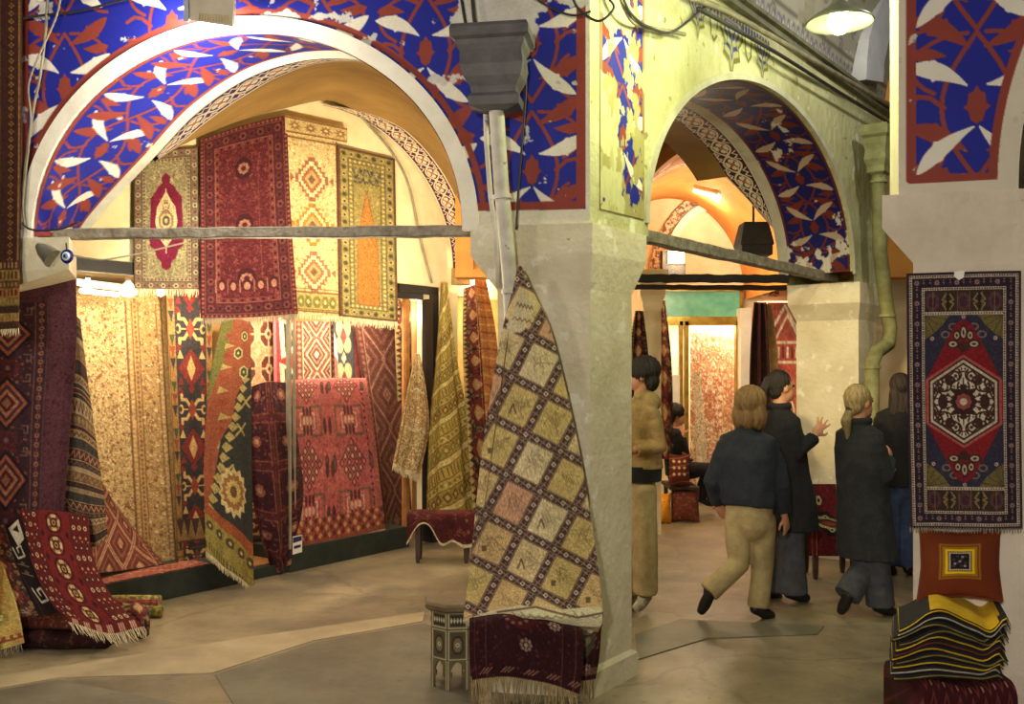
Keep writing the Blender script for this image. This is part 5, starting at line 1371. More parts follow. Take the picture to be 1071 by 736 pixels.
sheet('rug', [[tuple(S3(s, .206, o)) for s in np.linspace(s0, s1, 4)] for o in (-.27, -.14, -.03)], None, c, 'reddish rug lying flat along the left shop window platform', 'rug', world=True, thick=.006)
# ================================================================ kilim hanging outside the doorway between the windows
sheet('rug', R([(232, 336, .10), (247, 334, .10), (262, 336, .10)], [(219, 400, .14), (241, 402, .16), (263, 402, .12)], [(213, 485, .16), (240, 490, .19), (264, 495, .13)], [(215, 577, .18), (240, 597, .21), (266, 616, .15)]), S, d_green_kilim(), 'orange, green and black kilim hanging over the doorway between the shop windows', 'rug', None, wav(.012, 1.8, .3), fr=[('b', .05, FR_CREAM)])
# ================================================================ rugs in the right display window
sheet('rug', R([(246, 332, -.55), (291, 332, -.55)], [(250, 470, -.52), (296, 470, -.52)], [(252, 560, -.5), (300, 560, -.5)]), S, d_bokhara(46, 190, (186, 128, 86), (96, 44, 32), (206, 156, 112), 2.2 and 2, 8), 'rug of brown rosettes on a tan ground, behind the orange and green kilim', 'rug')
sheet('rug', R([(286, 332, -.48), (307, 332, -.48)], [(288, 470, -.48), (310, 470, -.48)]), S, d_color_strip(), 'narrow strip of a red, cream and black kilim beside the window post', 'rug')
sheet('rug', R([(309, 336, -.56), (352, 336, -.56)], [(312, 500, -.55), (356, 500, -.55)]), S, d_diamond_rug(46, 160, (128, 62, 50), (206, 176, 140), (170, 120, 92), 7, 11, 17), 'dusty rose rug with cream diamonds, behind the bright red rug', 'rug')
sheet('rug', R([(349, 336, -.5), (376, 336, -.5)], [(352, 470, -.5), (380, 470, -.5)]), S, d_blue_strip(), 'slate blue runner with cream flowers, behind the bright red rug', 'rug')
sheet('rug', R([(371, 338, -.42), (424, 341, -.42)], [(388, 450, -.38), (430, 452, -.38)], [(400, 552, -.30), (432, 546, -.30)]), S, d_diamond_rug(58, 210, (104, 56, 44), (156, 104, 84), (130, 74, 60), 9, 24, 34), 'dull brown rug of nested diamonds at the right end of the shop window', 'rug', None, wav(.01, 1., 1.))
sheet('rug', R([(412, 300, -.3), (429, 302, -.3)], [(416, 420, -.3), (431, 420, -.3)]), S, d_dark_geo(18, 120, 8), 'narrow reddish rug beside the pale shop door', 'rug')
rg = sheet('rug', R([(297, 400, -.22), (340, 398, -.22), (382, 397, -.22)], [(298, 405, -.12), (341, 402, -.12), (384, 402, -.12)], [(299, 480, -.11), (347, 478, -.11), (394, 474, -.11)], [(299, 577, -.05), (350, 566, -.05), (403, 553, -.05)]), S, d_red_guls(), 'bright red rug with rows of dark guls, draped upright in the right shop window', 'rug', None, wav(.006, 1.2, 0), fr=[('b', .022, FR_CREAM)])
sheet('rug', R([(263, 404, -.10), (280, 399, -.06), (300, 400, -.10)], [(258, 470, -.08), (286, 470, .02), (312, 468, -.08)], [(266, 540, -.07), (292, 545, .03), (317, 526, -.06)], [(284, 598, -.05), (296, 598, .0), (304, 584, -.05)]), S, d_dark_drape(), 'dark maroon rug bunched and drooping at the left side of the bright red rug', 'rug', None, wav(.03, 2.2, .8, .3))
# ================================================================ rugs round the shop door
sheet('rug', R([(435, 370, .06), (439, 370, .06)], [(426, 408, .08), (446, 412, .07)], [(418, 448, .10), (448, 452, .08)], [(410, 488, .10), (437, 501, .08)]), S, d_cream_small(), 'small cream and gold rug hung from the edge of the pale door', 'rug', None, wav(.012, 1.3, .5), fr=[('b', .04, FR_CREAM)])
sheet('rug', R([(462, 296, .12), (468, 296, .12)], [(455, 378, .16), (478, 376, .14)], [(447, 455, .20), (491, 446, .16)], [(443, 546, .22), (502, 548, .18)]), S, d_yellow_kilim(), 'mustard yellow kilim with slanting bands, hanging in a point right of the pale door', 'rug', None, wav(.03, 1.7, 1.5))
sheet('rug', R([(485, 302, .14), (501, 296, .14)], [(484, 362, .16), (509, 360, .16)], [(487, 432, .18), (515, 430, .18)], [(494, 540, .2), (524, 535, .2)]), S, d_dark_geo(34, 240, 3), 'dark kilim with yellow sawteeth, just right of the mustard yellow kilim', 'rug', None, wav(.02, 1.5, .4))
c = Canvas(20, 230, (186, 116, 56), 1.3); 
for y in range(0, 230, 9): c.line([(0, y), (20, y + 6)], 2, (150, 84, 44) if y % 2 else (206, 150, 80))
sheet('rug', R([(497, 292, .28), (508, 290, .28)], [(503, 360, .30), (519, 356, .30)], [(508, 440, .32), (523, 440, .32)], [(511, 520, .34), (524, 520, .34)]), S, c, 'narrow orange rug hanging nearest the whitewashed pier, left of it', 'rug', None, wav(.02, 1.4, 0))
# ================================================================ low bench with a small rug, by the shop door
bY = 8.72
def low_bench(name, x0, x1, y0, y1, z, label, mat, legs):
    b = empty(name, ((x0 + x1) / 2, (y0 + y1) / 2, 0), label, 'bench')
    m = MB(); m.box(((x0 + x1) / 2, (y0 + y1) / 2, z - .02), (x1 - x0, y1 - y0, .04), bev=.006); m.build('seat', mat, b)
    for x in (x0 + .05, x1 - .05):
        for y in (y0 + .05, y1 - .05):
            m = MB(); m.rings([[(x + a * k, y + e * k, zz) for a, e in ((-1, -1), (1, -1), (1, 1), (-1, 1))] for k, zz in ((.014, 0), (.02, .06), (.022, z - .035))]); m.build('leg', mat, b)
    return b
xl, xr = Q(430, 0, bY)[0], Q(496, 0, bY)[0]
low_bench('bench', xl + .02, xr - .02, bY - .14, bY + .16, .43, 'low dark-legged bench under a small dark red rug, at the foot of the mustard kilim', DKWOOD, 3)
c = Canvas(80, 70, (74, 24, 24), 1.4); field(c, (0, 0, 80, 70), [(96, 36, 32), (52, 18, 22), (120, 70, 46), (84, 30, 28)], 190, 1, 2.6, 6, 'x', geo=True)
c.ell(52, 22, 20, 14, (110, 26, 26)); c.ell(52, 22, 12, 8, (70, 52, 36)); c.rect(0, 66, 80, 70, (190, 170, 130))
rows = []
for y, z in ((bY + .17, .44), (bY, .47), (bY - .12, .465), (bY - .17, .42), (bY - .18, .28), (bY - .19, .18)):
    rows.append([(x, y + .02 * math.sin(i * 1.9), z + ((.17 if i in (1, 2) else .03 * math.sin(i * 2.1)) if z < .2 else (.12 if i in (1, 2) and z < .3 else 0))) for i, x in enumerate(np.linspace(xl - .02, xr + .02, 7))])
sheet('rug', rows, None, c, 'small dark red rug draped over the low bench by the shop door', 'rug', world=True)
# ================================================================ left corner: hung rugs and the pile
sheet('rug', R([(-50, -14, .07), (22, -14, .07)], [(-50, 170, .08), (22, 170, .08)], [(-50, 348, .09), (20, 344, .09)]), F, d_edge_rug(), 'brown and gold bordered rug hanging at the far left edge, striped at its foot', 'rug', None, wav(.012, 1.4, .4), fr=[('b', .04, FR_CREAM)])
sheet('rug', R([(-14, 281, 5.98), (34, 281, 6.10), (79, 284, 6.22)], [(-14, 360, 6.05), (34, 360, 6.15), (80, 352, 6.26)], [(-14, 450, 6.08), (30, 450, 6.18), (73, 450, 6.28)], [(-14, 552, 6.10), (28, 550, 6.18), (66, 542, 6.28)]), Q, d_plum(), 'plum purple rug with lozenges, hanging below the left end of the tie beam', 'rug', None, wav(.018, 1.7, 1.2), fr=[('t', .02, FR_TAN)])
sheet('rug', R([(74, 330, 6.46), (79, 330, 6.46), (84, 334, 6.48)], [(68, 420, 6.42), (85, 424, 6.40), (97, 436, 6.48)], [(64, 500, 6.40), (88, 505, 6.38), (108, 512, 6.50)], [(70, 560, 6.42), (96, 572, 6.40), (113, 562, 6.50)]), Q, d_stripe_kilim(), 'banded grey and brown kilim twisted behind the plum rug', 'rug', None, wav(.015, 1.5, .4))
PG = None
# dark folded rugs lying at the bottom of the pile
def folded_rug(name, x0, x1, y0, y1, z0, z1, canvas, label, n=1, yaw=0, skew=0.):
    """a rug folded into a thick pad with rounded ends"""
    img = canvas.get(); h, w = img.shape[:2]; r = min((z1 - z0) / 2, .06); prof = []
    for cy_, cz_, a0 in ((y0 + r, z0 + r, PI * 1.5), (y0 + r, z1 - r, PI), (y1 - r, z1 - r, PI / 2), (y1 - r, z0 + r, 0)):
        for a in np.linspace(a0, a0 - PI / 2, 6): prof.append((cy_ + r * math.cos(a), cz_ + r * math.sin(a)))
    P = np.array(prof); P = np.vstack([P, P[:1]]); d = np.r_[0, np.cumsum(np.linalg.norm(np.diff(P, axis=0), axis=1))]; t = np.linspace(0, d[-1], h)
    yy = np.interp(t, d, P[:, 0])[:, None]; zz = np.interp(t, d, P[:, 1])[:, None]; xx = np.linspace(x0, x1, w)[None]
    wob = .012 * np.sin(xx * 9 + yy * 5) + .008 * np.sin(xx * 23)
    X = np.stack([xx + 0 * yy + skew * (yy - y0), yy + 0 * xx + wob * .6, np.maximum(zz + wob * np.clip((zz - z0) / (z1 - z0), 0, 1), z0 + .001)], -1)
    me = grid_mesh(name, X, img)
    # close the two ends
    bm = bmesh.new(); bm.from_mesh(me); bmesh.ops.remove_doubles(bm, verts=bm.verts, dist=1e-5)
    be = [e for e in bm.edges if len(e.link_faces) == 1]
    if be: bmesh.ops.holes_fill(bm, edges=be, sides=0)
    bm.to_mesh(me); bm.free()
    return tag(link(name, me, PILE), label, 'rug')
c = Canvas(100, 120, (46, 22, 22), 1.1); field(c, (0, 0, 100, 120), [(70, 34, 30), (30, 16, 18), (100, 60, 46), (60, 30, 28)], 260, 1, 3, 8, 'x', geo=True)
folded_rug('folded_rug', Q(14, 0, 6.0)[0], Q(112, 0, 6.0)[0], 5.94, 6.28, 0.001, .11, c, 'black-brown folded rug lying lowest on the floor in the left corner pile')
c = Canvas(100, 120, (84, 40, 30), 1.1); field(c, (0, 0, 100, 120), [(120, 70, 48), (60, 28, 26), (150, 104, 72), (50, 30, 30)], 260, 1, 3, 9, 'x')
folded_rug('folded_rug', Q(10, 0, 6.05)[0], Q(80, 0, 6.05)[0], 5.99, 6.26, .112, .19, c, 'brown patterned folded rug lying on the lowest dark rug of the left pile')
sheet('rug', R([(20, 533, 6.12), (56, 534, 6.22), (92, 539, 6.34)], [(29, 575, 6.06), (62, 577, 6.14), (97, 580, 6.24)], [(48, 622, 5.97), (82, 623, 6.02), (116, 622, 6.10)], [(72, 651, 5.88), (112, 662, 5.90), (150, 656, 5.98)]), Q, d_medallion_pile(), 'red rug with a column of five cream medallions, sloping down the left corner pile', 'rug', None, wav(.01, 1.2, .2), fr=[('b', .085, FR_CREAM)])
sheet('rug', R([(0, 554, 6.05), (22, 541, 6.10)], [(13, 592, 6.02), (36, 590, 6.04)], [(38, 644, 5.95), (62, 640, 5.97)]), Q, d_black_white(), 'black rug with white hooked signs, left of the red medallion rug', 'rug', None, wav(.006, 1, 0))
sheet('rug', R([(-26, 556, 5.98), (4, 548, 6.02)], [(-12, 600, 5.95), (20, 600, 5.99)], [(12, 646, 5.90), (40, 644, 5.93)]), Q, d_dark_geo(34, 96, 12), 'maroon rug sloping between the black rug and the olive rug', 'rug', None, wav(.006, 1, 0))
sheet('rug', R([(-34, 586, 5.90), (2, 588, 5.92)], [(-34, 640, 5.84), (18, 636, 5.86)], [(-34, 690, 5.76), (25, 672, 5.80)]), Q, d_olive_corner(), 'olive and gold rug in the bottom left corner of the pile', 'rug', None, wav(.008, 1, 0), fr=[('b', .05, FR_GREY)])
sheet('rug', R([(128, 630, 6.30), (142, 628, 6.30), (154, 632, 6.30)], [(130, 645, 6.24), (146, 640, 6.18), (157, 646, 6.20)], [(134, 662, 6.2), (147, 668, 6.14), (156, 664, 6.18)]), Q, d_dark_geo(24, 32, 14), 'dark rug corner poking out beside the cream fringe of the medallion rug', 'rug')
for (py, px1, Y, r, cl, lb) in ((643, 169, 6.74, .042, (150, 140, 60), 'olive green rolled rug lying lowest beside the left pile'), (639, 165, 6.86, .040, (130, 84, 50), 'brown rolled rug behind the olive green roll, on the floor'), (632, 166, 6.80, .036, (150, 60, 44), 'reddish rolled rug resting on the two floor rolls'), (627, 168, 6.90, .034, (176, 160, 84), 'yellow-green rolled rug, topmost of the rolls beside the left pile')):
    mt = surf('rolled_kilim', cl, tuple(v * .6 for v in cl), 34, .9, .3, contrast=(.45, .55)); p = Q(px1, py, Y); z = max(p[2], r)
    m = MB(); rr = []; L = .42
    for t, k in ((0, .9), (.04, 1), (.5, 1.03), (.96, 1), (1, .9)): rr.append([(p[0] - L * (1 - t), Y + r * k * math.cos(a), z + r * k * math.sin(a)) for a in np.linspace(0, 2 * PI, 18)[:-1]])
    m.rings(rr); rb = empty('rolled_rug', (p[0] - L / 2, Y, z - r), lb, 'rolled rug', 'rolled rugs on the floor by the left pile'); m.build('roll', mt, rb, smooth=True, angle=40)
    m = MB(); m.tube([(p[0] + .002, Y + r * .8 * (1 - i / 34) * math.cos(i * .55), z + r * .8 * (1 - i / 34) * math.sin(i * .55)) for i in range(32)], .0022, 5); m.build('spiral_edge', FR_TAN, rb)
# ================================================================ the lattice rug on the near pier and what lies below it
c = d_lattice(); o_ = lambda pts: [(x - 483, y - 276) for x, y in pts]
pale = (216, 204, 160)
c.poly(o_([(484, 648), (512, 639), (545, 632), (585, 637), (628, 634), (634, 668), (484, 668)]), pale)
for k in range(14):
    x = 500 + k * 9.; c.line(o_([(x, 642 + 3 * math.sin(k)), (x + 6, 646), (x + 10, 643)]), 1.2, (150, 128, 90) if k % 3 else (140, 150, 100))
c.line(o_([(520, 640), (560, 634), (604, 646), (632, 640)]), 2.2, (120, 90, 72)); c.rect(*o_([(604, 655)])[0], *o_([(628, 663)])[0], (120, 92, 60)); c.poly(o_([(596, 662), (640, 652), (640, 668), (596, 668)]), (150, 124, 74))
sheet('rug', R([(541, 278, .16), (543, 278, .17), (544.5, 278, .17), (546, 279, .16)], [(537, 300, .16), (543, 300, .18), (549, 300, .18), (556, 301, .16)], [(526, 342, .15), (542, 342, .19), (558, 342, .18), (575, 342, .13)], [(515, 402, .14), (540, 402, .18), (565, 402, .18), (591, 402, .12)], [(503, 482, .15), (538, 482, .20), (572, 482, .19), (608, 482, .12)], [(495, 560, .16), (537, 560, .22), (580, 560, .21), (621, 560, .13)], [(490, 606, .18), (536, 606, .24), (582, 606, .23), (627, 604, .15)], [(486, 636, .22), (535, 628, .30), (585, 634, .28), (630, 632, .20)], [(485, 648, .24), (535, 640, .34), (585, 645, .33), (631, 646, .22)], [(489, 655, .22), (535, 645, .33), (588, 652, .32), (626, 661, .22)]), F, c, 'long cream rug with a brown lattice, hung by one corner from the whitewashed pier', 'rug', None, wav(.02, 1.6, .6, .4, .02), uvpx=(483, 276, 633, 666))
sheet('rug', R([(491, 646, .16), (530, 641, .20), (570, 645, .20), (605, 655, .16)], [(491, 650, .30), (530, 645, .36), (570, 650, .36), (610, 662, .30)], [(491, 684, .31), (530, 680, .38), (570, 686, .35), (610, 696, .32)], [(494, 712, .31), (530, 708, .37), (570, 714, .36), (606, 727, .33)]), F, d_darkred_fringe(120, 88), 'dark wine red rug with a tan fringe, spread below the cream lattice rug', 'rug', None, wav(.012, 1.3, .5), fr=[('b', .15, FR_TAN)])
c = d_darkred_fringe(34, 64); c.poly([(4, 14), (22, 8), (26, 30), (14, 42), (6, 30)], (84, 78, 58)); c.poly([(8, 22), (18, 16), (20, 26), (12, 32)], (120, 110, 80))
sheet('rug', R([(604, 660, .08), (618, 662, .10), (629, 652, .06)], [(600, 664, .22), (616, 668, .22), (629, 656, .14)], [(598, 690, .22), (614, 690, .22), (627, 686, .14)], [(597, 711, .22), (612, 712, .22), (623, 710, .15)]), F, c, 'small dark rug end with a tan fringe at the corner of the near pier foot', 'rug', fr=[('b', .13, FR_TAN)])
# ================================================================ inlaid octagonal stool
def stool():
    cx, cy = Q(477, 0, 5.34)[0], 5.34; R0 = .150; t = empty('inlaid_stool', (cx, cy, 0), 'octagonal inlaid wooden stool on pointed legs, left of the wine red rug', 'stool')
    tc = surf('worn_stool_top', (120, 102, 74), (90, 74, 52), 7, .7, .3)
    def oc(r, z, k=0): return [(cx + r * math.cos(PI / 8 + i * PI / 4 + .12), cy + r * math.sin(PI / 8 + i * PI / 4 + .12), z) for i in range(8)]
    m = MB(); m.rings([oc(R0 + .015, .425), oc(R0 + .035, .44), oc(R0 + .038, .462), oc(R0 + .028, .474)]); m.build('stool_top', tc, t)
    for i in range(8):
        a, b = np.array(oc(R0, 0)[i]), np.array(oc(R0, 0)[(i + 1) % 8]); w, h = 12, 43; c = Canvas(w, h, (104, 92, 64), 3.4); L = (196, 188, 156)
        dk = (60, 50, 38)
        for q in ((1, 1, 11, 9), (1, 10.5, 11, 26)): c.line([(q[0], q[1]), (q[2], q[1]), (q[2], q[3]), (q[0], q[3])], .5, L, closed=True)
        c.rect(2, 2, 10, 8, dk); c.rect(2, 11.5, 10, 25, (84, 74, 54)); octa(c, 6, 18.2, 3.2, 5, dk); octa(c, 6, 18.2, 2.4, 3.8, (120, 108, 76)); star8(c, 6, 18.2, 1.6, L, dk)
        for k in range(5): c.dia(2.6 + k * 1.7, 5, .7, 1.8, L)
        for k in range(9): c.ell(1, 3 + k * 3, .35, .35, L); c.ell(11, 3 + k * 3, .35, .35, L)
        for x in (.8, 11.2): c.line([(x, 27), (x, 43)], .5, L)
        img = c.get(); hh, ww = img.shape[:2]; u = np.linspace(0, 1, ww)[None, :, None]; z = np.linspace(.43, 0, hh)[:, None]
        P = a * (1 - u) + b * u + 0 * z[..., None]; P = np.array(P); P[..., 2] = z
        uc = (np.linspace(0, 1, ww)[1:] + np.linspace(0, 1, ww)[:-1]) / 2; zc = ((z[1:] + z[:-1]) / 2)[:, 0]
        UU, ZZ = np.meshgrid(uc, zc); hole = (np.abs(UU - .5) < .36 * np.clip((.155 - ZZ) / .06, 0, 1) ** .5) & (ZZ < .155) & ~((np.abs(UU - .5) > .24) & (ZZ > .07) & (ZZ < .10))
        nrm = (a + b) / 2 - np.array([cx, cy, 0]); nrm[2] = 0; nrm /= np.linalg.norm(nrm)
        me = grid_mesh('side_panel', P, img, keep=~hole); bm = bmesh.new(); bm.from_mesh(me)
        g = bmesh.ops.extrude_face_region(bm, geom=bm.faces[:]); vs = [e for e in g['geom'] if isinstance(e, bmesh.types.BMVert)]; bmesh.ops.translate(bm, verts=vs, vec=Vector(-nrm * .014)); bm.to_mesh(me); bm.free()
        link('side_panel', me, PAINT, t)
stool()
# ================================================================ right pier: rug, cushion, stack
pr = sheet('rug', R([(948, 286, .03), (1008, 284, .03), (1068, 283, .03)], [(949, 420, .04), (1008, 420, .05), (1068, 420, .04)], [(952, 552, .05), (1010, 553, .07), (1070, 553, .05)]), R2, d_pier_rug(), 'navy rug with a red diamond medallion, hanging on the right-hand pier', 'rug', None, wav(.008, 1.3, .7, .2, .4), fr=[('b', .02, FR_GREY)])
m = MB(); q = R2(1003, 287, .055)
m.add([R2(998, 284, .05), R2(1009, 283, .05), R2(1008, 290, .056), R2(1003, 293, .056), R2(998, 289, .056)], [(0, 1, 2, 3, 4)]); m.add([R2(998, 284, .046), R2(1009, 283, .046), R2(1008, 290, .052), R2(1003, 293, .052), R2(998, 289, .052)], [(4, 3, 2, 1, 0)]); m.build('paper_tag', WHITEP, pr)
def pillow():
    img = d_pillow().get(); h, w = img.shape[:2]; u, v = np.meshgrid(np.linspace(-1, 1, w), np.linspace(-1, 1, h))
    px = 1004 + u * (44 - 4 * (1 - np.abs(v)) ** .6 + 1.5 * v) + 2 * v * 0; py = 590 + v * (37 - 4.5 * (1 - np.abs(u)) ** .6) + 3 * u * u * (v > 0)
    puff = .075 * np.clip((1 - u ** 2) * (1 - v ** 2), 0, 1) ** .5
    root = empty('cushion', R2(1004, 628, .12), 'rust brown square cushion with a yellow and black centre, leaning on the right-hand pier', 'cushion')
    lean = .085 + .05 * v
    Xf = R2(px, py, lean + puff); me = grid_mesh('cover', Xf, img); link('cover', me, PILE, root)
    me = grid_mesh('cover_back', R2(px, py, lean - puff * .7), np.zeros_like(img) + np.array((108, 48, 22))); link('cover_back', me, PILE, root)
    m = MB(); edge = np.r_[Xf[0, :], Xf[1:, -1], Xf[-1, -2::-1], Xf[-2::-1, 0]][::6]; m.tube(edge, .005, 6); m.build('piping', surf('rust_piping', (120, 52, 24), (96, 40, 20), 20, .8, .2), root)
pillow()
YELF = surf('yellow_felt', (226, 182, 20), (206, 160, 16), 14, .9, .2); BLKF = surf('black_felt', (34, 30, 34), (22, 20, 24), 20, .95, .2); WHTE = surf('pale_edge', (200, 192, 176), (170, 160, 140), 30, .9, .2); OLVF = surf('olive_felt', (150, 136, 60), (116, 104, 44), 20, .9, .2); RSTF = surf('rust_felt', (130, 58, 30), (104, 44, 26), 20, .9, .2)
def stack():
    cy = 4.02; x0, x1 = Q(940, 0, 3.86)[0], Q(1057, 0, 3.86)[0]; W_ = x1 - x0; n = 11; z = .492
    names = ['yellow-topped folded cover, topmost of the stack under the rust cushion', 'second black and yellow folded cover from the top of the stack', 'third folded cover from the top of the stack, black with a pale edge', 'fourth folded cover from the top of the stack, olive edged', 'fifth folded cover from the top of the stack', 'sixth folded cover from the top, midway down the stack', 'seventh folded cover from the top, midway down the stack', 'fourth folded cover up from the wine red base', 'third folded cover up from the wine red base', 'second folded cover up from the wine red base', 'lowest folded cover, lying on the wine red base of the stack']
    tot = .232; lay = tot / n
    for i in range(n - 1, -1, -1):
        lvl = n - 1 - i; amp = .014 + .050 * lvl / n; dx = rnd.uniform(-.02, .012) - .03 * (1 - lvl / n); zb = z + lay * lvl
        t = empty('folded_cover', ((x0 + x1) / 2, cy, zb), names[i], 'folded cover', 'black and yellow covers stacked by the right-hand pier')
        def wave(u): return amp * (math.exp(-((u - .38) / .22) ** 2) * 1.0 + .62 * math.exp(-((u - .96) / .08) ** 2) - .40 * math.exp(-((u - .82) / .09) ** 2) - .5 * max(0, u - .97) / .03) - .035 * max(0, .25 - u) * lvl / n * 3
        def leafy(za, zb_, ins, mat, nm, dxx=0., ext=0., u0=0., u1=1.):
            m = MB(); rr = []
            for k in range(29):
                u = u0 + (u1 - u0) * k / 28; x = x0 + dx + dxx + ins + (W_ - 2 * ins) * u + .01 * math.sin(i * 3.1); h = wave(u)
                y0 = cy - .16 - ext + .012 * math.sin(u * 5 + i); y1 = cy + .20
                rr.append([(x, y0 + .004, zb + za + h), (x, y0, zb + (za + zb_) / 2 + h), (x, y0 + .004, zb + zb_ + h), (x + .14, y1, zb + zb_ + h * .9), (x + .14, y1, zb + za + h * .9)])
            m.rings(rr); m.build(nm, mat, t, smooth=False)
        a = [YELF, WHTE, OLVF, OLVF, YELF, RSTF, YELF, OLVF, YELF, WHTE, OLVF][i]
        leafy(0, lay * .34, 0, BLKF, 'lower_fold'); leafy(lay * .34, lay * .60, .004, a, 'lining', ext=.005); leafy(lay * .60, lay * .98 if i else lay * .8, .003, BLKF, 'upper_fold', .004)
        if i == 0: leafy(lay * .8, lay * 1.15, .004, YELF, 'yellow_top', u0=.30, u1=.90)
    c = d_zig(120, 120); folded_rug('folded_rug', Q(964, 0, 3.84)[0], Q(1062, 0, 3.84)[0], cy - .2, cy + .22, .001, .488, c, 'wine red zigzag rug folded thick, the base under the stack of covers')
stack()
# ================================================================ bench with a rug at the far pier
x0, x1 = Q(836, 0, 8.15)[0], Q(893, 0, 8.15)[0]
low_bench('bench', x0 + .03, x1 - .02, 7.92, 8.28, .43, 'low wooden bench under a red rug, at the foot of the far pier', DKWOOD, 4)
rows = [[(x, y, z) for x in np.linspace(x0, x1, 4)] for y, z in ((8.42, .74), (8.36, .60), (8.31, .48), (8.20, .45), (8.0, .45), (7.90, .43), (7.885, .34), (7.88, .21))]
sheet('rug', rows, None, d_bench_rug(), 'deep red rug with a cream flower wreath, draped over the bench at the far pier', 'rug', world=True)
# ================================================================ back shops: drapes, goods, lamps
def drape(rows, canvas, label, fx=2.0, amp=.05): return sheet('hanging_rug', rows, Q, canvas, label, 'rug', 'rugs hung like curtains at the far shops', wav(amp, fx, .4, 0, .5))
drape(R([(664, 325, 9.7), (672, 325, 9.7)], [(656, 380, 9.7), (678, 380, 9.7)], [(652, 500, 9.7), (682, 500, 9.7)]), d_dark_geo(26, 170, 5), 'brown curtain-like rug behind the hooded person')
drape(R([(690, 314, 11.2), (695, 314, 11.2)], [(687, 380, 11.2), (702, 380, 11.2)], [(686, 480, 11.2), (704, 480, 11.2)]), d_dark_geo(20, 170, 6), 'dark red curtain-like rug beside the gold door frame')
drape(R([(788, 316, 11.0), (802, 316, 11.0)], [(784, 370, 11.0), (806, 370, 11.0)], [(782, 470, 11.0), (810, 470, 11.0)]), Canvas(26, 150, (58, 28, 26), 1.2), 'plain dark brown curtain-like rug beside the pink lit rug', 2.6)
c = Canvas(30, 130, (66, 150, 84), 1.3); field(c, (0, 0, 30, 130), [(226, 190, 60), (240, 226, 180), (60, 120, 160), (200, 80, 60)], 120, 1, 3, 4, 'x')
drape(R([(926, 300, 13.6), (955, 300, 13.6)], [(926, 380, 13.6), (955, 380, 13.6)], [(926, 500, 13.6), (955, 500, 13.6)]), c, 'bright green flowered hanging far behind the charcoal coat')
drape(R([(800, 318, 11.05), (806, 318, 11.05)], [(803, 370, 11.05), (812, 370, 11.05)], [(806, 470, 11.05), (816, 470, 11.05)]), Canvas(10, 150, (170, 130, 76), 1.2), 'tan strip of cloth hanging against the dark brown curtain rug', 1)
sheet('rug', R([(722, 334, 12.95), (770, 334, 12.95)], [(722, 521, 12.9), (770, 521, 12.9)]), Q, d_glow_rug(), 'pale carpet with an orange arabesque in the lit far window', 'rug')
c = Canvas(14, 120, (236, 214, 176), 1.4); field(c, (0, 0, 14, 120), [(206, 170, 130), (180, 140, 104)], 90, .7, 1.6, 3, 'n')
sheet('rug', R([(723, 390, 12.7), (731, 388, 12.7)], [(727, 440, 12.7), (737, 436, 12.7)], [(728, 523, 12.7), (741, 523, 12.7)]), Q, c, 'rolled edge of a pale rug leaning in front of the lit far window', 'rug')
sheet('rug', R([(803, 316, 12.3), (842, 316, 12.3)], [(803, 527, 12.3), (842, 527, 12.3)]), Q, d_pink_glow(), 'glowing pink rug with white bands beside the far pier', 'rug')
m = MB(); fbox(m, 700, 711, 392, 529.5, 12.2, .03); tag(m.build('leaning_board', WHITEP), 'white board leaning in the far shop doorway', 'board')
def lump(name, px0, px1, py0, py1, Y, canvas, label, cat, tilt=.1):
    img = canvas.get(); h, w = img.shape[:2]; u, v = np.meshgrid(np.linspace(-1, 1, w), np.linspace(-1, 1, h)); g = np.clip((1 - u ** 2) * (1 - v ** 2), 0, 1) ** .5
    px = (px0 + px1) / 2 + u * (px1 - px0) / 2 * (1 - .10 * (1 - np.abs(v))); py = (py0 + py1) / 2 + v * (py1 - py0) / 2 * (1 - .10 * (1 - np.abs(u)))
    root = empty(name, Q((px0 + px1) / 2, py1, Y), label, cat, 'cushions by the seated person')
    for s, nm in ((-1, 'cover'), (1, 'cover_back')): link(nm, grid_mesh(nm, Q(px, py, Y - tilt * v + s * .11 * g), img), PILE, root)
c = Canvas(24, 34, (86, 40, 34), 1.5); 
for k in range(4): c.line([(0, 6 + k * 9), (24, 2 + k * 9)], 1, (140, 90, 70))
for k in range(9): c.dia(6 + (k % 3) * 6, 8 + (k // 3) * 7, 2, 2, (206, 180, 130))
lump('cushion', 699, 722, 474, 508, 11.08, c, 'brown cushion with cream diamonds, under the seated person', 'cushion')
c = Canvas(30, 36, (104, 56, 46), 1.5); field(c, (0, 0, 30, 36), [(150, 104, 84), (80, 40, 40), (130, 70, 54)], 140, .6, 1.5, 4, 'n')
lump('cushion', 702, 732, 508, 546, 11.0, c, 'speckled reddish brown cushion standing on the floor', 'cushion')
c = Canvas(16, 34, (206, 140, 34), 1.5); field(c, (0, 0, 16, 34), [(226, 160, 50), (176, 110, 30)], 50, .6, 1.5, 4, 'n')
lump('cushion', 686, 702, 515, 548, 10.95, c, 'bright orange cushion beside the hooded person', 'cushion')
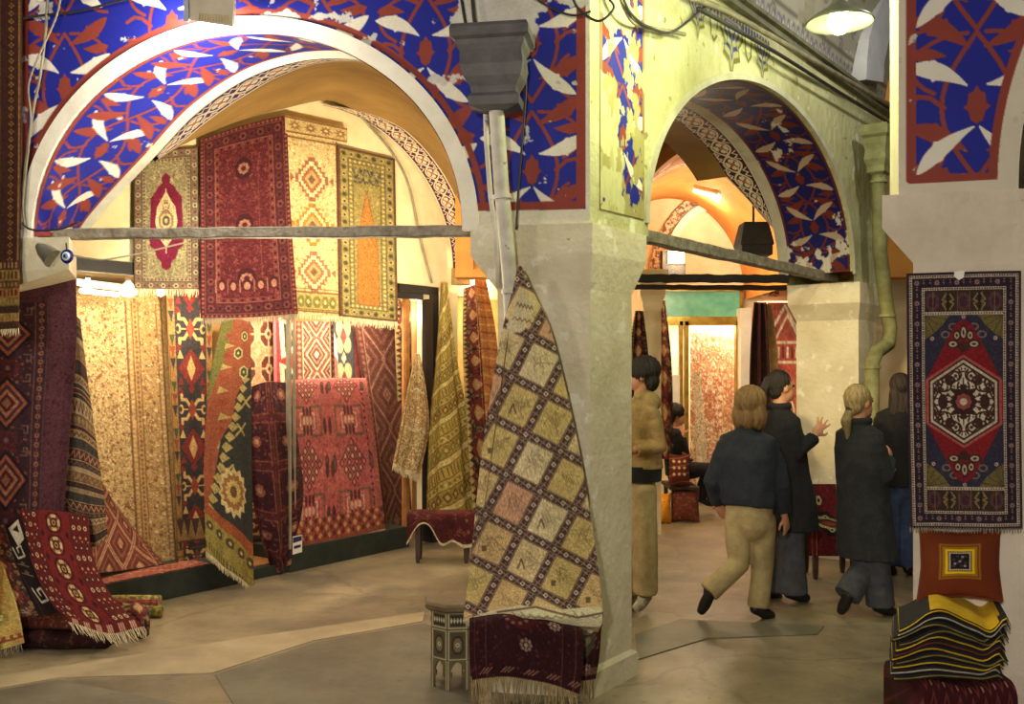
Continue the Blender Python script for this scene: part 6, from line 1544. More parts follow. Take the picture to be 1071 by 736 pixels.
# ================================================================ drain hoppers and pipes
def hopper(name, base, pts, label, mat, wscale, yawdir, pipe, pipemat, r, brackets):
    t = empty(name, base, label, 'drainpipe')
    m = MB(); u, n = yawdir
    for (c0, c1) in pts: pass
    m.rings([[tuple(np.array(p) + np.r_[u, 0] * a * hw + np.r_[n, 0] * b * hw * wscale) for a, b in ((-1, -1), (1, -1), (1, 1), (-1, 1))] for p, hw in [(x[0], x[1]) for x in pts]]); m.build('hopper', mat, t)
    m = MB(); m.tube(pipe, r, 14); m.build('pipe', pipemat, t, smooth=True, angle=50)
    for p, d in brackets:
        m = MB(); d = Vector([float(v) for v in d]).normalized(); p = Vector([float(v) for v in p]); m.tube([p - d * .012, p + d * .012], r * 1.22, 14); m.build('pipe_clamp', pipemat, t, smooth=True, angle=50)
    return t
def Fh(px, py, o=.17): return F(px, py, o)
hp = [(y, hw) for y, hw in ((31, 39), (35, 41), (44, 41), (47, 36), (52, 35), (57, 32), (72, 33), (84, 30), (94, 24), (100, 23), (104, 27), (113, 26), (117, 13))]
hopper('drainpipe', F(532, 728, .17), [(Fh(515 + (y - 31) * .05, y), hw * 5.02 / 1000) for y, hw in hp], 'dark grey hopper head with a whitewashed downpipe on the near pier', LEAD, .62, (PF[1], PF[2]), [Fh(519, 112), Fh(524, 190, .15), Fh(533, 290, .10), Fh(535, 330, .06), Fh(536, 420, .048), Fh(538, 712, .048)], PIPEW, .041, [(Fh(525, 206, .15), F(533, 290) - F(524, 190)), (Fh(534, 305, .09), (0, 0, 1))])
m = MB(); m.tube([F(508, 118, .12), F(509, 150, .06), F(513, 205, .05), F(519, 245, .06), F(521, 300, .06)], .014, 8); tag(m.build('thin_pipe', PIPEW, smooth=True), 'thin pale pipe just left of the whitewashed downpipe', 'pipe')
def Ah(px, py, o=.22): return A(px, py, o)
hp = [(132, 15), (136, 17), (143, 17), (146, 14.5), (152, 14), (158, 12.5), (168, 13.5), (175, 11), (181, 11), (183, 8)]
hopper('drainpipe', A(916, 590, .2), [(Ah(919, y), hw * 8.6 / 1000) for y, hw in hp], 'greenish hopper and downpipe with an elbow, right of the far pier', PIPEG, .8, (PA[1], PA[2]), [Ah(919, 180), Ah(920, 260, .2), Ah(926, 310, .2), Ah(931, 345, .2), Ah(929, 360, .2), Ah(917, 368, .2), Ah(912, 380, .2), Ah(912, 585, .2)], PIPEG, .062, [(Ah(919, 190), (0, 0, 1)), (Ah(912, 384, .2), (0, 0, 1)), (Ah(928, 330, .2), (0, 0, 1))])
# ================================================================ lamps
def shade(name, px, py, Y, r, label, em, bulb_col, cord):
    p = Q(px, py, Y); t = empty(name, p, label, 'lamp')
    m = MB(); pr = [(.035, .17), (.05, .12), (.09, .085), (.15, .05), (.19, .02), (.205, 0.)]; s_ = r / .205
    m.lathe((p[0], p[1], p[2]), [(a * s_, b * s_) for a, b in pr] + [(a * s_ * .97, b * s_ - .004) for a, b in pr[::-1]], 32, caps=False); m.build('lamp_shade', ENAMEL, t, smooth=True)
    m = MB(); m.lathe((p[0], p[1], p[2]), [(.03 * s_, .25 * s_), (.04 * s_, .16 * s_)], 16); m.build('lamp_socket', LEAD, t)
    m = MB(); m.ell((p[0], p[1], p[2] + .01), (.075, .075, .085)); m.build('bulb', em, t, smooth=True)
    m = MB(); m.tube([(p[0], p[1], p[2] + .24 * s_), (p[0], p[1], p[2] + cord)], .006, 6); m.build('cord', CABLE, t)
shade('pendant_lamp', 878, 24, 6.2, .215, 'pendant lamp with a grey enamel shade and a glaring bulb, top right', emit('bulb_glow', (240, 255, 190), 22), None, 1.4)
# lamp box under the crown of the left arch
lb = empty('lamp_box', F(221, 30, .3), 'grey ventilated lamp box fixed at the crown of the left arch', 'lamp')
m = MB(); BX = surf('grey_lamp_box', (196, 186, 166), (172, 162, 144), 6, .5, .1)
m.hexa([F(198, 21, .42), F(243, 28, .42), F(246, 26, .20), F(202, 19, .20)], [F(196, -30, .42), F(246, -28, .42), F(248, -28, .20), F(200, -30, .20)]); m.build('housing', BX, lb)
m = MB(); m.hexa([F(192, 22, .40), F(197.5, 23, .43), F(201, 20, .18), F(194, 20, .18)], [F(192, -30, .40), F(196, -30, .43), F(200, -30, .18), F(194, -30, .18)]); m.build('side_plate', surf('bluish_plate', (190, 200, 214), (170, 180, 196), 6, .4, .05), lb)
m = MB(); m.hexa([F(205, 22, .19), F(243, 28, .19), F(243, 28, .12), F(205, 22, .12)], [F(205, 15, .19), F(243, 19, .19), F(243, 19, .12), F(205, 15, .12)]); m.build('lamp_glass', emit('lamp_box_glow', (255, 248, 232), 14), lb)
for k in range(11):
    x = 208 + k * 2.9; m = MB(); m.hexa([F(x, 21.0 + k * .28, .424), F(x + 1.4, 21.1 + k * .28, .424), F(x + 1.4, 21.1 + k * .28, .42), F(x, 21 + k * .28, .42)], [F(x, 13.5 + k * .25, .424), F(x + 1.4, 13.6 + k * .25, .424), F(x + 1.4, 13.6 + k * .25, .42), F(x, 13.5 + k * .25, .42)]); m.build('vent_slot', surf('vent_glow', (206, 180, 130), (150, 120, 80), 9, .6, 0) if k == 0 else bpy.data.materials['vent_glow'], lb)
# little spotlight and the blue eye bead at the left end of the tie beam
sl = empty('spotlight', F(46, 262, .02), 'small metal spotlight under the left end of the tie beam', 'lamp')
p = F(46, 262, .06); m = MB(); d = Vector((.6, -.1, -.5)).normalized()
m.tube([tuple(Vector(p) - d * .05), tuple(Vector(p)), tuple(Vector(p) + d * .03), tuple(Vector(p) + d * .075)], [.02, .045, .05, .06], 14); m.build('lamp_head', surf('brushed_steel', (170, 166, 150), (140, 136, 122), 9, .3, .05, metal=.7), sl, smooth=True, angle=40)
m = MB(); m.tube([tuple(Vector(p) - d * .05), F(40, 255, .03), F(38, 250, .0)], .008, 6); m.build('bracket', CABLE, sl)
ey = empty('eye_bead', F(70, 268, .05), 'blue glass eye bead hanging beside the small spotlight', 'bead')
p = F(70, 268, .053)
for r, o, cl, nm in ((.042, 0, (30, 30, 110), 'glass_disc'), (.026, .008, (226, 226, 230), 'white_ring'), (.017, .013, (90, 150, 200), 'iris'), (.009, .017, (16, 16, 30), 'pupil')):
    m = MB(); q = np.array(p) + np.r_[PF[2], 0] * o; M = Matrix(((PF[1][0], PF[2][0], 0), (PF[1][1], PF[2][1], 0), (0, 0, 1))); m.ell(q, (r, .01, r), M); m.build(nm, surf(nm + '_glass', cl, cl, 4, .15, 0), ey, smooth=True)
m = MB(); m.tube([F(70, 264, .05), F(69, 254, .045)], .004, 5); m.build('string', CABLE, ey)
# shop lamps
fl_ = empty('fluorescent_lamp', S(112, 302, -.3), 'bright strip lamp at the top of the left shop window', 'lamp')
m = MB(); m.tube([S(84, 304, -.3), S(124, 308, -.3)], .018, 10); m.build('tube', emit('tube_glow', (255, 240, 200), 9), fl_)
m = MB(); a, b = S(83, 299, -.3), S(126, 304, -.3); m.hexa([a + (0, -.04, 0), b + (0, -.04, 0), b + (0, .04, 0), a + (0, .04, 0)], [a + (0, -.04, .05), b + (0, -.04, .05), b + (0, .04, .05), a + (0, .04, .05)]); m.build('housing', WHITEP, fl_)
sh = empty('shop_spotlight', S(134, 302, -.2), 'white cone lamp just right of the strip lamp', 'lamp'); p = S(134, 308, -.2)
m = MB(); m.lathe(tuple(p), [(.07, 0), (.05, .06), (.02, .10), (.02, .13)], 16); m.build('lamp_shade', WHITEP, sh, smooth=True); m = MB(); m.ell(tuple(p), (.045, .045, .02)); m.build('bulb', emit('cone_glow', (255, 236, 190), 10), sh)
for px, py, o, lb_ in ((92, 300, -.12, 'round bulb glowing above the left end of the strip lamp'), (168, 305, -.1, 'round bulb glowing just below the fringe of the olive prayer rug')):
    b = empty('light_bulb', S(px, py, o), lb_, 'light bulb'); m = MB(); m.ell(S(px, py, o), (.032, .032, .036)); m.build('bulb', emit('bulb_warm', (255, 240, 206), 14), b, smooth=True); q = S(px, py, o); m = MB(); m.lathe((q[0], q[1], q[2] + .03), [(.016, 0), (.016, .05)], 10); m.build('bulb_cap', LEAD, b)
# far lamps
fd = empty('floodlight', Q(709, 275, 11.4), 'glaring floodlight box under the far orange vault', 'lamp')
m = MB(); fbox(m, 693, 717, 262, 291, 11.45, .18); m.build('housing', DKBEAM, fd); m = MB(); fbox(m, 699, 716, 262.5, 275, 11.42, .03); m.build('lamp_glass', emit('flood_glow', (255, 190, 110), 16), fd)
ft = empty('fluorescent_lamp', Q(740, 201, 11.2), 'short white strip lamp high under the far vault', 'lamp')
m = MB(); m.tube([Q(727, 199, 11.0), Q(752, 206, 10.6)], .03, 8); m.build('tube', emit('far_tube_glow', (255, 236, 200), 6), ft); m = MB(); m.tube([Q(727, 196, 11.0), Q(752, 202, 10.6)], .035, 6); m.build('housing', WHITEP, ft)
lw = empty('lantern', Q(788, 268, 9.3), 'dark box lantern hanging under the right arch, before the white lunette', 'lantern'); p = Q(788, 268, 9.3)
m = MB(); m.lathe((p[0], p[1], p[2]), [(.21, 0), (.21, .09), (.225, .10), (.22, .13), (.17, .30), (.16, .32)], 4, ang0=PI / 4); m.build('lantern_body', DKBEAM, lw); m = MB(); m.tube([(p[0], p[1], p[2] + .31), (p[0], p[1], p[2] + 1.1)], .012, 6); m.build('rod', CABLE, lw)
# price sign in the shop window
sg = empty('sign_card', S(309, 576, .02), 'small white sign with a navy band at the foot of the window post', 'sign'); 
m = MB(); m.hexa([S(306, 580, .01), S(316, 577, .01), S(316, 577, .004), S(306, 580, .004)], [S(306, 561, .01), S(316, 559, .01), S(316, 559, .004), S(306, 561, .004)]); m.build('card', WHITEP, sg)
m = MB(); m.hexa([S(306.4, 568, .012), S(315.6, 565, .012), S(315.6, 565, .01), S(306.4, 568, .01)], [S(306.4, 562, .012), S(315.6, 560, .012), S(315.6, 560, .01), S(306.4, 562, .01)]); m.build('navy_band', surf('navy_ink', (40, 44, 90), (36, 40, 80), 4, .5, 0), sg)
m = MB(); m.hexa([S(307.4, 574, .012), S(314.6, 572, .012), S(314.6, 572, .01), S(307.4, 574, .01)], [S(307.4, 571, .012), S(314.6, 569, .012), S(314.6, 569, .01), S(307.4, 571, .01)]); m.build('printed_line', bpy.data.materials['navy_ink'], sg)
# carton boxes beside the mustard kilim
CARD = surf('brown_cardboard', (176, 140, 84), (150, 116, 66), 8, .85, .15)
for (px, py, w, h, dz, lb_) in ((482, 298, .14, .17, .3, 'cardboard box hung high between the pale door and the pier'), (487, 268, .13, .12, .32, 'smaller carton resting on the high cardboard box')):
    p = S(px, py, .12); t = empty('carton', p, lb_, 'box'); m = MB(); m.box((p[0], p[1], p[2] + h / 2), (w, .16, h), yaw=-.5, bev=.004); m.build('box', CARD, t); m = MB(); m.box((p[0], p[1], p[2] + h / 2), (.03, .163, h + .003), yaw=-.5); m.build('tape', FR_TAN, t)
# ================================================================ cables
def cable(pts, r, label, mat=CABLE, group=None, fn=None):
    P = spline1(np.array([[float(v) for v in p] for p in pts]), max(12, len(pts) * 7)); m = MB(); m.tube(P, r, 6); o = m.build('cable', mat, smooth=True); return tag(o, label, 'cable', group)
cable([F(50, -4, .05), F(47, 40, .03), F(42, 80, .04), F(34, 120, .03), F(26, 180, .05), F(22, 240, .06)], .008, 'pale cable running down the left edge of the left arch wall', CABLEG)
cable([F(64, -4, .06), F(58, 20, .05), F(40, 60, .06), F(30, 90, .04), F(32, 130, .05), F(24, 210, .06), F(26, 236, .05)], .006, 'thin looping cable beside the pale one on the left arch wall', CABLEG)
cable([F(20, 20, .05), F(44, 16, .04), F(80, 12, .04), F(125, 1, .05), F(150, -4, .05)], .007, 'dark cable slanting along the top left of the painted wall')
cable([F(18, 214, .05), F(28, 238, .06), F(60, 240, .06), F(82, 232, .05)], .006, 'short dark cable curling along the left springing of the arch')
cable([F(72, 266, .04), F(92, 270, -.3), F(112, 271, -.5), F(150, 264, -.8), F(192, 254, -1.0)], .006, 'slack wire sagging below the tie beam at the left', CABLEG)
cable([F(598, -4, .06), F(606, 10, .05), F(626, 22, .06), F(642, 8, .05), F(632, -6, .05)], .007, 'black cable loop at the top corner of the near pier')
cable([F(556, -4, .05), F(580, 10, .04), F(600, 16, .05), F(618, 12, .05)], .006, 'black cable stretching left of the loop on the near pier')
cable([A(648, -6, .10), A(654, 10, .10), A(664, 24, .08), A(685, 30, .06), A(703, 33, .07), A(716, 36, .07)], .013, 'thick grey-green cable bending round onto the arcade wall', CABLEG)
cable([A(650, -6, .13), A(660, 14, .12), A(676, 27, .10), A(700, 34, .1), A(720, 22, .1), A(738, 6, .1)], .008, 'black cable beside the thick grey-green one')
cable([A(722, -3, .12), A(760, 12, .13), A(800, 34, .12), A(850, 63, .13), A(900, 92, .12), A(945, 118, .12)], .02, 'grey cable running along the sooty cornice', CABLEG)
cable([A(730, 9, .10), A(770, 31, .10), A(820, 60, .10), A(880, 98, .10), A(945, 138, .10)], .014, 'second darker cable just under the cornice cable')
cable([F(482, -6, .04), F(486, 20, .05), F(490, 40, .06)], .010, 'dark cable dropping into the left side of the hopper head')
cable([F(494, -6, .04), F(496, 18, .05), F(499, 36, .06)], .013, 'thicker dark cable dropping into the hopper head')
cable([F(546, 60, .06), F(550, 90, .05), F(546, 150, .04), F(542, 200, .04), F(540, 240, .05)], .007, 'dark cable hanging right of the whitewashed downpipe')
cable([S(362, 105, .06), S(385, 130, .06), S(410, 160, .07), S(428, 195, .06), S(440, 250, .06), S(452, 296, .06)], .012, 'green-grey cable bundle curving down the lunette beside the green and gold rug', CABLEG)
# ================================================================ people
SKIN = surf('skin', (206, 150, 116), (190, 132, 100), 14, .55, .1)
def vox(mb, name, mat, parent, voxel=.010, smooth=4, noise=0., nscale=8., seed=0, post=None):
    me = mb.mesh('tmp'); tmp = bpy.data.objects.new('tmp', me); C.objects.link(tmp)
    bm = bmesh.new(); bm.from_mesh(me); bmesh.ops.recalc_face_normals(bm, faces=bm.faces); bm.to_mesh(me); bm.free()
    r = tmp.modifiers.new('r', 'REMESH'); r.mode = 'VOXEL'; r.voxel_size = voxel; r.use_smooth_shade = True
    if smooth: s = tmp.modifiers.new('s', 'SMOOTH'); s.iterations = smooth; s.factor = .5
    dg = bpy.context.evaluated_depsgraph_get(); ev = tmp.evaluated_get(dg); out = bpy.data.meshes.new_from_object(ev)
    bpy.data.objects.remove(tmp)
    n = len(out.vertices); co = np.empty(n * 3, np.float32); out.vertices.foreach_get('co', co); co = co.reshape(-1, 3)
    if noise:
        no = np.empty(n * 3, np.float32); out.vertices.foreach_get('normal', no); no = no.reshape(-1, 3)
        g = np.random.default_rng(seed); d = np.zeros(n)
        for k in range(7):
            w = g.normal(0, 1, 3) * nscale * (1 + k * .45) * np.array([1, 1, .55]); d += np.sin(co @ w + g.uniform(0, 6)) / (1 + k * .5)
        co = co + no * (d * noise / 2.2)[:, None]
    if post is not None: co = post(co)
    out.vertices.foreach_set('co', co.astype(np.float32).ravel()); out.update()
    return link(name, out, mat, parent, smooth=True)
def limb(mb, secs, n=16):
    # tapered sleeve or trouser leg with a flat end: rings cross the mean direction at every joint
    pts = [s[0] for s in secs]; rr = []; u0 = None
    for i, (p, r) in enumerate(secs):
        a = (pts[i] - pts[i - 1]).normalized() if i else (pts[1] - pts[0]).normalized(); b = (pts[i + 1] - pts[i]).normalized() if i < len(pts) - 1 else a
        d = (a + b).normalized()
        u = d.orthogonal() if u0 is None else (u0 - d * u0.dot(d)); u = u.normalized(); u0 = u; w = d.cross(u)
        rr.append([tuple(p + (u * math.cos(2 * PI * j / n) + w * math.sin(2 * PI * j / n)) * r) for j in range(n)])
    mb.rings(rr)
def V3(p): return Vector([float(v) for v in p])
def figure(label, Y, px0, foot_y, face, J, look):
    """J: joints as (photo px, photo py, metres behind Y); face: heading in degrees, 0 = photo right, 90 = away"""
    W = {k: V3(Q(v[0], v[1], Y + v[2])) for k, v in J.items()}
    root = empty('person', (float(K(px0)) * Y, Y, max(0.0, 0.0)), label, 'person')
    f = math.radians(face); fw = Vector((math.cos(f), math.sin(f), 0)); rt = Vector((math.sin(f), -math.cos(f), 0)); up = Vector((0, 0, 1))
    hf = math.radians(look.get('head', face)); hfw = Vector((math.cos(hf), math.sin(hf), look.get('nod', 0))).normalized(); hrt = Vector((math.sin(hf), -math.cos(hf), 0)); hup = hrt.cross(hfw).normalized()
    def ov(mb, c, a, b, z, M=None): mb.ell(c, (a, b, z), M if M is not None else Matrix((rt, fw, up)).transposed())
    HM = Matrix((hrt, hfw, hup)).transposed()
    def sect(mb, secs):            # secs: (centre, half width, half depth[, lateral axis])
        n = 22; rr = []
        for s in secs:
            ax = s[3] if len(s) > 3 else rt; fx = up.cross(ax).normalized()
            rr.append([tuple(s[0] + ax * (s[1] * math.copysign(abs(math.cos(t)) ** .85, math.cos(t))) + fx * (s[2] * math.sin(t))) for t in (2 * PI * j / n for j in range(n))])
        mb.rings(rr)
    k = look.get('k', 1.0); hd = W['head']
    # --- body, one continuous surface
    b = MB()
    pel, wai, che, nek = W['pel'], W['waist'], W['chest'], W['neck']
    shr, shl = W['shR'], W['shL']; sax = (shr - shl); sax.z = 0; sax = sax.normalized() if sax.length > .05 else rt
    sect(b, [(pel - up * .07, .13 * k, .10 * k), (pel, .16 * k, .115 * k), (wai, .13 * k, .095 * k), (che, .15 * k, .105 * k), ((che * .35 + nek * .65), .125 * k, .08 * k), (nek, .06, .06)])
    b.cap(nek - up * .03, .058, hd - hup * .06 - hfw * .01, .052)
    ov(b, hd + hup * .02 - hfw * .012, .076, .095, .105, HM); ov(b, hd - hup * .045 + hfw * .028, .058, .064, .068, HM)   # skull, jaw
    ov(b, hd + hfw * .088 - hup * .012, .012, .016, .024, HM); ov(b, hd + hfw * .080 + hup * .028, .05, .014, .012, HM); ov(b, hd + hfw * .082 - hup * .052, .022, .012, .010, HM); ov(b, hd + hfw * .075 - hup * .088, .022, .018, .018, HM)
    for s in (-1, 1): ov(b, hd + hrt * s * .076 - hfw * .005 - hup * .008, .010, .020, .030, HM)
    for S_ in 'RL':
        if 'el' + S_ not in W: continue
        sh, el, wr = W['sh' + S_], W['el' + S_], W['wr' + S_]
        b.cap(sh - up * .01, .044 * k, el, .038 * k); b.cap(el, .040 * k, wr, .026)
        hdv = (W['ha' + S_] - wr).normalized(); fd = (wr - el).normalized()
        pn = V3(look.get('palm' + S_, (rt * (1 if S_ == 'L' else -1)))).normalized(); pn = (pn - hdv * pn.dot(hdv)).normalized(); sd = hdv.cross(pn).normalized()
        ps = wr + hdv * .05; PM = Matrix((sd, hdv, pn)).transposed(); b.ell(ps, (.040, .056, .017), PM)
        cu = look.get('curl' + S_, .35); spread = look.get('spread' + S_, .06)
        for i, (o, L) in enumerate(((-.030, .062), (-.010, .074), (.011, .070), (.030, .054))):
            r0 = ps + hdv * .045 + sd * o; d = (hdv + sd * o * spread * 16).normalized()
            p1 = r0 + (d * math.cos(cu * .6) + pn * math.sin(cu * .6)) * L * .5; p2 = p1 + (d * math.cos(cu * 1.7) + pn * math.sin(cu * 1.7)) * L * .5
            b.cap(r0 - d * .012, .0105, p1, .0092, 8); b.cap(p1, .0092, p2, .0078, 8)
        ts = -1 if look.get('thumb' + S_, 1) > 0 else 1
        t0 = wr + hdv * .030 + sd * .030 * ts; t1 = t0 + (hdv * .6 + sd * ts * .75 + pn * .25).normalized() * .042; t2 = t1 + (hdv * .9 + sd * ts * .25 + pn * .3).normalized() * .034
        b.cap(t0 - sd * ts * .012, .013, t1, .0108, 8); b.cap(t1, .0108, t2, .0086, 8)
    for S_ in 'RL':
        if 'kn' + S_ not in W: continue
        b.cap(W['hip' + S_], .085 * k, W['kn' + S_], .055 * k); b.cap(W['kn' + S_], .055 * k, W['an' + S_], .040 * k); b.cap(W['an' + S_] - up * .02, .034, W['to' + S_], .026)
    vox(b, 'body', SKIN, root, look.get('vox', .0075), 2)
    # eyes
    for s in (-1, 1):
        m = MB(); m.ell(hd + hfw * .077 + hrt * s * .031 + hup * .010, (.011, .008, .007), HM); e = m.build('eye', bpy.data.materials.get('eye_dark') or surf('eye_dark', (40, 28, 24), (30, 20, 18), 4, .2, 0), root, smooth=True)
    # --- hair
    hm = look['hair_mat']; h = MB(); st = look['hair']
    ov(h, hd + hup * .035 - hfw * .030, .088, .098, .100, HM)
    if st == 'short': ov(h, hd + hup * .045 - hfw * .025, .106, .116, .108, HM); ov(h, hd - hup * .03 - hfw * .068, .085, .06, .085, HM)
    elif st == 'bob':
        ov(h, hd + hup * .035 - hfw * .025, .112, .122, .112, HM)
        for s in (-1, 0, 1): ov(h, hd - hup * .065 - hfw * (.045 + .02 * (s == 0)) + hrt * s * .066, .056, .066, .105, HM)
    elif st == 'pony_high':
        q = hd + hup * .06 - hfw * .11; h.ell(q, (.03, .03, .03)); h.cap(q, .028, q - hfw * .035 - hup * .07, .034); h.cap(q - hfw * .035 - hup * .07, .034, q - hfw * .02 - hup * .19, .012)
        ov(h, hd - hup * .03 - hfw * .06, .07, .05, .06, HM)
    elif st == 'pony_low':
        q = hd - hup * .045 - hfw * .095; ov(h, hd - hup * .02 - hfw * .055, .074, .055, .07, HM)
        h.cap(q, .024, q - hup * .08 - hfw * .03, .040); h.cap(q - hup * .08 - hfw * .03, .040, q - hup * .22 - hfw * .015, .012)
    elif st == 'long':
        for s in (-1, 0, 1): ov(h, hd - hup * .14 - hfw * .055 + hrt * s * .05, .052, .055, .20, HM)
    def comb(co):
        rel = co - np.array(hd); ang = np.arctan2(rel @ np.array(hrt), -(rel @ np.array(hfw))); n_ = rel / (np.linalg.norm(rel, axis=1, keepdims=True) + 1e-6)
        return co + n_ * (.0035 * np.sin(ang * 19 + 4 * np.sin(rel[:, 2] * 16)) + .002 * np.sin(ang * 43))[:, None]
    ho = vox(h, 'hair', hm, root, .008, 3, post=comb)
    if st == 'pony_low':
        m = MB(); q = hd - hup * .045 - hfw * .095; m.tube([tuple(q + hup * .008 + hfw * .004), tuple(q - hup * .012 - hfw * .004)], .030, 12); m.build('hair_band', CABLE, ho)
    # --- clothes
    t = look['top']; m = MB(); A_ = t['w']
    secs = [(V3(Q(x, y, Y + dy)), a, c) for x, y, dy, a, c in t['hem']] + [(wai, (A_[0]), A_[1]), (che, A_[2], A_[3]), (che * .3 + nek * .7, A_[2] * .97, .105), (nek * .8 + che * .2 + up * .03, .085, .078)]
    sect(m, secs)
    if t.get('hood'): ov(m, nek - fw * .075 - up * .03, .135, .075, .075); m.cap(nek + rt * .07 + up * .01, .045, nek - fw * .06 + up * .01, .05); m.cap(nek - rt * .07 + up * .01, .045, nek - fw * .06 + up * .01, .05)
    if t.get('collar'): m.tube([tuple(nek + Vector((.066 * math.cos(a), .066 * math.sin(a), .028 + .0 * a))) for a in np.linspace(0, 2 * PI, 15)], .024, 8)
    for S_ in 'RL':
        if 'el' + S_ not in W: continue
        sh, el, wr = W['sh' + S_], W['el' + S_], W['wr' + S_]; r = t['sleeve']
        limb(m, [(sh - (el - sh).normalized() * .02, r[0] * .78), (sh + (el - sh) * .25, r[0]), (el, r[1]), (el + (wr - el) * .93, r[2])]); m.cap(sh - up * .005, r[0] * .98, nek * .5 + sh * .5 - up * .03, r[0] * .92)
    vox(m, t['name'], t['mat'], root, .010, 3, t.get('noise', .008), 11, hash(label) % 97)
    for nm, x in look.get('extra', {}).items():
        m = MB(); sect(m, [(V3(Q(a, y, Y + dy)), hw, hd2) for a, y, dy, hw, hd2 in x[1]]); m.build(nm, x[0], root, smooth=True, angle=60)
    l = look['legs']; m = MB(); r = l['r']
    sect(m, [(pel + up * .07, r[3], r[3] * .74), (pel, r[3] * 1.06, r[3] * .80), (pel - up * .09, r[3] * .96, r[3] * .76), (pel - up * .15, r[3] * .8, r[3] * .6), (pel - up * .19, r[3] * .5, r[3] * .4)])
    for S_ in 'RL':
        if 'kn' + S_ not in W: continue
        hp, kn, an = W['hip' + S_], W['kn' + S_], W['an' + S_]
        limb(m, [(hp + (hp - kn).normalized() * .04, r[0] * .9), (hp, r[0]), (hp + (kn - hp) * .5, (r[0] + r[1]) / 2), (kn, r[1]), (kn + (an - kn) * .5, (r[1] + r[2]) / 2), (an + (kn - an).normalized() * l.get('up', -.01), r[2])])
    vox(m, 'trousers', l['mat'], root, .010, 6, .010, 9, 5)
    for S_ in 'RL':
        if 'to' + S_ not in W: continue
        an, to = W['an' + S_], W['to' + S_]; d = (to - an); d2 = Vector((d.x, d.y, 0)); 
        m = MB(); heel = an - d.normalized() * .035 - up * .03
        m.cap(heel, .040, an * .4 + to * .6 - up * .012, .043); m.cap(an * .4 + to * .6 - up * .012, .043, to, .034); m.cap(an, .044, heel, .040)
        gz = look.get('ground' + S_, True)
        def flat(co, gz=gz):
            if gz: co[:, 2] = np.maximum(co[:, 2], .003)
            return co
        o = vox(m, 'shoe', l['shoe'], root, .009, 2, post=flat)
        if l.get('sole'):
            m = MB(); m.cap(heel - up * .03, .036, to - up * .03, .034); vox(m, 'sole', l['sole'], o.parent, .010, 1, post=lambda co: np.c_[co[:, :2], np.clip(co[:, 2], .002, .028)])
    return root
BLONDE = surf('dark_blonde_hair', (150, 116, 66), (96, 72, 42), 70, .5, .3, contrast=(.3, .7), stretch=(1, 1, .1)); BRUN = surf('dark_brown_hair', (40, 28, 22), (22, 16, 14), 60, .45, .5); ASHB = surf('ash_blonde_hair', (168, 146, 100), (112, 94, 62), 70, .45, .3, contrast=(.3, .7), stretch=(1, 1, .1))
DENIM = surf('blue_black_denim', (36, 42, 54), (26, 30, 40), 18, .85, .3); KHAKI = surf('khaki_twill', (178, 158, 112), (150, 130, 90), 10, .85, .25); COATB = surf('black_wool', (34, 32, 36), (24, 22, 26), 20, .92, .3); COATG = surf('charcoal_wool', (46, 48, 52), (34, 36, 40), 14, .92, .3)
GREYT = surf('grey_trousers', (84, 86, 92), (64, 66, 72), 12, .9, .25); HOOD = surf('tan_fleece', (168, 140, 88), (144, 116, 70), 14, .95, .4); SHOE = surf('black_leather', (30, 26, 26), (20, 18, 18), 12, .4, .1); SNEAK = surf('pale_sneaker', (190, 184, 168), (150, 140, 124), 24, .6, .2); BLKS = surf('black_knit', (30, 26, 30), (20, 18, 22), 30, .95, .3); JEAN = surf('blue_jeans', (60, 74, 110), (44, 54, 84), 14, .9, .2)
# woman in the denim jacket, walking right, seen from behind
figure('person with dark blonde bob in a blue-black denim jacket and khaki trousers, walking', 6.68, 785, 648, 42,
    dict(head=(786, 424, 0), neck=(783, 448, 0), chest=(781, 478, 0), waist=(782, 512, 0), pel=(783, 536, 0), shR=(805, 470, -.06), elR=(817, 508, -.09), wrR=(820, 538, -.04), haR=(824, 556, 0), shL=(759, 468, .06), elL=(745, 503, .10), wrL=(752, 526, .2), haL=(756, 540, .25),
         hipR=(797, 545, -.02), knR=(797, 595, .03), anR=(793, 634, .0), toR=(806, 643, .06), hipL=(772, 545, .02), knL=(772, 590, .0), anL=(742, 618, -.06), toL=(734, 638, .0)),
    dict(head=58, hair='bob', hair_mat=BLONDE, palmR=(-.6, .6, 0), palmL=(.5, .5, 0), groundL=False,
         top=dict(name='denim_jacket', mat=DENIM, w=(.205, .15, .225, .15), hem=[(784, 528, 0, .200, .15), (784, 522, 0, .204, .155)], sleeve=(.072, .066, .054), collar=True, noise=.009),
         legs=dict(mat=KHAKI, r=(.100, .080, .078, .165), shoe=SHOE)))
# woman in the long black coat with the raised hand
figure('person with a brown ponytail in a black coat, raising an open hand', 7.2, 823, 628, 20,
    dict(head=(818, 405, 0), neck=(815, 428, 0), chest=(817, 458, 0), waist=(822, 495, 0), pel=(824, 520, 0), shR=(826, 446, -.15), elR=(834, 474, -.17), wrR=(852, 456, -.10), haR=(863, 438, -.06), shL=(812, 446, .16), elL=(806, 482, .2), wrL=(818, 512, .24), haL=(822, 526, .26),
         hipR=(827, 530, -.06), knR=(828, 578, -.04), anR=(829, 618, -.03), toR=(843, 625, -.01), hipL=(820, 530, .08), knL=(814, 578, .1), anL=(802, 614, .1), toL=(814, 624, .14)),
    dict(head=12, hair='pony_high', hair_mat=BRUN, palmR=(.2, 1, .1), curlR=.12, spreadR=.9, palmL=(.1, -.8, 0),
         top=dict(name='black_coat', mat=COATB, w=(.195, .155, .20, .145), hem=[(826, 552, 0, .245, .19), (825, 520, 0, .215, .175)], sleeve=(.070, .062, .052), collar=True, noise=.007),
         legs=dict(mat=GREYT, r=(.098, .092, .11, .155), shoe=SHOE)))
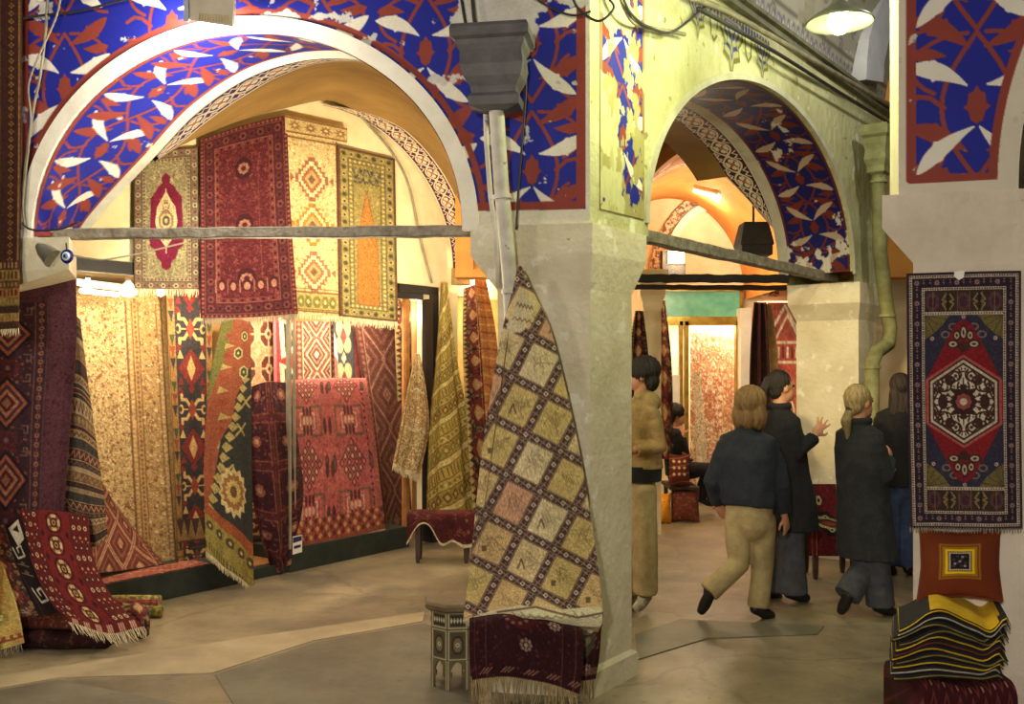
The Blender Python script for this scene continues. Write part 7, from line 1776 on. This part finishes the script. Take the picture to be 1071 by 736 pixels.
# woman in the charcoal coat, low blonde ponytail
figure('person with a low blonde ponytail in a knee-length charcoal coat, walking right', 6.78, 905, 648, 30,
    dict(head=(900, 421, 0), neck=(898, 444, 0), chest=(899, 470, 0), waist=(902, 505, 0), pel=(904, 530, 0), shR=(915, 462, -.13), elR=(926, 498, -.14), wrR=(930, 480, .02), haR=(931, 470, .10), shL=(884, 460, .12), elL=(890, 498, .2), wrL=(915, 496, .3), haL=(926, 492, .32),
         hipR=(911, 545, -.05), knR=(918, 590, -.02), anR=(921, 632, .0), toR=(936, 641, .05), hipL=(899, 545, .05), knL=(904, 592, .02), anL=(886, 622, -.05), toL=(880, 638, -.01)),
    dict(head=22, hair='pony_low', hair_mat=ASHB, palmR=(-.5, .6, 0), curlR=1.2, palmL=(0, -1, 0), groundL=False,
         top=dict(name='charcoal_coat', mat=COATG, w=(.185, .15, .195, .14), hem=[(907, 583, 0, .225, .185), (905, 545, 0, .205, .17)], sleeve=(.070, .062, .052), collar=True, noise=.008),
         legs=dict(mat=GREYT, r=(.095, .085, .10, .15), shoe=SHOE)))
# person in dark clothes half hidden by the right pier
figure('person with long brown hair in dark clothes, half hidden behind the navy pier rug', 8.1, 941, 602, 75,
    dict(head=(941, 406, 0), neck=(941, 424, 0), chest=(941, 450, 0), waist=(941, 482, 0), pel=(941, 500, 0), shR=(960, 440, -.02), elR=(964, 472, .02), wrR=(962, 500, .12), haR=(962, 512, .16), shL=(922, 440, .02), elL=(919, 472, .06), wrL=(924, 498, .16), haL=(926, 510, .2),
         hipR=(950, 506, 0), knR=(950, 552, .03), anR=(950, 592, 0), toR=(954, 599, .14), hipL=(932, 506, 0), knL=(931, 552, .04), anL=(931, 590, 0), toL=(934, 600, .14)),
    dict(head=80, hair='long', hair_mat=surf('brown_long_hair', (58, 42, 30), (34, 24, 18), 60, .5, .4), top=dict(name='dark_jacket', mat=BLKS, w=(.19, .14, .20, .14), hem=[(941, 508, 0, .20, .155)], sleeve=(.075, .062, .048), noise=.006), legs=dict(mat=JEAN, r=(.10, .085, .075, .15), shoe=SHOE)))
# person in the tan hooded top behind the near pier
figure('person with short dark hair in a tan hooded top, behind the near pier', 6.94, 668, 638, 165,
    dict(head=(671, 393, 0), neck=(670, 416, 0), chest=(668, 445, 0), waist=(668, 482, 0), pel=(667, 502, 0), shR=(660, 433, .17), elR=(652, 470, .2), wrR=(640, 462, .1), haR=(632, 458, .08), shL=(680, 433, -.16), elL=(688, 466, -.15), wrL=(664, 470, -.2), haL=(652, 468, -.18),
         hipR=(662, 512, .08), knR=(660, 568, .08), anR=(660, 622, .09), toR=(652, 634, -.06), hipL=(672, 512, -.08), knL=(675, 568, -.09), anL=(675, 622, -.08), toL=(667, 635, -.20)),
    dict(head=172, hair='short', hair_mat=BRUN, palmR=(0, 0, -1), palmL=(0, .5, 1), curlL=.8, curlR=.8,
         top=dict(name='hooded_top', mat=HOOD, w=(.175, .165, .20, .165), hem=[(668, 489, 0, .185, .175), (668, 480, 0, .18, .17)], sleeve=(.080, .070, .050), hood=True, noise=.009),
         extra=dict(dark_shirt=(BLKS, [(667, 502, 0, .182, .17), (668, 486, 0, .178, .168)])),
         legs=dict(mat=KHAKI, r=(.105, .090, .088, .16), up=.01, shoe=SNEAK)))
# seated person, hand to the chin
figure('person in a black jumper seated by the far shop door, hand to the chin', 11.4, 712, 530, -12,
    dict(head=(708, 434, 0), neck=(705, 447, 0), chest=(704, 462, .0), waist=(706, 480, 0), pel=(709, 492, 0), shR=(706, 454, -.17), elR=(718, 476, -.16), wrR=(714, 456, -.10), haR=(713, 447, -.06), shL=(704, 454, .17), elL=(712, 480, .2), wrL=(725, 484, .1), haL=(731, 486, .08),
         hipR=(713, 493, -.09), knR=(742, 490, -.12), anR=(746, 520, -.10), toR=(757, 527, -.10), hipL=(712, 493, .1), knL=(738, 492, .12), anL=(733, 520, .14), toL=(744, 527, .14)),
    dict(head=-8, hair='short', hair_mat=BRUN, curlR=.9, curlL=.5, palmR=(.2, .9, .2), palmL=(0, 0, -1), vox=.009,
         top=dict(name='black_jumper', mat=BLKS, w=(.17, .13, .19, .13), hem=[(709, 497, 0, .18, .145)], sleeve=(.075, .062, .042), noise=.006),
         legs=dict(mat=COATB, r=(.100, .085, .07, .155), shoe=SHOE)))
# the kilim-covered low seat under the seated person
zc = float(Q(0, 499, 11.4)[2])
sx0, sx1 = Q(693, 0, 11.5)[0], Q(722, 0, 11.5)[0]
low_bench('bench', sx0, sx1, 10.98, 11.62, .40, 'low seat under the seated person by the far shop', DKWOOD, 4)
# ================================================================ camera, light, view
def light(kind, loc, energy, color, size=.1, rot=None, name='lamp_or_fill', target=None, size_y=None, spread=None):
    L = bpy.data.lights.new(name, kind); L.energy = energy; L.color = color
    if kind == 'AREA':
        L.size = size
        if size_y: L.shape = 'RECTANGLE'; L.size_y = size_y
        if spread: L.spread = spread
    elif kind in ('POINT', 'SPOT'): L.shadow_soft_size = size
    o = bpy.data.objects.new(name, L); C.objects.link(o); o.location = [float(v) for v in loc]
    if target is not None: o.rotation_euler = (Vector([float(v) for v in target]) - o.location).to_track_quat('-Z', 'Y').to_euler()
    return o
WARM = (1, .76, .42); WARM2 = (1, .84, .58); COOL = (1, .97, .88); GRN = (.93, 1.0, .50)
# lamp box under the crown of the left arch
light('AREA', F(222, 30, .155), 20, (1, .95, .82), .34, target=F(228, 90, -.5), size_y=.06)
light('POINT', F(214, 40, .30), 42, (1, .94, .80), .05)
# shop window lamps, low wall lamps, and fill points added behind the left arch
for px, e in ((110, 13), (180, 12), (235, 8), (320, 22), (385, 26)):
    light('AREA', S3(sp(px), 2.40, -.08), e, WARM2, .5, target=S3(sp(px), .6, -.45), size_y=.1)
light('AREA', (-1.25, 6.35, 2.05), 25, (1, .86, .58), .3, target=S(250, 215), size_y=.2, spread=1.9)
light('AREA', (-.45, 7.6, 2.25), 21, (1, .84, .55), .3, target=S(385, 215), size_y=.2, spread=1.9)
light('POINT', (-1.3, 6.1, 2.2), 70, WARM2, .12)  # aisle fill, no fixture hangs here
light('POINT', (-.5, 8.6, 2.4), 26, WARM2, .12)
light('POINT', (-.2, 10.2, 2.7), 34, WARM, .12)
light('POINT', S(438, 330, -.2), 9, WARM2, .08)
light('POINT', S(520, 330, -.25), 16, (1, .85, .5), .08)
# pendant lamps of the nave, then two added lights without a fixture
light('POINT', Q(880, 30, 6.2), 60, GRN, .07)
light('POINT', Q(780, -6, 4.9), 80, GRN, .10)
light('POINT', (3.3, 6.4, 4.9), 95, (1, .96, .84), .1)  # added to brighten the upper nave wall and rib
SPL = light('SPOT', (-.35, 1.2, 3.2), 1500, (1, .80, .40), .1, target=(2.95, 8.75, 1.75)); SPL.data.spot_size = math.radians(14); SPL.data.spot_blend = .6  # added spot, warms the face of the far pier
# far shops
light('AREA', Q(745, 336, YB + .5), 70, (1, .86, .62), 1.0, target=Q(745, 480, YB + .7), size_y=.4)
light('POINT', Q(812, 330, YB + .2), 18, (1, .72, .5), .1)
light('POINT', Q(709, 268, 11.3), 46, (1, .82, .52), .08)
light('POINT', Q(735, 300, 10.8), 40, WARM2, .15)
light('POINT', Q(742, 215, 11.8), 16, (1, .84, .6), .1)
light('POINT', Q(938, 330, 13.2), 40, (1, .9, .6), .1)
# unseen lamp behind the viewer, then side lights added as fill
light('POINT', (-1.2, -2.6, 2.8), 880, (1, .92, .80), .25)  # set low and far back to light walls more than floor
light('POINT', (-3.3, 2.6, 3.4), 120, (1, .88, .66), .2)  # added to brighten the rugs and arch edge at the left
light('POINT', (3.6, .6, 2.6), 22, (1, .88, .74), .15)
W = bpy.data.worlds.new('World'); bpy.context.scene.world = W; W.use_nodes = True
bg = W.node_tree.nodes['Background']; bg.inputs[0].default_value = (.9, .78, .55, 1); bg.inputs[1].default_value = .06
cam = bpy.data.cameras.new('camera'); co = bpy.data.objects.new('camera', cam); C.objects.link(co)
co.location = (0, 0, EYE); co.rotation_euler = (PI / 2, 0, 0); cam.sensor_width = 36; cam.lens = 36 * FOC / 1071
cam.shift_y = 18 / 1071; cam.shift_x = 0; cam.clip_end = 60
sc = bpy.context.scene; sc.camera = co
vs = sc.view_settings; vs.view_transform = 'Standard'; vs.look = 'None'; vs.gamma = 1; vs.exposure = 0; vs.use_curve_mapping = False
# ---------------------------------------------------------------- origins: top-level meshes stand on their own lowest point
for o in list(C.objects):
    if o.type == 'MESH' and o.parent is None and not o.children and o.get('kind') != 'structure':
        co_ = np.empty(len(o.data.vertices) * 3, np.float32); o.data.vertices.foreach_get('co', co_); co_ = co_.reshape(-1, 3)
        b = Vector([float((co_[:, 0].min() + co_[:, 0].max()) / 2), float((co_[:, 1].min() + co_[:, 1].max()) / 2), float(co_[:, 2].min())])
        o.data.transform(Matrix.Translation(-b)); o.location = b
